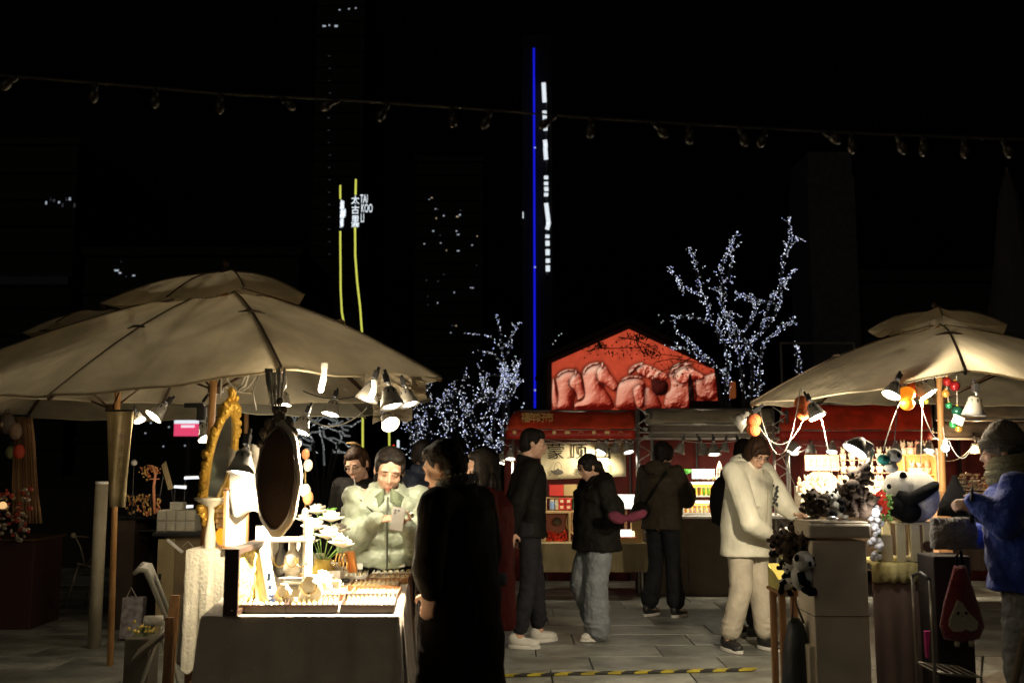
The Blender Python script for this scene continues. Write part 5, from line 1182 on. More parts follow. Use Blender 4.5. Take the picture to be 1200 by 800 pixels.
# gilt mirror leaning at left
c=P(257,540,5.75); R=Euler((0,0,math.radians(76))).to_matrix()
def E2(rx,rz,t_,off=0): return c+R@V((rx*math.cos(t_),off,rz*math.sin(t_)))+V((rz*math.sin(t_)*.16,0,0))
r=T('gilt_mirror','ornate gilt oval mirror seen almost side-on beside the wooden pole','mirror',tuple(P(257,615,5.75)))
RX,RZ=.125,.29
q=MB().tube([E2(RX,RZ,2*pi*k/40)+V((0,0,-.02)) for k in range(41)],.024,8); q.build('oval_frame',M_gold,r,smooth=True)
q=MB(); rn=random.Random(14)
for k in range(70):
    t_=2*pi*k/70; s_=.014+.012*rn.random()+(.014 if abs(t_-pi/2)<.5 else 0); q.ball(E2(RX+.02,RZ+.022,t_,rn.uniform(-.012,.012))+V((0,0,-.02)),(s_,s_*.7,s_*1.1),7,5)
for k in range(26):
    f=rn.random(); q.ball(c+V((.055,0,0))+R@V((rn.gauss(0,.035)*(1-f),rn.uniform(-.01,.01),RZ-.02+f*.11)),(.016,.012,.02),7,5)
q.build('carved_crest',M_gold,r,smooth=True)
MB().prism([E2(RX-.01,RZ-.01,2*pi*k/32,-.004)+V((0,0,-.02)) for k in range(32)],R@V((0,.008,0))).build('mirror_glass',mat('mirror_glass',(.30,.32,.28),.08,metal=.9),r)
# big oval mirror hung in front
D5=5.05; c=P(325,560,D5); k=D5*.94/FP
r=T('oval_mirror','large dark oval mirror back in a pale scalloped frame hanging from the parasol','mirror',tuple(P(325,622,D5)))
yaw=math.radians(-18); R=Euler((0,0,yaw)).to_matrix()
def outline(rx,rz,n=48,notch=0):
    o=[]
    for i in range(n):
        t_=2*pi*i/n+pi/2; x=rx*math.cos(t_); z=rz*math.sin(t_); s_=1+(.04*math.cos(t_*8) if notch else 0)
        px_=abs(math.sin(t_)); x*=(1-.10*max(0,abs(math.sin(t_))-.6)); o.append(c+R@V((x*s_,0,z*(1+.02*(px_>.95)))))
    return o
MB().prism(outline(29.5*k,67*k,64,1),R@V((0,.02,0))).build('scalloped_frame',mat('aged_white_frame',(.5,.43,.33),.6,bump=.3,var=.2),r,bev=.003)
MB().prism([p+R@V((0,-.012,0)) for p in outline(24*k,57*k,56)],R@V((0,.010,0))).build('dark_backing',mat('dark_backing',(.035,.020,.013),.85,bump=.1,var=.3,spec=.08),r,bev=.002)
MB().tube([p+R@V((0,-.014,0)) for p in outline(24.5*k,57.5*k,56)]+[outline(24.5*k,57.5*k,56)[0]+R@V((0,-.014,0))],.006,6).build('bead_edge',mat('dark_bead',(.06,.04,.03),.4),r,smooth=True)
q=MB()
for (dx,y,s_) in((0,488,.03),(-.045,497,.028),(.045,497,.028),(-.02,480,.02),(.02,480,.02),(0,470,.018),(-.07,507,.024),(.07,507,.024),(-.09,520,.018),(.09,520,.018)):
    q.ball(V((c.x+dx,c.y+.008,P(325,y,D5).z)),(s_,.014,s_*1.1),10,7)
q.build('crest',mat('dark_crest',(.12,.09,.06),.6,bump=.4,bs=50),r,smooth=True)
for x in(316,322,328,333): MB().tube([P(x,436,5.15),P(324+(x-324)*.5,482,D5)],.006,5).build('hanging_strap',M_cord,r)
q=T('hanging_cloths','bunch of translucent wrapped cords and plastic above the oval mirror','wrapping',tuple(P(325,460,5.15)))
rn=random.Random(3)
for i in range(9):
    x=rn.uniform(311,338); MB().tube([P(x,432,5.18),P(x+rn.uniform(-5,5),450,5.15),P(322+rn.uniform(-8,8),474,5.12)],[.008,.014,.004],6,flat=.4).build('plastic_strip',mat('cloudy_plastic',(.45,.42,.34),.4,trans=.4),q,smooth=True)
P=P_far
# ---- lamps under the left parasol
for x,y,rot,sc,lit,pw,lb,d in[
 (441,437,(.05,.3,0),1.1,1,0,'big wrapped lamp head at the right rim of the left parasol, inner one of two',5.5),
 (452,441,(.0,-.25,0),1.15,1,1550,'brightest lamp head at the right rim of the left parasol',5.15),
 (472,446,(.05,-.3,0),1.0,1,28,'outermost lamp head at the right tip of the left parasol',5.5),
 (362,478,(.1,.3,0),1.3,1,14,'lit lamp under the middle parasol just right of the oval mirror',7.4),
 (394,460,(.1,.2,0),1.2,1,8,'small lit lamp hanging under the middle parasol',7.6),
 (448,480,(.9,-.6,0),1.2,1,4,'lamp with loose plastic wrap below the bright pair, dimmer',7.2),
 (333,450,(.1,0,0),1.0,1,3,'lamp half hidden by the wrapping above the oval mirror',6.6),
 (199,468,(.5,.6,0),1.25,1,5,'round lit lamp under the rear left parasol',7.6),
 (236,488,(.2,-.4,0),1.2,1,4,'lit lamp beside the gilt mirror, below the black bracket',7.0),
 (158,478,(.2,-.5,0),.8,1,3,'small lit lamp at the edge of the hanging cloth sign',7.6)]:
    clip(tuple(P(x,y,d)),lb,bool(lit),rot,sc*1.15,power=pw,aim=P(345,690,4.6) if pw>200 else (P(445,610,6.0) if pw>25 else None),spot=84 if pw>200 else (62 if pw>25 else None))
def cfl(x0,y0,x1,y1,d,label):
    a=P(x0,y0,d); b=P(x1,y1,d); r=T('tube_bulb',label,'bulb',tuple(a)); MB().tube([a+V((0,0,.03)),a],.018,10).build('socket',M_white,r)
    MB().tube([a,a.lerp(b,.5)+V((.004,0,0)),b],[.014,.017,.015],12).ball(b,.015,10,7).build('bulb',mat('glow_tube',(1,1,.9),.4,emit=1.2,ecol=(1,.88,.6),sample=False),r,smooth=True); lamp('bulb_light',b+V((0,-.05,-.03)),7,(1,.82,.55),.03)
cfl(380,432,376,457,5.3,'long pale hanging tube bulb under the left parasol, inner one'); cfl(439,452,434,466,5.3,'shorter pale hanging tube bulb under the left parasol, outer one')
cable('power_cable',sag(P(262,436,5.9),P(300,440,5.9),.10),.007,M_cord,'looped white cord between pole and mirror wrapping')
cable('power_cable',[P(292,436,5.6),P(287,452,5.6),P(278,458,5.6),P(288,440,5.6),P(300,432,5.6)],.008,M_cord,'curled white cord near the top of the wooden pole')
cable('power_cable',[P(260,433,5.8),P(259,448,5.8),P(258,466,5.78)],.006,M_cord,'straight white cord holding up the gilt mirror')
cable('power_cable',[P(300,480,6.5),P(296,460,6.5),P(302,440,6.5)],.006,M_cord,'white cord rising behind the oval mirror')
cable('power_cable',sag(P(350,482,7.4),P(430,478,7.2),.12),.005,M_cord,'drooping white cord from the mirror lamp to the wrapped lamp')
cable('power_cable',sag(P(355,458,7.6),P(440,455,7.6),.07),.004,M_black,'thin dark cord sagging under the middle parasol')
cable('power_cable',[P(330,503,6),P(326,520,6.2),P(318,545,6)],.006,M_cord,'white cord running down beside the bright lamp head')
M_wrap=mat('plastic_wrap',(.55,.48,.36),.3,trans=.45,bump=.6,bs=25)
rn=random.Random(23)
for k,(x,y,d,s,lb) in enumerate(((455,443,5.6,.11,'crumpled plastic wrap over the bright rim lamps, inner part'),(475,447,5.7,.10,'crumpled plastic wrap at the tip of the left parasol'),(460,478,7.3,.12,'loose plastic sheet around the dim lamp below the rim'))):
    g=[]
    for i in range(7): g.append([P(x,y,d)+V((s*(j/6-.5)*2.4,rn.uniform(-.03,.03),-.12*i/6+.04+rn.uniform(-.018,.018)-.05*abs(j/6-.5))) for j in range(7)])
    MB().sheet(g).build('plastic_wrap',M_wrap,label=lb,cat='plastic wrap',solid=.002)
r=T('lamp_bracket','black clamp bracket on the wooden pole above the gilt mirror','bracket',tuple(P(228,476,6.2)))
MB().box(P(228,475,6.2),(.12,.05,.03)).build('arm',M_black,r,bev=.004); MB().box(P(236,484,6.2),(.05,.05,.09)).build('clamp',M_black,r,bev=.004); MB().tube([P(238,470,6.2),P(244,462,6.15)],.01).build('link',M_black,r)

# ================================================================ REAR LEFT DISPLAY TABLE
a=G(128,738); b=G(222,738); D9=a.y; zt_=P(170,604,D9).z
r=T('black_display_table','high black table with open shelf, crowded with jewellery, behind the folding chair','table',((a.x+b.x)/2,D9+.3,0))
MB().box(((a.x+b.x)/2,D9+.3,zt_-.015),(b.x-a.x+.05,.66,.03)).build('tabletop',M_black,r,bev=.004)
for x,w_ in((a.x+.01,.03),(b.x-.02,.03),(a.x+.11,.16)): MB().box((x,D9+.3,(zt_-.03)/2),(w_,.6,zt_-.035)).build('side_panel',mat('dark_panel',(.06,.04,.03),.5,bump=.1),r)
MB().box(((a.x+b.x)/2,D9+.62,zt_/2),(b.x-a.x-.05,.02,zt_-.04)).build('back_panel',M_black,r)
MB().box(((a.x+b.x)/2+.06,D9+.3,zt_-.14),(b.x-a.x-.2,.5,.015)).build('shelf',M_black,r)
a2=P(186,640,8.6); b2=P(226,640,8.6)
r=T('brown_cabinet','plain brown cabinet door lit faintly, right of the black table','cabinet',((a2.x+b2.x)/2,8.8,0)); zc_=P(200,628,8.6).z
MB().box(((a2.x+b2.x)/2+.08,8.82,zc_/2),(b2.x-a2.x+.08,.4,zc_)).build('body',mat('cabinet_tan',(.20,.145,.08),.5,bump=.1),r,bev=.005)
MB().box((a2.x+.06,8.61,zc_/2),(.14,.012,zc_-.05)).build('door',mat('cabinet_pale',(.32,.25,.13),.5),r,bev=.003); MB().box((a2.x+.02,8.598,zc_*.62),(.02,.015,.05)).build('handle',M_black,r)
MB().box(((a2.x+b2.x)/2+.05,8.82,zc_+.016),(b2.x-a2.x+.2,.5,.03)).build('counter_board',M_black,label='black board laid over the brown cabinet carrying the wicker box',cat='board',bev=.003)
# wicker box
p=P(208,614,8.7); k=8.7/FP; pz=zc_+.034; w_,h_=44*k,24*k
r=T('wicker_box','pale grey box of square panels with a dark end, on the cabinet','box',(p.x,8.7,pz))
MB().box((p.x,8.78,pz+h_/2),(w_,.25,h_)).build('body',mat('wicker_grey',(.36,.34,.27),.7,bump=.3,bs=40),r)
for i in range(4):
    for j in range(2): MB().box((p.x-w_/2+w_*(i+.5)/4,8.65,pz+h_*(j+.5)/2),(w_/4-.012,.012,h_/2-.012)).build('square_panel',mat('wicker_pale',(.46,.43,.34),.7,bump=.2,bs=60),r,bev=.003)
p=P(207,600,8.72); MB().box((p.x,8.75,pz+h_+.035),(.11,.10,.066)).build('small_box',mat('grey_card',(.40,.40,.34),.6),label='small grey box on top of the square-panelled box',cat='box',bev=.004)
M_tube=mat('white_lit_tube',(.9,.95,1),.4,emit=1.1,ecol=(.85,.92,1),sample=False)
for (x0_,x1_,y0_,y1_,d,lb) in((216,237,560,559,9.5,'upper short white light tube left of the gilt mirror'),(204,218,570,571,9.4,'lower short white light tube left of the gilt mirror'),(214,226,594,593,9.4,'smallest white light tube behind the grey box')):
    a=P(x0_,y0_,d); b=P(x1_,y1_,d); r=T('light_tube',lb,'light tube',tuple(a)); MB().tube([a,b],.013,10).build('tube',M_tube,r,smooth=True); MB().box(a.lerp(b,.5)+V((0,.02,.012)),((b-a).length,.02,.012)).build('holder',M_white,r)
    MB().tube([(a.x,d+.02,a.z),(a.x,d+.02,zc_)],.006).build('stem',M_black,r)
lamp('lamp_or_fill_light',P(180,575,8.7),1.4,(1,.75,.45),.05)  # added fill for the rear table, belongs to no lamp object
# jewellery rack: bars and busts
r=T('jewellery_rack','black rack with glinting orange and cream pieces on the black table','rack',(P(170,603,9.2).x,9.2,zt_))
for x in(150,158,168,176,186): p=P(x,600,9.15); MB().box((p.x,9.15,zt_+.10),(.010,.01,.20)).build('upright',M_black,r)
for z_ in(.04,.10,.19): MB().box((P(168,600,9.15).x,9.15,zt_+z_),(.30,.01,.01)).build('rail',M_black,r)
rn=random.Random(19); q=MB(); q2=MB()
for i in range(70):
    x=rn.uniform(146,188); y=rn.uniform(580,602); (q if rn.random()<.7 else q2).box(P(x,y,9.12),(.014,.004,rn.uniform(.012,.05)),Euler((0,rn.uniform(-.6,.6),0)).to_matrix())
for i in range(40):
    x=rn.uniform(160,188); y=545+abs(rn.gauss(0,6))+(x-160)*.1; (q if rn.random()<.6 else q2).ball(P(x,y,9.15),rn.uniform(.006,.014),6,4)
q.build('gold_pieces',mat('amber_gold',(.85,.55,.2),.3,metal=.4),r,kind='stuff'); q2.build('coral_pieces',mat('coral_pieces',(.7,.25,.12),.4),r,kind='stuff')
p=P(157,542,9.1); rr=T('round_bulb_mirror','small round pale globe on a thin stand at the left of the jewellery rack','globe',(p.x,p.y,zt_)); MB().ball(p,.028,14,10).build('globe',M_white,rr,smooth=True); MB().tube([(p.x,p.y,zt_),p],.005).build('stem',M_black,rr)
p=P(182,560,9.1); rr=T('coral_branch','orange-pink bent branch ornament on the jewellery rack','ornament',(p.x,p.y,zt_)); MB().tube([P(172,545,9.1),P(179,546,9.1),P(182,556,9.1),P(180,570,9.1),P(181,602,9.1)],[.008,.012,.012,.014,.012],8).build('branch',mat('coral',(.70,.30,.16),.5),rr,smooth=True); MB().box(P(181,561,9.1),(.09,.012,.01)).build('crossbar',mat('coral',(.7,.3,.16),.5),rr)
r=T('necklace_easel','dark easel with a pale striped necklace cloth leaning behind the rack','easel',(P(196,600,9.3).x,9.3,zt_)); a=P(193,541,9.3)
MB().prism([P(189,545,9.3),P(194,540,9.3),P(203,572,9.2),P(197,574,9.2)],(0,.01,0)).build('cloth_strip',mat('beige_cloth',(.5,.4,.22),.8),r); MB().bar(P(194,540,9.32),P(206,602,9.25),.02,.01).bar(P(194,540,9.32),P(184,602,9.3),.02,.01).build('easel_leg',M_black,r)
# power strip hanging
r=T('white_rod_lamp','slanted white bar lamp on a thin curled wire beside the cabinet','lamp',tuple(P(203,640,8.3))); MB().bar(P(196,632,8.3),P(214,647,8.3),.035,.02).build('bar',M_white,r,bev=.004); MB().tube([P(214,640,8.3),P(220,634,8.3),P(226,640,8.3),P(224,648,8.3)],.004,5).build('wire',M_cord,r)
# folding chair near
M_ch=mat('chair_plastic',(.50,.48,.40),.35,bump=.05)
r=T('folding_chair','white plastic folding chair with grey seat beside the jewellery table','chair',(G(185,800).x,6.6,0)); d=6.55
def tub(pts,rr_,name,m=M_ch,rad=8,flat=1): return MB().tube(pts,rr_,rad,flat=flat).build(name,m,r,smooth=True)
bx=P(176,700,6.55)
L1=[P(156,672,6.4),P(163,667,6.4),P(171,668,6.4),P(177,682,6.45),P(196,728,6.6)]; L2=[p+V((-.12,.40,-.01)) for p in L1]
tub(L1,[.012,.02,.02,.018,.014],'back_frame'); tub(L2,[.012,.02,.02,.018,.014],'back_frame')
g=[[L1[i].lerp(L2[i],j/6)+V((.012*math.sin(pi*j/6),0,0)) for j in range(7)] for i in range(0,4)]
MB().sheet(g).build('backrest',M_ch,r,smooth=True,solid=.012)
s0=P(192,748,6.45); s1=P(152,780,6.5); zt2=.44
MB().prism([s0,s1,s1+V((-.10,.4,0)),s0+V((-.10,.4,0))],(0,0,.03)).build('seat',mat('chair_seat',(.13,.11,.08),.7,bump=.2),r,bev=.006)
for dy in(0,.42): 
    tub([P(196,728,6.6)+V((-.29*dy,dy,0)),P(180,760,6.55)+V((-.29*dy,dy,0)),V((P(158,830,6.5).x-.29*dy,6.5+dy,.01))],.013,'leg'); tub([P(188,735,6.6)+V((-.29*dy,dy,0)),V((P(205,850,6.55).x-.29*dy,6.55+dy,.01))],.013,'leg')
p=P(180,727,6.5); MB().tube([p+V((-.06,0,0)),p+V((.05,0.02,0))],.032,14).build('towel_roll',mat('white_towel',(.62,.58,.48),.9,bump=.4),label='rolled pale towel hanging on the folding chair',cat='towel',smooth=True)
r=T('flower_bucket','dark bucket of small yellow flowers behind the folding chair','bucket',(P(166,760,7.0).x,7.0,0)); p=V((P(166,760,7.0).x,7.0,0)); zt3=P(166,745,7).z
MB().box((p.x,p.y,zt3/2),(.17,.2,zt3)).build('bucket',mat('bucket_dark',(.09,.075,.05),.6),r,bev=.01)
q=MB(); q2=MB(); rn=random.Random(41)
for i in range(22):
    e=p+V((rn.uniform(-.08,.08),rn.uniform(-.06,.06),zt3+rn.uniform(.02,.10))); q.tube([p+V((0,0,zt3-.02)),e],.002,3); q2.ball(e,rn.uniform(.007,.014),6,4)
q.build('stems',M_stem,r,kind='stuff'); q2.build('yellow_flowers',mat('yellow_petal',(.75,.55,.12),.6),r,kind='stuff')
r=T('leaning_board','bare orange-brown wooden board leaning at the end of the jewellery table','board',(P(200,790,6.0).x,6.0,0)); MB().prism([V((P(189,745,6.0).x,6.0,.03)),V((P(203,745,6.0).x,6.0,.03)),P(210,697,6.2),P(199,697,6.2)],(0,.02,0)).build('board',M_pole,r,bev=.003); MB().box((P(196,790,6.05).x,6.06,.3),(.05,.03,.6)).build('prop',M_mwood,r)
q=P(157,700,8.4); r=T('shopping_bags','pale printed bag standing in the shadow under the black table','bag',(P(153,700,8.7).x,8.7,0)); g0=P(153,700,8.7); MB().prism([V((g0.x-.09,8.7,.02)),V((g0.x+.09,8.7,.02)),V((g0.x+.10,8.72,.36)),V((g0.x-.08,8.72,.36))],(0,.10,0)).build('bag_body',mat('bag_print',(.30,.27,.28),.6,var=.4,vs=20),r,bev=.008); MB().tube([V((g0.x-.04,8.71,.36)),V((g0.x,8.7,.45)),V((g0.x+.05,8.71,.36))],.005).build('handle',M_cord,r)
# far chair (in the dark)
fc=G(98,712); k=fc.y/FP
r=T('metal_chair','thin pale metal folding chair alone in the dark at the left','chair',(fc.x,fc.y,0)); d=fc.y
def fp(x,y,dd=0): return P(x,y,d+dd)
mm=mat('pale_metal',(.42,.37,.26),.4,metal=.4)
zs_=fp(100,664).z
MB().prism([fp(90,661),fp(111,666),fp(113,666,.35)+V((0,0,.0)),fp(92,661,.35)],(0,0,.02)).build('seat',mm,r,bev=.004)
for dy in(0,.35):
    MB().tube([fp(88,628,dy),fp(94,640,dy),fp(100,664,dy)],.010).build('back_post',mm,r,smooth=True)
    MB().tube([fp(92,662,dy),V((fp(77,700,dy).x,d+dy,.01))],.010).build('leg',mm,r,smooth=True); MB().tube([fp(112,664,dy),V((fp(100,700,dy).x,d+dy,.01))],.010).build('leg',mm,r,smooth=True)
    MB().tube([fp(100,664,dy),fp(110,650,dy),fp(118,640,dy)],.008).build('arm',mm,r,smooth=True)
MB().bar(fp(86,628,.0),fp(102,629,.3),.04,.015).build('backrest',mm,r,bev=.003)
MB().ball(fp(86,627,0),.03,8,6).build('cloth_knot',mat('pale_cloth',(.5,.42,.25),.8),label='pale knotted cloth tied on the far metal chair back',cat='cloth',smooth=True)
# ================================================================ FAR LEFT STALL
d=9.3; x1_=P(42,600,d).x; x0_=P(-70,600,d).x; zt_=P(20,634,d).z
r=T('hanging_goods_stall','dark stall counter with dim red cloth front at the far left edge','counter',((x0_+x1_)/2,9.6,0))
MB().box(((x0_+x1_)/2,9.6,zt_/2),(x1_-x0_,.6,zt_)).build('counter_body',mat('dim_red_cloth',(.035,.008,.006),.8,bump=.3),r,bev=.01); MB().box(((x0_+x1_)/2,9.6,zt_+.012),(x1_-x0_+.04,.64,.022)).build('counter_top',M_dwood,r)
rn=random.Random(70)
r=T('fabric_rack','pole rack of limp brown fabrics fanned out, at the far left stall','rack',(P(30,480,d).x,9.3,zt_)); MB().tube([P(-60,487,d),P(34,487,d)],.012).build('rail',M_black,r); MB().tube([(P(34,487,d).x,d,zt_+.02),P(34,487,d)],.012).build('post',M_black,r)
for i in range(9):
    x=18+i*2.2; c_=rn.choice(((.30,.17,.08),(.22,.12,.06),(.35,.22,.11))); MB().sheet([[P(x-1.5+j*1.3+f*(i-2)*.22,489+f*15.5*1.0,d-.03*i*.3)+V((0,.01*math.sin(j*2+f),0)) for j in range(4)] for f in range(9)]).build('fabric_strip',mat('fabric'+str(c_[0]),c_,.9,bump=.2),r,smooth=True,solid=.004)
for (x,y,s,c_,lb) in((8,496,.10,(.10,.08,.07),'dark hanging bag under the rail of the far left stall'),(18,505,.08,(.25,.17,.12),'brown purse hanging at the far left stall'),(22,529,.07,(.5,.06,.03),'red pouch hanging at the far left stall'),(12,530,.06,(.12,.14,.05),'olive pouch beside the red pouch'),(5,497,.05,(.5,.4,.2),'small yellowish charm near the far left edge')):
    p=P(x,y,d-.1); rr=T('hanging_bag',lb,'bag',tuple(p)); MB().ball(p,(s*.8,.04,s),12,8).build('bag_body',mat('bag'+lb[:8],c_,.7,bump=.3),rr,smooth=True); MB().tube([p+V((-.02,0,s*.8)),p+V((0,0,s*1.7)),p+V((.02,0,s*.8))],.004,5).build('handle',M_black,rr)
q=MB(); q2=MB()
for i in range(90):
    x=rn.uniform(-10,36); y=rn.uniform(572,634); (q if rn.random()<.6 else q2).ball(P(x,y,d-.15+rn.uniform(-.05,.1)),(rn.uniform(.01,.03),.015,rn.uniform(.01,.025)),7,5)
q.build('trinket_heap',mat('tin_foil',(.5,.42,.32),.25,metal=.5),label='glinting heap of small goods on the far left counter',cat='goods',kind='stuff'); q2.build('red_trinket_heap',mat('dull_red',(.35,.05,.03),.4),label='reddish heap of small goods on the far left counter',cat='goods',kind='stuff')
p=P(3,592,d-.2); rr=T('glow_orb','small warm glowing orb among the goods at the far left','lamp',tuple(p)); MB().ball(p,.035,12,8).build('orb',M_bulbw if False else mat('dim_orb',(1,.7,.3),.5,emit=.8,ecol=(1,.6,.25),sample=False),rr,smooth=True); MB().lathe([(.03,-.05),(.02,-.03)],p,10).build('base',M_dwood,rr)
lamp('lamp_or_fill_light',P(10,560,d-.5),.12,(1,.6,.3),.08)  # added fill over the counter goods, set apart from the orb
lamp('lamp_or_fill_light',P(5,485,d-.4),.15,(1,.75,.45),.05)  # added fill for the hanging fabrics, no lamp stands here
# ================================================================ RIGHT STALL: pedestal, plush toys, crate, table
def zd(y,d): return P(600,y,d).z
M_pw1=mat('plush_white',(.74,.72,.64),.95,bump=.7,bs=180,sheen=.5); M_pb=mat('plush_black',(.006,.006,.007),1,bump=.3,bs=180,spec=.1); M_pbr=mat('plush_brown',(.075,.05,.033),.95,bump=.7,bs=160)
d=5.5; xa=P(954,700,d).x; xb=P(1018,700,d).x; zt_=zd(612,d)
r=T('display_pedestal','tall off-white square display pedestal with a wider cap, heaped with plush toys','pedestal',((xa+xb)/2,5.7,0)); cxp=(xa+xb)/2; wd=xb-xa
M_ped=mat('pedestal_paint',(.74,.64,.48),.6,bump=.12,bs=6,var=.1)
MB().box((cxp,5.655,(zt_-.10)/2),(wd,.31,zt_-.10)).build('shaft',M_ped,r,bev=.006)
MB().box((cxp,5.655,zt_-.045),(wd+.045,.355,.075)).build('cap',M_ped,r,bev=.012); MB().box((cxp,5.655,zt_-.003),(wd+.02,.33,.012)).build('cap_top',M_ped,r,bev=.003)
for z_ in(.69,): MB().box((cxp,5.655,z_),(wd+.004,.314,.004)).build('joint_line',M_dwood,r)
MB().box((cxp,5.655,.03),(wd+.03,.34,.06)).build('plinth',M_ped,r,bev=.006)
MB().box((P(950,740,5.6).x-.01,5.66,.28),(.05,.28,.5)).build('side_box',M_ped,label='small pale box standing against the left side of the pedestal',cat='box',bev=.004)
def plush(kind):
    r=T('plush_toy','p','plush toy',(0,0,0),local=True)
    body,dark=(M_pw1,M_pb) if kind==0 else (M_pbr,mat('plush_tan',(.17,.12,.075),.95,bump=.6,bs=160))
    MB().ball((0,0,.05),(.045,.04,.052),14,10).build('body',body,r,smooth=True)
    MB().ball((0,-.012,.118),(.044,.038,.037),14,10).build('head',body,r,smooth=True)
    for s in(-1,1):
        MB().ball((s*.033,-.002,.148),(.014,.009,.014),9,6).build('ear',dark if kind==0 else body,r,smooth=True)
        MB().tube([(s*.03,-.01,.085),(s*.052,-.025,.065),(s*.045,-.045,.05)],[.015,.017,.014],8).build('arm',dark if kind==0 else body,r,smooth=True)
        MB().tube([(s*.022,-.015,.02),(s*.034,-.045,.016),(s*.036,-.06,.022)],[.018,.018,.016],8).build('leg',dark if kind==0 else body,r,smooth=True)
        MB().ball((s*.017,-.044,.122),(.010,.006,.012),8,6,Euler((0,s*.5,0)).to_matrix()).build('eye_patch',M_pb,r,smooth=True)
    MB().ball((0,-.046,.108),(.014,.010,.010),8,6).build('muzzle',dark if kind else body,r,smooth=True); MB().ball((0,-.056,.111),(.005,.004,.004),6,4).build('nose',M_pb,r)
    return r
PL=[plush(0),plush(1)]; pu=[0,0]
def toy(k,x,y,d,sc,rot,label,z=None):
    p=P(x,y,d); 
    if z is not None: p.z=z
    if not pu[k]: pu[k]=1; place(PL[k],tuple(p),rot,sc); PL[k]['label']=label; o=PL[k]
    else: o=cp(PL[k],tuple(p),rot,sc,label)
    o['group']='plush toys on and beside the pedestal'; return o
rn=random.Random(9)
zt2=zt_+.003
spots=[(1,950,5.60,.9,'shade-browned plush lying at the left front corner of the pedestal top'),(1,962,5.56,.95,'shade-browned plush slumped second from the left on the pedestal'),(1,975,5.62,.85,'shade-browned plush lying on its side mid pedestal, behind the shiny bag'),  # backlit shade put into the fur colour: many of these are pandas
 (0,985,5.56,.9,'plush panda sprawled in the middle of the pedestal front'),(1,998,5.6,1.15,'biggest shade-browned plush, right of the pedestal middle'),(1,1009,5.58,1.15,'shade-browned plush sitting at the right front of the pedestal'),(1,1016,5.7,.95,'shade-browned plush at the back right corner of the pedestal'),
 (1,957,5.74,.9,'shade-browned plush at the back left of the pedestal top'),(1,972,5.75,.85,'shade-browned plush behind the slumped one'),(1,988,5.76,1.0,'shade-browned plush leaning back behind the middle panda'),(1,1002,5.75,1.0,'shade-browned plush half hidden behind the big one')]
for k,x,d,sc,lb in spots: toy(k,x,612,d,sc,(rn.uniform(-1.3,.2),rn.uniform(-.5,.5),rn.uniform(-1.2,1.2)),lb,z=zt2+.03)
for k,x,y,d,sc,lb in((1,997,597,5.62,1.1,'shade-browned plush lowest on the lamp neck climb'),(1,1002,586,5.62,1.0,'shade-browned plush hugging the lamp neck, second from its foot'),(1,1007,573,5.62,.95,'shade-browned plush in the middle of the lamp neck climb'),(1,1012,561,5.62,.8,'small shade-browned plush near the top of the lamp neck climb'),(0,990,600,5.66,1.05,'plush panda lying at the foot of the lamp neck')):
    toy(k,x,y+6,d,sc,(rn.uniform(-.5,.4),rn.uniform(-.2,.7),rn.uniform(-.8,.8)),lb)
tt_=[(1,945,632,5.7,1.0),(1,936,640,5.75,.9),(1,926,634,5.8,1.0),(1,940,654,5.7,1.0),(1,951,648,5.62,.85),(1,930,652,5.8,1.0),(1,946,668,5.75,.9),(0,922,668,5.85,.8),(1,936,627,5.85,1.0),(1,927,645,5.75,.9)]
nm_=['top right','upper middle','top left','middle right','rightmost','left middle','lower right','lowest left','topmost rear','inner left']
for (k,x,y,d,sc),n_ in zip(tt_,nm_): toy(k,x,y,d,sc,(rn.uniform(-.7,.7),rn.uniform(-1,1),rn.uniform(-1,1)),f"{'plush panda' if k==0 else 'brown plush'} hanging {n_} in the bunch left of the pedestal")
toy(0,941,690,5.55,1.45,(.1,-.4,.9),'larger plush panda with a clear white face below the hanging bunch'); toy(0,917,654,6.0,1.25,(.1,.3,-.6),'white-faced plush panda peeping out left of the hanging bunch'); toy(0,917,688,5.9,.9,(.9,.2,.3),'plush panda lying in the yellow box left of the pedestal')
p=P(975,607,5.5); MB().ball(p,(.035,.018,.012),10,6).build('shiny_bag',mat('foil_bag',(.8,.8,.78),.1,metal=.6),label='small shiny plastic bag among the plush on the pedestal',cat='bag',smooth=True)
# yellow box and stand, dark bag
z6=zd(690,5.95)
r=T('yellow_box','open pale yellow cardboard box on a brown post stand left of the pedestal','box',(P(925,690,5.95).x,5.95,z6)); myb=mat('yellow_card',(.55,.48,.14),.6)
x0_,x1_=P(912,690,5.9).x,P(945,690,5.9).x
MB().box(((x0_+x1_)/2,6.0,z6+.006),(x1_-x0_,.24,.012)).build('box_floor',myb,r)
MB().box(((x0_+x1_)/2,6.12,z6+.07),(x1_-x0_,.008,.12)).build('back_wall',myb,r); MB().box(((x0_+x1_)/2,5.885,z6+.035),(x1_-x0_,.008,.055)).build('front_wall',myb,r)
for x in(x0_,x1_): MB().prism([(x,5.89,z6+.012),(x,6.115,z6+.012),(x,6.115,z6+.12),(x,5.89,z6+.06)],(.006,0,0)).build('side_wall',myb,r)
r=T('post_stand','brown wooden post stand carrying the yellow box','stand',((x0_+x1_)/2,6.0,0))
for x in(x0_+.02,x1_-.02):
    for y in(5.9,6.1): MB().box((x,y,(z6-.02)/2),(.035,.035,z6-.02)).build('post',M_mwood,r,bev=.003)
MB().box(((x0_+x1_)/2,6.0,z6-.01),(x1_-x0_+.02,.26,.018)).build('board',M_mwood,r)
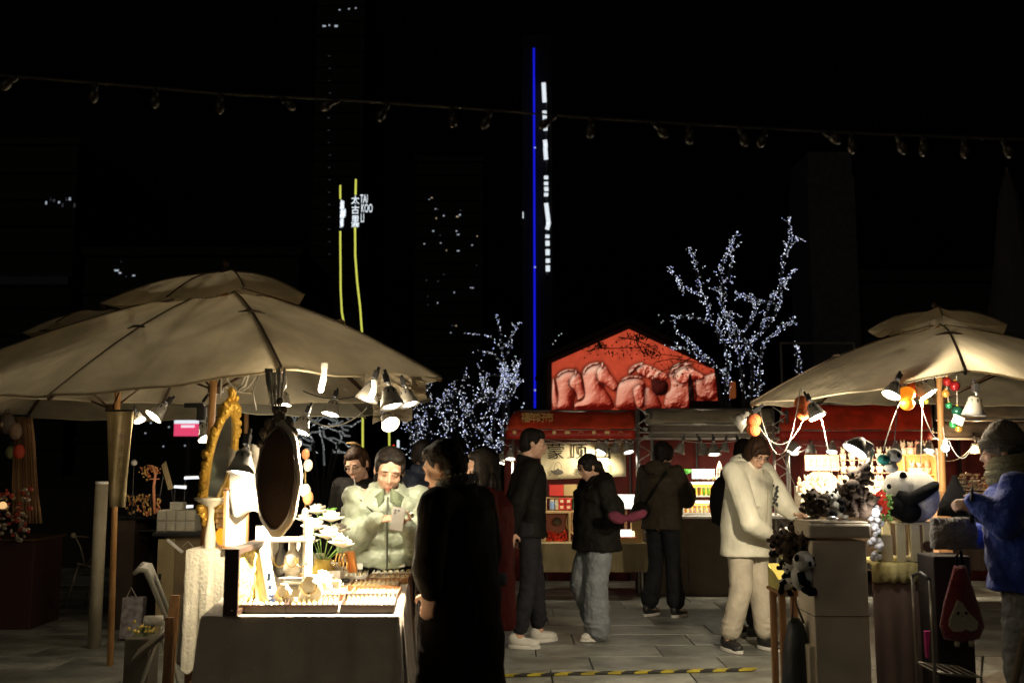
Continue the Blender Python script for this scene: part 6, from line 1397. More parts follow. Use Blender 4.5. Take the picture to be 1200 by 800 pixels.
p=P(936,745,5.6); r=T('dark_bag','big black bag slumped on the ground beside the pedestal','bag',(p.x,5.65,0)); MB().loft([[V((p.x+a_*math.cos(2*pi*k/16),5.65+b_*math.sin(2*pi*k/16),z_)) for k in range(16)] for z_,a_,b_ in((.01,.05,.05),(.02,.085,.09),(.25,.09,.09),(.5,.07,.07),(.62,.045,.05),(.66,.02,.02))]).build('bag_body',mat('black_nylon',(.015,.018,.018),.5,bump=.6,bs=12),r,smooth=True); MB().tube([(p.x-.03,5.62,.64),(p.x-.02,5.6,.78),(p.x+.03,5.6,.64)],.007).build('handle',M_black,r)
# lamp head on gooseneck with climbing plush
r=T('gooseneck_lamp','grey gooseneck lamp with lit bowl head rising from the plush heap','lamp',(P(990,610,5.66).x,5.66,zt_))
MB().tube([P(990,610,5.68),P(996,590,5.68),P(1008,562,5.68),P(1018,542,5.66),P(1022,528,5.64),P(1014,519,5.62)],[.012,.012,.012,.016,.016,.012],8).build('neck',mat('grey_enamel',(.35,.34,.30),.35,metal=.3),r,smooth=True)
R=rotto((.55,.1,.75)); p=P(1003,527,5.6)
MB().lathe([(.075,-.01),(.07,.01),(.045,.05),(.028,.07),(.012,.08)],p,18,R,caps=False).build('bowl_shade',mat('grey_enamel',(.35,.34,.30),.35,metal=.3),r,smooth=True,solid=.003)
MB().lathe([(.062,-.004),(.055,.004),(.01,.006)],p,16,R).build('bulb',M_bulb,r,smooth=True); lamp('lamp_or_fill_light',p+R@V((0,0,-.06)),5,(1,.9,.72),.04)
MB().box(P(1015,522,5.6),(.07,.05,.05),Euler((0,.5,0)).to_matrix()).build('clamp_body',mat('grey_enamel',(.35,.34,.30),.35,metal=.3),r,bev=.01)
# table
D6=5.75; xa=P(1022,660,D6).x; xb=P(1103,660,D6).x; z6=zd(661,D6)
r=T('plush_table','narrow table with yellow cloth and long pinkish brown skirt, right of the pedestal','table',((xa+xb)/2,5.9,0))
MB().box(((xa+xb)/2,5.95,z6-.018),(xb-xa,.42,.03)).build('tabletop',mat('blue_grey_board',(.18,.19,.24),.4),r,bev=.003)
for x in(xa+.03,xb-.03):
    for y in(5.79,6.1): MB().tube([(x,y,0),(x,y,z6-.035)],.014).build('leg',M_black,r)
xm=P(1075,660,D6).x
MB().sheet([[V((xa-.01+(xm-xa+.01)*j/20,5.735-.012*math.sin(j*.9+1)*(i/6)-.006*i/6,z6+.002-(z6-.03)*i/6)) for j in range(21)] for i in range(7)]).build('skirt_cloth',mat('pinkish_brown_cloth',(.28,.19,.15),.8,bump=.15,bs=12),r,smooth=True,solid=.004)
MB().sheet([[V((xa-.015+(xm-xa+.02)*j/20,y_-.006*math.sin(j*1.7+i)*(i>2),z_-.010*abs(math.sin(j*.6))*(i>3))) for j in range(21)] for i,(y_,z_) in enumerate(((6.14,z6+.003),(5.95,z6+.004),(5.745,z6+.005),(5.722,z6-.004),(5.712,z6-.045),(5.708,z6-.09)))]).build('yellow_cloth',mat('yellow_cloth',(.58,.50,.20),.8,bump=.5,bs=30),r,smooth=True,solid=.003)
# crate with slats, big panda on top
r=T('slatted_crate','cream slatted wooden crate carrying the big plush panda','crate',(P(1070,660,5.85).x,5.9,z6+.008)); mcs=mat('cream_slat',(.62,.55,.34),.5,bump=.1)
zc_=zd(613,5.8)
for x in(1056,1073,1088): 
    X_=P(x,640,5.8).x; MB().box((X_,5.80,(z6+zc_)/2+.004),(.052,.016,zc_-z6-.012)).build('slat',mcs,r,bev=.003); MB().box((X_,6.02,(z6+zc_)/2+.004),(.052,.016,zc_-z6-.012)).build('slat',mcs,r,bev=.003)
for z_ in(z6+.02,zc_-.002): MB().box((P(1072,640,5.9).x,5.91,z_),(.21,.20,.012)).build('board',mcs,r,bev=.002)
cH=P(1085,638,5.78); MB().lathe([(.03,-.003),(.03,.003)],(cH.x+.012,5.787,cH.z-.01),14,rotto((0,1,0))).build('round_hole',M_dwood,r)
p=P(1040,640,5.78); MB().box((P(1039,640,5.8).x,5.84,z6+.085),(.075,.08,.15)).build('tan_block',mat('tan_block',(.50,.42,.26),.6),label='tan block standing at the left end of the yellow cloth under the white blossoms',cat='block',bev=.004)
d=5.9; k=d/FP
r=T('big_plush_panda','big round plush panda seen from its side, sitting on the slatted crate','plush toy',tuple(P(1072,612,d)))
bz=zc_+.006
b=MB(); cB=P(1076,586,d); b.ball((cB.x,cB.y,bz+.145),(.122,.12,.150),20,14); cH=P(1056,574,d); b.ball((cH.x,cH.y,bz+.195),(.100,.105,.098),20,14); b.ball((cH.x-.07,cH.y-.01,bz+.17),(.05,.06,.045),14,10)
b.build('body',M_pw1,r,vox=.008,sm=6,smooth=True)
MB().tube([V((cH.x-.045,cH.y-.075,bz+.155)),V((cH.x-.0,cH.y-.125,bz+.125)),V((cH.x+.07,cH.y-.135,bz+.165)),V((cH.x+.155,cH.y-.10,bz+.205)),V((cH.x+.18,cH.y-.06,bz+.215))],[.03,.042,.036,.03,.02],12).build('arm',M_pb,r,smooth=True)
MB().tube([V((cH.x-.035,cH.y-.06,bz+.13)),V((cH.x-.045,cH.y-.09,bz+.06)),V((cH.x-.02,cH.y-.10,bz+.03))],[.05,.06,.035],12).ball((cH.x+.0,cH.y-.09,bz+.06),(.075,.06,.066),14,10).build('leg',M_pb,r,smooth=True)
MB().tube([V((cH.x-.045,cH.y+.05,bz+.13)),V((cH.x-.045,cH.y+.09,bz+.05))],[.05,.05],12).build('leg',M_pb,r,smooth=True)
for s,y in((-1,-.075),(1,.07)): MB().ball((cH.x-.012,cH.y+y,bz+.275-.012),(.022,.014,.027),12,8,Euler((s*-.3,-.5,0)).to_matrix()).build('ear',M_pb,r,smooth=True)
MB().ball((cH.x-.085,cH.y-.045,bz+.20),(.014,.02,.018),10,7).build('eye_patch',M_pb,r,smooth=True); MB().ball((cH.x-.118,cH.y-.01,bz+.178),(.010,.012,.009),8,6).build('nose',M_pb,r,smooth=True)
# small panda head with teal cap hanging
p=P(1048,534,5.6); r=T('panda_head_toy','small white panda head toy with teal knitted cap hung above the big panda','plush toy',tuple(p)); MB().ball(p,(.044,.04,.042),14,10).build('head',M_pw1,r,smooth=True); MB().ball(p+V((.012,-.036,.004)),(.013,.007,.015),9,6).build('eye_patch',M_pb,r,smooth=True); MB().ball(p+V((-.062,-.005,-.02)),(.036,.032,.030),12,8).build('teal_cap',mat('teal_knit',(.01,.18,.15),.9,bump=.8,bs=100),r,smooth=True); MB().ball(p+V((-.02,0,-.065)),(.04,.035,.03),12,8).build('white_scarf',M_pw1,r,smooth=True); MB().tube([p+V((0,0,.04)),P(1052,470,5.7)],.003,5).build('string',M_cord,r)
# poinsettia + white blossoms + lamp
r=T('flower_bunch','bunch of red flowers with green leaves and glowing white blossoms left of the big panda','flowers',tuple(P(1031,655,5.75))); rn=random.Random(17)
MB().tube([P(1031,658,5.75),P(1030,600,5.72)],.010).build('stem',M_stem,r)
mrf=mat('red_petal',(.75,.045,.02),.5,bump=.2,trans=.15); mgl=mat('leaf_bright',(.16,.36,.06),.5,trans=.2); mwf=mat('blossom_white',(.85,.85,.88),.5,trans=.3)
for i,(x,y) in enumerate(((1029,582),(1035,588),(1027,590),(1037,597),(1033,580))):
    c=P(x,y,5.66+.02*(i%2))
    for k in range(7):
        a_=k*2*pi/7+i; MB().ball(c+V((.016*math.cos(a_),-.004,.016*math.sin(a_))),(.015,.005,.008),7,5,Euler((0,-a_,0)).to_matrix()).build('red_petal',mrf,r,smooth=True)
q=MB()
for i in range(34): q.ball(P(rn.uniform(1034,1045),rn.uniform(575,612),5.68+rn.uniform(-.02,.05)),(.016,.006,.007),6,4,Euler((rn.random()*3,rn.random()*3,0)).to_matrix())
q.build('leaves',mgl,r,smooth=True,kind='stuff')
q=MB()
for i in range(46): q.ball(P(rn.gauss(1027,3.5),rn.uniform(592,655),5.64+rn.uniform(-.03,.05)),rn.uniform(.010,.02),7,5)
q.build('white_blossoms',mwf,r,smooth=True,kind='stuff')
lamp('blossom_light',P(1027,602,5.5),1.6,(1,.93,.85),.03)
MB().ball(P(1026,600,5.58),.022,12,8).build('small_lamp_globe',mat('globe_glow',(1,1,1),.4,emit=3,ecol=(.85,.92,1),sample=False),label='small glowing white globe among the blossoms left of the big panda',cat='lamp',smooth=True)
# golden paper bags column right of panda, black cone, basket
d=6.6; r=T('brown_pillar_box','tall brown box standing at the foot of the right parasol pole','box',(P(1110,605,d).x,d,0)); MB().box((P(1109,600,d).x,d+.1,zd(577,d)/2),(.10,.12,zd(577,d))).build('box_body',M_mwood,r,bev=.004); MB().box((P(1101,600,d).x-.008,d+.1,zd(577,d)/2),(.016,.13,zd(577,d)+.01)).build('pale_edge',mat('peach_edge',(.6,.33,.18),.6),r)
p=P(1121,603,6.1); zt4=zd(557,6.1); zb4=zd(604,6.1)
r=T('black_cone','black cloth cone standing behind the grey cushion','cone',(p.x,6.1,zb4)); MB().lathe([(.11,zb4),(.085,zb4+.09),(.045,zb4+.16),(.015,zt4-.01),(.018,zt4)],(p.x,6.1,0),16).build('cone_cloth',M_pb,r,smooth=True)
# grey fur cushion on stool and below
d=5.35; c=P(1118,625,d)
r=T('grey_cushion','grey fur cushion bulging beside the big plush panda','cushion',(c.x,c.y,c.z-.11)); q=MB().ball(c,(.128,.07,.088),20,14).box(c+V((0,.01,.0)),(.235,.07,.165)); q.build('cushion_body',mat('grey_fur',(.24,.21,.17),.95,bump=.9,bs=70,sheen=.4),r,vox=.01,sm=10,disp=.02,ds=.06,smooth=True)
for i in range(6): MB().tube([c+V((-.1+.04*i,-.055,.085)),c+V((-.098+.04*i,-.072,.06))],.004,5).build('stitch',M_black,r)
q=MB().box((c.x,5.5,(c.z-.12)/2),(.20,.22,c.z-.12)); q.build('dark_stand',mat('dark_cover',(.03,.022,.018),.8),label='dark covered stand beneath the grey cushion',cat='stand',bev=.01)
d=5.18; r=T('red_plush_bag','red plush backpack with a pale two-eyed face hanging from the dark stand','bag',tuple(P(1126,752,d)))
def bagpts(sc,off): return [P(1126+(x-1126)*sc,710+(y-710)*sc,d-off) for x,y in((1118,662),(1113,680),(1106,705),(1101,732),(1106,748),(1126,753),(1148,748),(1154,734),(1147,708),(1138,682),(1132,662))]
MB().loft([bagpts(.86,.055),bagpts(.97,.04),bagpts(1,.0),bagpts(.97,-.05),bagpts(.8,-.07)]).build('bag_body',mat('red_plush',(.20,.012,.014),.95,bump=.8,bs=90,sheen=.4),r,smooth=True)
MB().prism([P(x,y,d-.058) for x,y in((1121,702),(1127,705),(1134,716),(1146,728),(1145,737),(1138,740),(1131,737),(1127,740),(1117,740),(1111,733),(1112,724),(1117,713))],(0,-.012,0)).build('face_patch',mat('pale_plush',(.50,.44,.33),.9,bump=.5,bs=90),r,bev=.005)
for x in(1123,1132.5): MB().ball(P(x,718,d-.074),.007,8,6).build('eye',M_pb,r,smooth=True)
MB().ball(P(1128,721,d-.074),(.005,.003,.003),6,4).build('mouth',M_pbr,r)
MB().tube([P(1122,664,d-.02),P(1121,652,d),P(1126,645,d+.03),P(1129,664,d)],.008).build('loop_strap',M_pb,r,smooth=True)
for x in(1122,1138): MB().tube([P(x,750,d-.02),P(x,757,d-.02)],[.016,.013],8).build('foot_tab',mat('pale_plush',(.5,.44,.33),.9),r,smooth=True)
# luggage trolley
d=5.05; r=T('luggage_trolley','thin pale metal hand trolley with a wire tray, standing at the right front','trolley',(P(1120,800,d).x,d,0)); M_tr=mat('trolley_metal',(.5,.45,.36),.35,metal=.6)
for dy in(0,.22): MB().tube([P(1090,680,d)+V((0,dy,0)),P(1093,735,d)+V((0,dy,0)),V((P(1096,800,d).x,d+dy,.12))],.009).build('side_tube',M_tr,r,smooth=True)
MB().tube([P(1090,680,d),P(1090,676,d)+V((0,.11,.01)),P(1090,680,d)+V((0,.22,0))],.009).build('grip',M_black,r,smooth=True)
tp_=[P(1097,787,d),P(1112,790,d),P(1150,793,d)]
MB().tube(tp_+[P(1152,768,d)],.007).build('tray_front_rail',M_tr,r,smooth=True); MB().tube([p_+V((0,.25,0)) for p_ in tp_],.007).build('tray_rear_rail',M_tr,r,smooth=True)
for i in range(6): a=tp_[0].lerp(tp_[2],i/5); MB().tube([a,a+V((0,.25,0))],.004).build('tray_wire',M_tr,r)
for dy in(0,.24): MB().lathe([(.05,-.012),(.055,0),(.05,.012)],(P(1098,800,d).x,d+dy,.056),14,rotto((0,1,0))).build('wheel',M_black,r,smooth=True)
for x in(1098,1150): MB().tube([P(x,792,d),V((P(x,800,d).x,d,.02))],.006).build('foot_tube',M_tr,r)
MB().prism([P(1084,739,5.3),P(1091,739,5.3),P(1089,771,5.3),P(1086,771,5.3)],(0,.02,0)).build('pink_umbrella_case',mat('hot_pink',(.8,.06,.32),.5,bump=.1),label='slim hot pink folded case hanging beside the trolley tube',cat='case',bev=.004)
# ornaments on the pole
def ball_orn(x,y,d,s,c_,lb,metal=.6):
    p=P(x,y,d); rr=T('bauble',lb,'bauble',tuple(p),'baubles hanging on the right parasol pole'); MB().ball(p,s,14,10).build('ball',mat('bauble'+str(c_),c_,.22,metal=metal),rr,smooth=True); MB().lathe([(s*.25,s*.95),(s*.22,s*1.2)],p,8).build('cap',M_gold,rr)
for a_ in((1110,447,.030,(.35,.02,.02),'topmost red bauble at the right parasol pole'),(1119,452,.034,(.30,.015,.02),'dark red bauble right of the topmost one'),(1108,461,.026,(.75,.35,.08),'small gold bauble close to the wooden pole'),(1082,462,.02,(.3,.05,.03),'tiny dark red bauble left of the wooden pole'),(1112,475,.022,(.03,.25,.10),'small green bauble beside the pole, upper'),(1122,482,.036,(.02,.12,.08),'largest dark green bauble over the white tag'),(1117,497,.024,(.05,.40,.10),'bright green bauble at the bottom of the string'),(1124,502,.026,(.5,.28,.05),'amber bauble at the very bottom of the string'),(1085,470,.02,(.35,.32,.05),'olive bauble left of the wooden pole')):
    ball_orn(a_[0],a_[1],6.3,a_[2],a_[3],a_[4])
MB().box(P(1123,492,6.25),(.07,.02,.055),Euler((0,.4,0)).to_matrix()).build('white_tag',M_white,label='white fabric tag hanging under the dark green bauble',cat='tag',bev=.004)
for x0_,y0_,x1_,y1_,lb in((1108,440,1112,475,'thin string of the left bauble row'),(1121,440,1122,482,'thin string of the right bauble row'),(1121,482,1120,502,'thin string below the dark green bauble')): MB().tube([P(x0_,y0_,6.3),P(x1_,y1_,6.3)],.003,5).build('string',M_cord,label=lb,cat='string')
def pouch(x,y,d,s,lb,em):
    p=P(x,y,d); rr=T('orange_charm',lb,'charm',tuple(p)); m_=mat('orange_lit',(1,.3,.02),.5,emit=.8,ecol=(1,.28,.01),sample=False) if em else mat('orange_felt',(.6,.13,.03),.8,bump=.3,bs=80)
    MB().ball(p+V((0,0,s*.7)),(s,s*.9,s*.85),14,10).ball(p+V((0,0,-s*.5)),(s*.85,s*.8,s*.8),14,10).build('body',m_,rr,smooth=True); MB().tube([p+V((0,0,s*1.4)),p+V((0,0,s*2.4))],.004).build('loop',M_cord,rr)
pouch(1063,468,5.9,.05,'pair of glowing orange fruit-shaped lights under the parasol lamps',True); pouch(1071,457,6.0,.036,'third orange fruit charm just above the glowing pair',False); pouch(941,479,6.0,.052,'dull orange felt charm left of the big white lamp',False); pouch(883,499,6.2,.05,'orange felt charm hanging under the tilted left lamp',False)
# lamps under right parasol
for x,y,rot,sc,pw,lb,d in[
 (946,464,(.25,-.35,0),1.0,200,'large white lamp head shining beneath the left edge of the right parasol',5.9),
 (888,479,(.2,.95,0),1.2,0,'tilted white lamp head at the left tip of the right parasol',6.2),
 (1054,440,(.1,.5,0),1.0,10,'left one of the twin lit lamps beside the right parasol pole',5.9),
 (1069,439,(.3,-.5,0),1.1,30,'right one of the twin lit lamps beside the right parasol pole',6.0),
 (1143,452,(.0,.1,0),1.3,0,'grey cloth-wrapped lamp hanging above the knitted hat',6.1)]:
    clip(tuple(P(x,y,d)),lb,pw>0,rot,sc*1.1,power=pw,spot=140 if x<950 else None,aim=P(895,610,7.4) if x<950 else P(1045,600,5.8))
for a,b,dr,lb in((P(882,485,6.1),P(950,470,5.9),.22,'white cord looping from the left lamp to the big white lamp, lower'),(P(890,480,6.1),P(938,455,5.9),.33,'white cord looping under the left lamp, longer'),(P(962,488,5.9),P(976,560,5.8),-.03,'white cord running down from the big lamp'),(P(1056,470,5.9),P(1035,528,5.8),-.02,'white cord slanting left from the orange lights'),(P(1082,442,6.0),P(1079,545,6.0),0,'straight white cord left of the wooden pole'),(P(1074,455,6.0),P(1100,515,6.2),.07,'white cord curving behind the wooden pole'),(P(1105,500,6.3),P(1110,535,6.3),.0,'white cord stub right of the wooden pole'),(P(1112,516,6.3),P(1140,520,6.3),.10,'white cord drooping right of the wooden pole')):
    cable('power_cable',sag(a,b,dr),.0026,M_cord,lb)
p=P(1108,525,6.25); rr=T('small_bulb','small glaring bare bulb right of the wooden pole','bulb',tuple(p)); MB().ball(p,.024,12,8).build('bulb',M_bulb,rr,smooth=True); MB().lathe([(.014,.015),(.014,.05)],p,10).build('socket',M_white,rr); lamp('bulb_light',p+V((0,-.05,0)),4,(1,.9,.75),.03)
p=P(931,531.5,6.8); rr=T('small_bulb','small elongated lit bulb on the cord beside the right steel posts','bulb',tuple(p)); MB().ball(p,(.03,.012,.012),12,8).build('bulb',mat('glow_tube',(1,1,.9),.4,emit=1.2),rr,smooth=True); MB().tube([p,p+V((-.05,0,.02))],.008).build('socket',M_white,rr)
# ================================================================ PEOPLE
M_skin=mat('skin_warm',(.60,.36,.25),.5,bump=.05,bs=120,var=.06); M_hair=wood('black_hair',(.004,.0035,.003),(.018,.014,.012),scale=4,rough=.6,spec=.12); M_hairb=wood('brown_hair',(.012,.006,.004),(.05,.025,.014),scale=4,rough=.6,spec=.15)
M_lip=mat('lips',(.42,.13,.10),.45); M_brow=mat('eyebrow',(.03,.018,.012),.8); M_eyew=mat('eye_white',(.7,.68,.62),.3); M_shoe=mat('white_sneaker',(.62,.60,.54),.5,bump=.2); M_sole=mat('shoe_sole',(.7,.68,.62),.5); M_bshoe=mat('black_shoe',(.02,.02,.02),.4)
def seg_hand(q,wr,dr,nr,s=1.0,curl=.5,spread=.1,thumb=1):
    """palm, four jointed fingers of unequal length and a thumb from the palm's side"""
    dr=V(dr).normalized(); nr=(V(nr)-dr*V(nr).dot(dr)).normalized(); sd=dr.cross(nr)*thumb; wr=V(wr)
    pc=wr+dr*.05*s
    R=Matrix((sd,dr,nr)).transposed()
    q.ball(pc,(.040*s,.050*s,.016*s),12,8,R); q.cap(wr-dr*.02,wr+dr*.03*s,.026*s,.024*s,10)
    for i,(u,L) in enumerate(((.027,.070),(.009,.078),(-.009,.073),(-.026,.058))):
        b=wr+dr*(.085-.004*abs(i-1))*s+sd*u*s; a=0; p=b; d0=(dr+sd*u*spread*8).normalized(); r0=.0088*s
        for j,f in enumerate((.45,.30,.25)):
            a+=curl*(.9 if j else .55); d1=(d0*math.cos(a)+nr*math.sin(a)).normalized(); e=p+d1*L*f*s; q.cap(p,e,r0,r0*.92,8); p=e; r0*=.93
    b=wr+dr*.03*s+sd*.03*s; m=b+(sd*.75+dr*.55+nr*.2).normalized()*.038*s; e=m+(dr*.8+sd*.2+nr*(.25+curl*.4)).normalized()*.032*s
    q.cap(b,m,.012*s,.0105*s,8); q.cap(m,e,.010*s,.0085*s,8)
def person(label,at,rz,H,pose,vox=.009,hair='short',hairm=M_hair,outfit=None,group=None,face=True,skin=M_skin,hs=1.0):
    s=H/1.70; r=T('person',label,'person',at,group,rz=rz); r['off']=[0,0,0]; g=pose.get
    Wm=Matrix.Translation(V(at))@Matrix.Rotation(rz,4,'Z'); Wi=Wm.inverted()
    def loc(p,default): 
        if p is None: return V(default)*s
        if isinstance(p,dict): return Wi@V(p['w'])
        return V(p)*s
    lean=g('lean',0); side=g('side',0); pel=V((0,0,.93))*s
    RL=Matrix.Rotation(-lean,3,'X')@Matrix.Rotation(side,3,'Y')
    def U(p): return pel+RL@(V(p)*s-pel)
    waist=U((0,.0,1.06)); chest=U((0,-.005,1.27)); neck=U((0,-.015,1.43))
    sh=[U((x*g('shw',.185),-.01,1.385)) for x in(-1,1)]
    hp,hy,hr=g('head',(0,0,0)); RH=RL@Matrix.Rotation(hy,3,'Z')@Matrix.Rotation(-hp,3,'X')@Matrix.Rotation(hr,3,'Y')
    nb=U((0,-.01,1.45)); hc=nb+RH@V((0,.035,.125))*s*1.0
    el=[loc(g('elL'),(-.25,-.03,1.10)),loc(g('elR'),(.25,-.03,1.10))]; wr=[loc(g('wrL'),(-.25,.05,.85)),loc(g('wrR'),(.25,.05,.85))]
    hips=[V((x*.09,0,.90))*s for x in(-1,1)]; kn=[loc(g('knL'),(-.10,.03,.49)),loc(g('knR'),(.10,.03,.49))]; an=[loc(g('anL'),(-.11,-.02,.085)),loc(g('anR'),(.11,-.02,.085))]
    tw=[g('toeL',(0,1,0)),g('toeR',(0,1,0))]
    # ---- continuous body
    q=MB(); q.ball(pel+V((0,-.01,.0)),(.155*s,.115*s,.12*s)); q.ball(waist,(.13*s,.095*s,.14*s)); q.ball(chest,(.155*s,.105*s,.17*s)); q.cap(sh[0].lerp(sh[1],.12),sh[1].lerp(sh[0],.12),.055*s); q.cap(neck-V((0,0,.03)),hc-RH@V((0,.03,.05))*s,.056*s,.050*s)
    for i in(0,1):
        q.cap(sh[i],el[i],.048*s,.038*s,12); q.cap(el[i],wr[i],.037*s,.025*s,12)
        q.cap(hips[i],kn[i],.082*s,.055*s,12); q.cap(kn[i],an[i],.052*s,.038*s,12); f=V(tw[i]).normalized(); q.cap(an[i]+V((0,0,-.04))*s,an[i]+f*.13*s+V((0,0,-.055))*s,.036*s,.028*s,10)
        hd=g('hdL' if i==0 else 'hdR'); d0=(wr[i]-el[i]).normalized()
        if hd: d0=V(hd[0]); n0=V(hd[1]); cu=hd[2]
        else: n0=V((1 if i==0 else -1,.2,0)); cu=.35
        seg_hand(q,wr[i],d0,n0,s*1.03,cu,thumb=(1 if i==1 else -1)*g('thumb',1))
    k=s*hs*1.0; q.M=Matrix.Translation(hc)@RH.to_4x4()@Matrix.Scale(k,4)
    q.ball((0,-.012,.03),(.075,.094,.084),18,12); q.ball((0,.022,-.032),(.060,.070,.074),16,12); q.ball((0,.055,-.090),(.024,.026,.020)); q.ball((0,.02,-.075),(.045,.055,.035))
    q.cap((0,.088,.012),(0,.106,-.022),.007,.0115,8); q.ball((-.011,.096,-.026),.0085,8,6); q.ball((.011,.096,-.026),.0085,8,6)
    for x in(-1,1): q.ball((x*.034,.058,-.022),(.026,.028,.028)); q.ball((x*.028,.074,.030),(.028,.016,.009)); q.ball((x*.077,-.008,-.004),(.008,.018,.030)); q.ball((x*.029,.072,.008),(.016,.014,.011))
    q.ball((0,.088,-.055),(.021,.012,.006)); q.ball((0,.086,-.064),(.017,.012,.006)); q.M=None
    q.build('body',skin,r,vox=vox,sm=3,smooth=True)
    def hm(): 
        m=MB(); m.M=Matrix.Translation(hc)@RH.to_4x4()@Matrix.Scale(k,4); return m
    if face:
        for x in(-1,1):
            m=hm(); m.tube([(x*.014,.091,.026),(x*.028,.091,.031),(x*.044,.080,.026)],[.0022,.0032,.0018],6); m.build('eyebrow',M_brow,r,smooth=True)
            m=hm(); 
            if g('eyes','down')=='down': m.tube([(x*.016,.0885,.009),(x*.028,.0905,.0045),(x*.042,.080,.008)],[.0015,.0026,.0018],6); m.build('eyelashes',M_brow,r,smooth=True)
            else: m.ball((x*.029,.082,.009),(.0135,.007,.006),10,7); m.build('eye',M_eyew,r,smooth=True); m=hm(); m.ball((x*.029,.088,.009),(.0055,.003,.0055),8,6); m.build('iris',M_brow,r,smooth=True)
        m=hm(); m.tube([(-.019,.0955,-.0595),(-.007,.101,-.0575),(0,.1005,-.059),(.007,.101,-.0575),(.019,.0955,-.0595)],[.001,.0034,.003,.0034,.001],8); m.tube([(-.014,.0955,-.0655),(0,.0995,-.068),(.014,.0955,-.0655)],[.001,.0042,.001],8); m.build('lips',M_lip,r,smooth=True)
    # ---- hair
    m=hm(); HB=[((0,-.022,.045),(.084,.094,.086)),((0,-.055,.0),(.078,.062,.085))]
    if hair=='hat': HB=[((0,-.05,-.02),(.076,.05,.07))]
    for c,rr_ in HB: m.ball(c,rr_,18,12)
    if hair=='short': 
        m.ball((0,.03,.085),(.065,.055,.035)); m.ball((-.07,.0,.03),(.012,.035,.04)); m.ball((.07,.0,.03),(.012,.035,.04)); m.ball((0,.065,.068),(.05,.022,.02))
    if hair=='bun': 
        m.ball((0,.035,.082),(.066,.05,.032)); m.ball((-.068,.02,.025),(.014,.04,.045)); m.ball((.068,.02,.025),(.014,.04,.045)); m.ball((.0,-.045,.13),(.035,.035,.028)); m.ball((.02,-.06,.14),(.02,.03,.02)); m.ball((0,-.07,-.055),(.05,.03,.04))
    if hair=='parted':
        m.ball((-.03,.028,.084),(.045,.045,.026)); m.ball((.03,.028,.084),(.045,.045,.026)); m.ball((-.070,.012,.035),(.013,.040,.045)); m.ball((.070,.012,.035),(.013,.040,.045)); m.ball((0,-.07,-.08),(.055,.04,.06)); m.ball((-.06,-.03,-.055),(.018,.03,.05)); m.ball((.06,-.03,-.055),(.018,.03,.05))
    if hair=='tied':
        m.ball((0,.03,.08),(.066,.05,.035)); m.ball((0,-.10,-.02),(.045,.05,.055)); m.ball((0,-.12,-.09),(.03,.03,.07)); m.ball((-.07,.02,.02),(.014,.04,.05)); m.ball((.07,.02,.02),(.014,.04,.05)); m.ball((.06,.05,.03),(.015,.03,.04)); m.ball((-.06,.05,.03),(.015,.03,.04))
    if hair=='bob':
        m.ball((0,.055,.06),(.068,.035,.036)); m.ball((-.074,.0,-.005),(.018,.062,.07)); m.ball((.074,.0,-.005),(.018,.062,.07)); m.ball((0,-.06,-.05),(.07,.05,.06)); m.ball((-.05,.06,.035),(.03,.022,.03)); m.ball((.05,.06,.035),(.03,.022,.03)); 
    if hair=='long':
        m.ball((0,.03,.08),(.07,.055,.035)); m.ball((-.07,.0,-.03),(.022,.055,.10)); m.ball((.07,.0,-.03),(.022,.055,.10)); m.ball((0,-.06,-.10),(.075,.05,.12))
    if hair!='bald': m.build('hair',hairm,r,vox=.0075,sm=4,disp=.005,ds=.03,smooth=True)
    J=dict(s=s,pel=pel,waist=waist,chest=chest,neck=neck,sh=sh,hc=hc,RH=RH,RL=RL,el=el,wr=wr,hips=hips,kn=kn,an=an,toe=tw,r=r,U=U,nb=nb,k=k,hm=hm,W=Wm)
    for fn in outfit or []: fn(J)
    return r,J
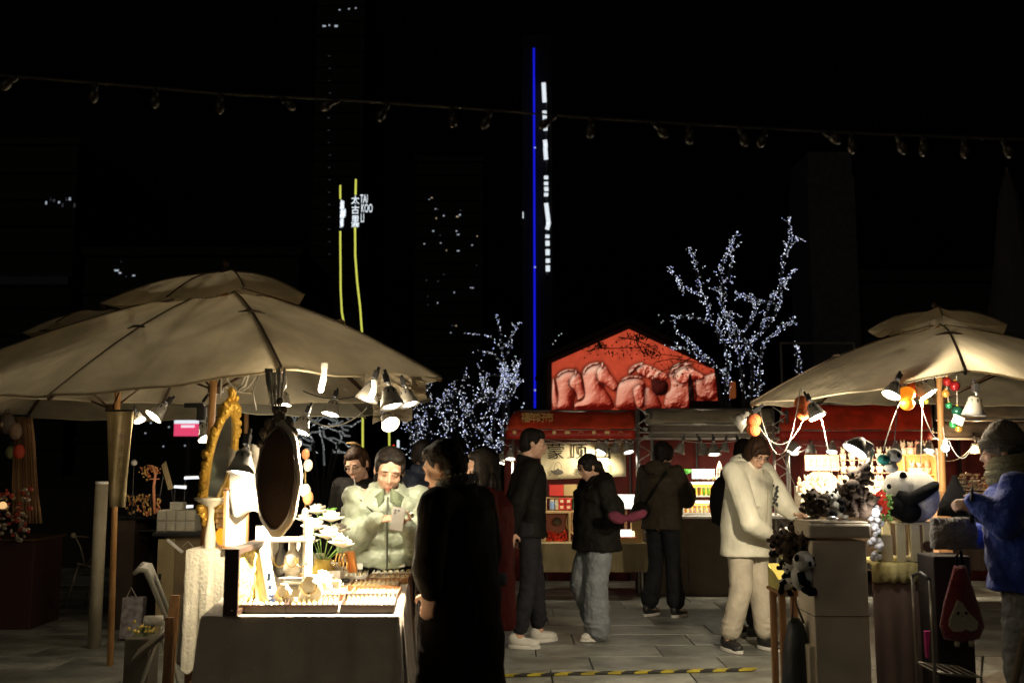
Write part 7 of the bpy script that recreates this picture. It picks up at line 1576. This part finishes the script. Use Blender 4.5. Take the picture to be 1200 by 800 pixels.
def top(m,t=.03,hem=.62,hemr=(.20,.15),chestr=(.20,.145),sleeve=.066,cuff=.045,quilt=0,disp=.022,ds=.09,vox=.010,collar=None,hood=False,name='jacket',waistr=None,openf=False,wrend=.93,hang=0):
    def f(J):
        s=J['s']; U=J['U']; RL=J['RL']; q=MB(); r=J['r']
        zs_=[1.44,1.40,1.33,1.24,1.14,1.04,.95] ; rad=[(.075,.07),(.16,.11),chestr,chestr,waistr or ((chestr[0]+hemr[0])/2,(chestr[1]+hemr[1])/2),((hemr[0]*2+chestr[0])/3,(hemr[1]*2+chestr[1])/3),hemr]
        rings=[]
        if quilt:
            q.cap(U((0,-.01,1.38)),U((0,-.01,1.33)),.14*s); z=1.36; n=int((1.36-max(hem,.90))/quilt)
            for i in range(n+1):
                z=1.33-i*quilt; f_=min(1,(1.33-z)/.4); rx=chestr[0]*(1-f_)+hemr[0]*f_; ry=chestr[1]*(1-f_)+hemr[1]*f_
                if z<hem: break
                q.ball(U((0,0,z)),(rx*s,ry*s,quilt*1.0*s),22,10,RL)
            q.cap(J['sh'][0].lerp(J['sh'][1],.2)+V((0,0,-.03*s)),J['sh'][1].lerp(J['sh'][0],.2)+V((0,0,-.03*s)),.085*s)
            if hem<.9:
                pass
        else:
            for z,(rx,ry) in zip(zs_,rad):
                if z<hem: continue
                rings.append(q.ring(U((0,0,z)),RL,rx*s,ry*s,26))
            if hem<.93:
                zz=.90
                while zz>hem+.02:
                    f_=(.95-zz)/.35; rings.append([p+V((0,hang*f_,0)) for p in q.ring(V((0,0,zz*s)),Matrix.Identity(3),(hemr[0]+.015*f_)*s,(hemr[1]+.02*f_)*s,26)]); zz-=.09
                rings.append(q.ring(V((0,0,hem*s)),Matrix.Identity(3),(hemr[0]+.01)*s,(hemr[1]+.015)*s,26))
            else: rings.append(q.ring(U((0,0,hem)),RL,hemr[0]*s*.97,hemr[1]*s*.97,26))
            q.loft(rings)
            q.cap(J['sh'][0],J['sh'][1],(.055+t*.6)*s)
        for i in(0,1):
            a,b,c=J['sh'][i],J['el'][i],J['wr'][i]; c=b.lerp(c,wrend)
            if quilt:
                for u,v,ra,rb in((a,b,sleeve*1.12,sleeve*1.08),(b,c,sleeve*1.08,cuff*1.15)):
                    n=max(2,int((v-u).length/(quilt*.85*s)))
                    for j in range(n+1): 
                        t_=j/n; rr=(ra*(1-t_)+rb*t_)*s; R=rotto(v-u); q.ball(u.lerp(v,t_),(rr*1.05,rr*1.05,quilt*.78*s),14,8,R)
                q.cap(b.lerp(c,.8),c,cuff*s)
            else:
                q.cap(a,b,sleeve*1.08*s,sleeve*s); q.cap(b,b.lerp(c,.6),sleeve*s,(sleeve+cuff)*.52*s); q.cap(b.lerp(c,.6),c,(sleeve+cuff)*.52*s,cuff*s)
        q.build(name,m,r,vox=vox,sm=5 if not quilt else 7,disp=disp,ds=ds,smooth=True)
        # collar
        if collar:
            cm,ch,cr=collar; RH=J['RL']; c=J['neck']; rg=[]
            n=20
            pts=lambda rad_,h: [c+RH@V((rad_[0]*math.cos(2*pi*k/n),rad_[1]*math.sin(2*pi*k/n)+.01,h+.02*math.cos(2*pi*k/n+pi/2)))*s for k in range(n)]
            MB().loft([pts((cr+.025,cr+.015),-.03),pts((cr+.022,cr+.02),ch*.5),pts((cr+.01,cr+.008),ch),pts((cr-.015,cr-.012),ch-.005),pts((cr-.02,cr-.015),-.02)],caps=False).build('collar',cm,r,smooth=True,sub=1)
        if hood:
            q=MB(); c=J['neck']; q.M=Matrix.Translation(c)@J['RL'].to_4x4(); q.ball(V((0,-.09,.0))*s,(.12*s,.06*s,.085*s),16,10); q.ball(V((-.09,-.03,.02))*s,(.045*s,.07*s,.05*s)); q.ball(V((.09,-.03,.02))*s,(.045*s,.07*s,.05*s)); q.build('hood',m if hood is True else hood,r,vox=.010,sm=5,disp=.018,ds=.05,smooth=True)
    return f
def trousers(m,hipr=.165,thigh=.10,knee=.075,ankle=.07,disp=.02,vox=.010,ds=.07,name='trousers',endz=.07):
    def f(J):
        s=J['s']; q=MB(); q.cap(J['pel']+V((-.05,-.005,.05))*s,J['pel']+V((.05,-.005,.05))*s,.115*s)
        for i in(0,1):
            a=J['an'][i]+(J['kn'][i]-J['an'][i])*(endz/.4)
            q.cap(J['hips'][i],J['kn'][i],thigh*s,knee*s,16); q.cap(J['kn'][i],a,knee*s,ankle*s,16); q.ball(J['hips'][i]+V((0,-.02,0))*s,(.105*s,.12*s,.12*s))
            for z_ in(.02,.05): q.ball(a+V((.0,.01,z_*1.4))*s,(ankle*1.06*s,ankle*1.1*s,.028*s),14,6)
        q.build(name,m,J['r'],vox=vox,sm=4,disp=disp,ds=ds,smooth=True)
    return f
def shoes(m,sole=M_sole,w=1.0):
    def f(J):
        s=J['s']
        for i in(0,1):
            t=V(J['toe'][i]).normalized(); sd=V((t.y,-t.x,0)); R=Matrix((sd,t,V((0,0,1)))).transposed(); a=J['an'][i]; b=V((a.x,a.y,a.z-.085*s)); dz=V((0,0,1))
            q=MB(); q.ball(b+t*.045*s+dz*.045*s,(.044*s*w,.125*s,.040*s),14,10,R); q.ball(b-t*.02*s+dz*.07*s,(.042*s*w,.062*s,.055*s),12,8,R); q.ball(b+t*.11*s+dz*.035*s,(.045*s*w,.055*s,.032*s),12,8,R)
            sh_=q.build('shoe',m,J['r'],vox=.007,sm=4,smooth=True)
            q=MB(); q.M=Matrix.Translation(b)@R.to_4x4()
            n=20; pts=[V((.047*s*w*math.cos(2*pi*k/n),.045*s+.128*s*math.sin(2*pi*k/n),0)) for k in range(n)]
            q.loft([[p+V((0,0,.002)) for p in pts],[p*1.0+V((0,0,.028*s)) for p in pts]]); q.build('sole',sole,sh_,bev=.004)
            if m is M_shoe:
                for z_ in(0,1,2): MB().tube([b+t*(.04+.025*z_)*s+sd*.022*s+dz*(.088-.010*z_)*s,b+t*(.045+.025*z_)*s-sd*.022*s+dz*(.088-.010*z_)*s],.004,5).build('lace',M_sole,sh_)
    return f
def buttons(m,pts,rad=.010):
    def f(J):
        for p in pts: MB().ball(J['U'](p),(rad,rad*.5,rad),10,6,J['RL']).build('button',m,J['r'],smooth=True)
    return f
M_grn=mat('sage_jacket',(.42,.48,.37),.42,bump=.35,bs=26,var=.10,sheen=.2); M_grnc=mat('sage_corduroy',(.17,.21,.13),.8,bump=.5,bs=90); M_blk=mat('black_cloth',(.010,.009,.008),.7,spec=.12,bump=.4,bs=20); M_blkc=mat('black_coat_cloth',(.0055,.004,.0032),.85,spec=.04,bump=.3,bs=9); M_nvy=mat('navy_puffer',(.02,.025,.04),.45,spec=.12,bump=.3,bs=14)
M_wht=mat('cream_puffer',(.76,.74,.60),.5,bump=.35,bs=8,var=.07); M_crm=mat('cream_trousers',(.56,.50,.39),.75,bump=.4,bs=24); M_jean=mat('light_denim',(.20,.22,.24),.75,bump=.3,bs=40); M_blue=mat('cobalt_fleece',(.018,.055,.36),.9,bump=.4,bs=60,sheen=.3); M_drk=mat('dark_trousers',(.02,.02,.024),.75,spec=.12,bump=.4,bs=20); M_tau=mat('taupe_jacket',(.05,.04,.028),.7,spec=.12,bump=.4,bs=16); M_rc=mat('dark_red_coat',(.09,.010,.008),.7,spec=.12,bump=.3,bs=12); M_ggt=mat('grey_trousers',(.33,.32,.27),.75,bump=.4,bs=24)
# 1 woman in sage jacket with phone
D=6.0; ct=P(453,600,D); at=(ct.x,D,0); Hh=1.60
zip_m=mat('zip_dark',(.06,.07,.05),.5)
def sage_details(J):
    s=J['s']; U=J['U']; r=J['r']
    MB().tube([U((0,.155,1.40)),U((.003,.178,1.30)),U((0,.182,1.15)),U((0,.175,.97))],.006,6).build('zip',zip_m,r)
    # wide corduroy collar wings
    for x in(-1,1):
        MB().sheet([[U((x*(.02+.02*j),.115+.02*j-.012*j*j*.6+.010*i,1.455-.035*j*.5-.028*i)) for j in range(6)] for i in range(4)]).build('collar_wing',M_grnc,r,smooth=True,solid=.014)
    MB().tube([U((.19,.05,1.40)),U((.08,.165,1.30)),U((.03,.18,1.25))],.011,6,flat=.4).build('bag_strap',M_blk,r,smooth=True)
    MB().sheet([[U((-.04+.02*j,.10+.01*math.sin(j),1.44-.03*i)) for j in range(5)] for i in range(4)]).build('inner_collar',mat('pale_green_knit',(.40,.44,.34),.9,bump=.4),r,smooth=True,solid=.006)
kf=1.0
wR=P(441,610,D-.32); wL=P(478,619,D-.30)
r,J=person('woman in puffy sage green jacket looking down at the phone in her hands',at,pi+.16,1.60,dict(lean=.03,head=(.34,-.02,-.10),shw=.20,
  elR={'w':P(410,640,D-.10)},elL={'w':P(489,640,D-.12)},wrR={'w':wR},wrL={'w':wL},hdR=((-.75,.25,.15),(-.2,-.3,-.9),.55),hdL=((.35,.35,.28),(.45,-.55,.6),.75)),vox=.0065,hair='parted',hs=1.16,
  outfit=[top(M_grn,t=.05,hem=.945,hemr=(.215,.165),chestr=(.235,.165),sleeve=.074,cuff=.048,quilt=.10,disp=.024,ds=.05,collar=(M_grnc,.05,.09),vox=.009,wrend=.95),trousers(M_blk),shoes(M_bshoe),sage_details])
# phone
c=P(466,608,D-.40); rr=T('phone','pale smartphone held in both hands by the woman in the sage jacket','phone',tuple(c)); R=Euler((-.55,.15,.1)).to_matrix()
MB().box(c,(.072,.009,.145),R).build('phone_body',mat('phone_pale',(.30,.28,.25),.25,coat=.5),rr,bev=.003)
for dx,dz in((-.02,.05),(-.002,.05),(-.02,.032)): MB().lathe([(.0065,0),(.0065,.003)],c+R@V((dx,-.0045,dz)),10,R@rotto((0,-1,0))).build('camera_lens',M_black,rr)
# 2 woman with glasses behind
D=7.6; ct=P(424,600,D)
def glasses(J):
    r=J['r']; fr=J['hm']()
    for x in(-1,1): fr.tube([(x*.032+.022*math.cos(k*pi/8),.101-.006*abs(math.cos(k*pi/8)),.008+.018*math.sin(k*pi/8)) for k in range(17)],.0016,5)
    fr.tube([(-.011,.104,.011),(.011,.104,.011)],.0016,5); fr.tube([(-.054,.096,.012),(-.078,.0,.012)],.0016,5); fr.tube([(.054,.096,.012),(.078,.0,.012)],.0016,5); fr.build('glasses',mat('thin_glasses',(.25,.24,.22),.3,metal=.7),r)
def bigclip(J):
    m=J['hm'](); m.tube([(-.05,-.04,.125),(.0,-.03,.155),(.05,-.02,.165)],[.006,.013,.006],8,flat=.5); m.build('hair_clip',mat('tan_clip',(.45,.3,.12),.35),J['r'],smooth=True)
person('woman with glasses and a hair clip bun, mostly hidden behind the woman in sage',(ct.x,D,0),pi-.2,1.63,dict(head=(.35,-.1,.12)),vox=.009,hair='bun',hs=1.1,hairm=M_hairb,outfit=[top(M_blk,hem=.7),trousers(M_drk),shoes(M_bshoe),glasses,bigclip])
p=P(416,578,7.2); rr=T('takeaway_cup','white takeaway cup with a pale straw beside the woman in sage','cup',tuple(p)); MB().lathe([(.03,-.05),(.045,.03),(.046,.035)],p,14).build('cup',mat('paper_cup_white',(.8,.8,.78),.4,emit=.15,ecol=(.9,.95,1),sample=False) if False else M_white,rr,smooth=True); MB().lathe([(.048,.035),(.04,.05)],p,14).build('lid',M_white,rr); MB().tube([p+V((0,0,.05)),p+V((-.01,0,.11))],.005,6).build('straw',M_white,rr)
# 3 dark figure behind
D=8.2; ct=P(497,600,D)
person('person seen from behind in navy hooded jacket, between the two nearer women',(ct.x,D,0),.4,1.70,dict(head=(.1,.1,0)),hair='bob',face=False,outfit=[top(M_nvy,hem=.75,chestr=(.22,.16),hemr=(.22,.16),quilt=0,hood=True),trousers(M_drk),shoes(M_bshoe),buttons(M_white,[(-.13,.15,1.38)],.014)])
# 4 woman in long black coat
D=4.8; ct=P(540,600,D)
M_btn=mat('pale_button',(.35,.3,.22),.3,metal=.5)
def furcol(J):
    s=J['s']; U=J['U']; q=MB()
    for k in range(30):
        a=2*pi*k/30; q.ball(U((.098*math.cos(a),.092*math.sin(a)-.01,1.475+.018*math.sin(a+pi))),(.022*s,.02*s,.032*s),8,6)
    q.build('fur_collar',mat('dark_fur',(.02,.015,.012),.9,bump=1,bs=90,sheen=.3),J['r'],vox=.009,sm=2,disp=.012,ds=.015,smooth=True)
    q=MB()
    for k in range(24):
        a=2*pi*k/24; q.ball(U((.108*math.cos(a),.10*math.sin(a)-.01,1.507+.018*math.sin(a+pi))),.006*s,6,4)
    q.build('collar_piping',mat('pale_piping',(.42,.35,.24),.7),J['r'],smooth=True)
    # epaulette strap, placket, flap
    MB().tube([U((-.02,.135,1.42)),U((-.015,.16,1.2)),U((-.012,.16,1.0)),V((0,.165,.75))*s],.006,5).build('placket_edge',M_blk,J['r'])
    for x in(-1,1): MB().box(U((x*.12,.135,.98)),(.12*s,.02*s,.05*s),J['RL']).build('pocket_flap',M_blkc,J['r'],bev=.005)
wr_=P(505,692,D-.22)
r,J=person('woman in long black coat with fur collar, side-on at the right of the jewellery table',(ct.x,D,0),pi/2-.50,1.63,dict(lean=.06,head=(.30,.08,0),shw=.20,elL=(-.30,.0,1.09),wrL={'w':wr_},elR=(.27,.0,1.10),wrR=(.24,.08,.88),hdL=((0,.25,-1),(1,.2,.1),.5)),vox=.0085,hair='short',hs=1.08,hairm=mat('dark_brown_hair',(.007,.0045,.0035),.7,bump=.5,bs=45,spec=.06),
  outfit=[top(M_blkc,t=.05,hem=.30,hemr=(.225,.19),chestr=(.23,.175),sleeve=.078,cuff=.052,disp=.03,ds=.16,name='long_coat',collar=(M_blkc,.06,.09)),trousers(M_drk),shoes(M_bshoe),furcol,buttons(M_btn,[(.03,.215,1.22),(.03,.22,1.10),(.03,.22,1.02),(-.1,.2,1.33),(.02,.2,1.36)],.014)])
# 5 dark red coat person behind her
D=5.9; ct=P(572,600,D)
person('person in a dark red coat mostly hidden behind the long black coat',(ct.x,D,0),pi/2-.1,1.60,dict(head=(.1,0,0)),hair='long',outfit=[top(M_rc,hem=.60,chestr=(.21,.16),hemr=(.20,.16),name='coat'),trousers(M_drk),shoes(M_bshoe)])
# 6 man in black
ga=G(617,756); D=ga.y
r,J=person('man in black jacket and white sneakers facing right beside the calligraphy banner',(ga.x+.02,D,0),-pi/2+.15,1.80,dict(head=(.12,-.15,0),elL=(-.24,-.10,1.10),wrL={'w':P(604,622,D+.18)},elR=(.25,-.12,1.12),wrR={'w':P(601,622,D-.2)},knL=(-.11,.08,.50),anL=(-.12,.10,.085),knR=(.10,-.02,.49),anR=(.11,-.10,.085),toeL=(-.35,1,0),toeR=(.35,1,0)),hair='short',
  outfit=[top(M_blk,hem=.84,chestr=(.21,.14),hemr=(.185,.135),sleeve=.065,collar=(M_blk,.045,.075)),trousers(M_drk,thigh=.092,knee=.07,ankle=.062),shoes(M_shoe)])
# 7 walking woman
ga=G(702,748); D=ga.y
def backpack(m,w=.14,hh=.22,z=1.15,y=-.24,label='backpack'):
    def f(J):
        s=J['s']; q=MB(); q.M=Matrix.Translation(J['U']((0,0,z)))@J['RL'].to_4x4(); q.ball((0,y*s,0),(w*s,.085*s,hh*s),16,12); q.box((0,(y+.02)*s,-.03*s),(w*1.5*s,.13*s,hh*1.4*s)); b=q.build(label,m,J['r'],vox=.011,sm=8,disp=.02,ds=.08,smooth=True)
        for x in(-1,1): MB().tube([J['U']((x*.10,-.16,1.33)),J['U']((x*.11,-.03,1.455)),J['U']((x*.12,.12,1.38)),J['U']((x*.13,.15,1.2)),J['U']((x*.15,.02,1.05))],.014,6,flat=.4).build('strap',m,J['r'],smooth=True)
    return f
r,J=person('woman in short black puffer and pale wide jeans walking left past the tea stall',(ga.x-.01,D,0),pi/2+.35,1.60,dict(lean=.02,head=(.38,.05,0),elL=(-.27,-.04,1.10),wrL=(-.17,.07,.94),elR=(.27,-.04,1.10),wrR=(.17,.07,.94),hdL=((.5,.0,-.6),(0,1,0),.6),hdR=((-.5,.0,-.6),(0,1,0),.6),knL=(-.09,.06,.49),anL=(-.10,.05,.085),knR=(.09,.12,.49),anR=(.10,-.06,.085)),hair='tied',
  outfit=[top(M_blk,t=.05,hem=.80,chestr=(.235,.20),hemr=(.25,.215),sleeve=.09,quilt=0,disp=.035,ds=.11,collar=(M_blk,.07,.08),hood=True),trousers(M_jean,thigh=.125,knee=.11,ankle=.12,disp=.028,endz=.02),shoes(M_shoe),backpack(M_blk,.12,.17,1.14,-.20)])
c=P(733,607,8.35); rr=T('maroon_mitten_bag','maroon bow-shaped soft bag hanging behind the walking woman','bag',tuple(c)); q=MB()
q.M=Matrix.Translation(c); q.ball((-.075,0,.005),(.075,.04,.05),14,10,Euler((0,.45,0)).to_matrix()); q.ball((.09,0,.02),(.10,.04,.042),14,10,Euler((0,-.35,0)).to_matrix()); q.ball((0,0,0),(.035,.03,.03)); q.build('bag_body',mat('maroon_knit',(.13,.02,.045),.9,bump=.5,bs=50),rr,vox=.01,sm=5,disp=.015,ds=.05,smooth=True); MB().tube([c+V((-.02,0,.02)),c+V((-.09,.0,.14)),c+V((-.17,0,.20))],.006).build('strap',M_blk,rr)
# 8 person with hood
ga=G(778,722); D=ga.y
r,J=person('person in taupe hooded jacket with crossbody bag, back turned, at the drinks rack',(ga.x,D,0),-.75,1.72,dict(head=(.05,-.25,0),elR=(.27,.05,1.12),wrR=(.16,.28,1.22),elL=(-.26,.02,1.10),wrL=(-.15,.25,1.15),anL=(-.12,-.08,.085),anR=(.12,.04,.085)),hair='bob',
  outfit=[top(M_tau,t=.045,hem=.84,chestr=(.225,.165),hemr=(.215,.16),sleeve=.078,disp=.03,ds=.1,hood=True),trousers(M_drk,thigh=.095,knee=.075,ankle=.09),shoes(M_bshoe),
   lambda J:(MB().tube([J['U']((.15,-.13,1.40)),J['U']((.02,-.185,1.2)),J['U']((-.16,-.14,1.0))],.013,6,flat=.4).build('bag_strap',M_blk,J['r'],smooth=True),MB().ball(J['U']((-.12,-.19,1.02)),(.11,.05,.09),14,10).build('crossbody_bag',M_blk,J['r'],smooth=True)),glasses])
# 9 dark figure behind white jacket
D=8.9; ct=P(872,600,D)
person('dark-haired person with a black backpack just behind the cream jacket',(ct.x,D,0),-pi/2+.5,1.72,dict(head=(.1,-.1,0)),hair='bob',face=False,outfit=[top(M_blk,hem=.8),trousers(M_drk),shoes(M_bshoe),backpack(M_blk)])
# 10 cream jacket
ga=G(878,762); D=ga.y
def cream_details(J):
    s=J['s']; U=J['U']; r=J['r']
    MB().tube([U((0,.13,1.42)),U((.0,.175,1.25)),U((0,.185,1.05)),U((0,.18,.92))],.007,6).build('zip',mat('zip_pale',(.42,.40,.30),.4),r)
    a=J['sh'][0]; b=J['el'][0]
    MB().box(U((.15,.165,1.14)),(.13*s,.025*s,.012*s),J['RL']).build('pocket_flap',M_wht,r,bev=.004)
    ink=mat('dark_print',(.04,.045,.05),.7); rn=random.Random(2); q=MB()
    for i in range(16): q.ball(U((-.12+rn.gauss(0,.014),.168+rn.uniform(0,.008),1.30-.011*i)),(.014*rn.uniform(.6,1.4),.008,.012),7,5)
    q.build('printed_figure',ink,r)
    m=J['hm'](); 
wR=P(906,630,D-.30); wL=P(934,606,D+.0)
r,J=person('person in a bulky cream jacket and cream trousers bending over plush toys',(ga.x,D,0),-pi/2-.85,1.76,dict(lean=.12,head=(.50,-.35,0),shw=.20,elR={'w':P(880,612,D-.42)},wrR={'w':wR},elL={'w':P(920,592,D+.0)},wrL={'w':wL},hdR=((.3,.95,-.15),(0,-.2,-1),.35),hdL=((.3,.8,.2),(.5,0,-.9),.4),knR=(.10,.02,.49),anR=(.13,-.10,.085),knL=(-.10,.04,.49),anL=(-.14,.06,.085),toeR=(.3,1,0)),vox=.007,hair='bob',hairm=M_hairb,
  outfit=[top(M_wht,t=.06,hem=.73,chestr=(.215,.172),hemr=(.225,.18),sleeve=.082,cuff=.05,disp=.024,ds=.15,hood=True,collar=(M_wht,.06,.085),wrend=.84),trousers(M_crm,thigh=.108,knee=.09,ankle=.08,disp=.022,ds=.14),shoes(M_bshoe,w=1.1),glasses,cream_details])
c=P(918,633,D-.40); rr=T('small_trinket','small plush key ring pinched between the fingers of the person in cream','key ring',tuple(c)); MB().ball(c,(.016,.013,.018),10,7).build('charm',M_pbr,rr,smooth=True); MB().tube([c+V((.012*math.cos(k*pi/6),0,.02+.012*math.sin(k*pi/6))) for k in range(13)],.0016,4).build('ring',M_sil,rr)
# 11 blue jacket
D=5.3; ct=P(1196,600,D)
def beanie(J):
    m=J['hm'](); m.ball((0,-.018,.055),(.104,.112,.098),20,12); m.ball((0,-.035,.125),(.07,.075,.045)); m.build('beanie',mat('grey_knit_cap',(.15,.125,.095),.9,bump=.7,bs=70),J['r'],vox=.009,sm=4,disp=.02,ds=.05,smooth=True)
    m=J['hm'](); n=28; m.loft([[V((a_*math.cos(2*pi*k/n),-.012+b_*math.sin(2*pi*k/n),z_+.012*math.sin(2*pi*k/n))) for k in range(n)] for a_,b_,z_ in((.100,.110,.02),(.108,.118,.03),(.108,.118,.06),(.100,.110,.07))],caps=False); m.build('beanie_brim',mat('grey_knit_brim',(.12,.10,.075),.9,bump=.8,bs=90),J['r'],smooth=True,solid=.006)
    for zz,rr_ in((1.43,.115),(1.465,.118),(1.50,.110),(1.53,.10)):
        MB().tube([J['U']((rr_*math.cos(k*2*pi/22),rr_*.95*math.sin(k*2*pi/22),zz+.010*math.sin(k*2*pi/22+pi))) for k in range(23)],.026*J['s'],10).build('scarf_roll',mat('olive_knit',(.22,.20,.11),.9,bump=.9,bs=110),J['r'],smooth=True)
r,J=person('person in cobalt blue fleece with grey knitted hat and ribbed scarf',(ct.x,D,0),pi/2-.45,1.70,dict(lean=.05,head=(.12,.05,0),elL={'w':P(1178,612,D-.24)},wrL={'w':P(1150,594,D-.15)},elR=(.27,.08,1.10),wrR=(.18,.30,1.12),hdL=((-.1,1,.15),(.6,0,-.4),.7)),vox=.009,hair='hat',
  outfit=[top(M_blue,t=.05,hem=.86,chestr=(.225,.175),hemr=(.22,.175),sleeve=.085,cuff=.058,disp=.03,ds=.09,wrend=1.32),trousers(M_ggt,thigh=.11,knee=.095,ankle=.085,disp=.03),shoes(M_shoe),beanie])
c=P(1140,592,D-.16); MB().tube([c+V((-.01,0,-.09)),c+V((0,0,.05)),c+V((.002,0,.09))],[.012,.010,.005],8).build('dark_stick',M_black,label='short dark stick held upright in the blue sleeve',cat='stick',smooth=True)
q=P(1192,780,4.9); r=T('leaning_stick','brown stick leaning across the lower right corner','stick',(q.x,4.9,0)); MB().tube([V((P(1165,800,4.9).x-.03,4.9,.02)),P(1202,738,4.95)],.018,8).build('rod',mat('stick_brown',(.16,.12,.07),.7),r)
# floor light patch source: white plate at front
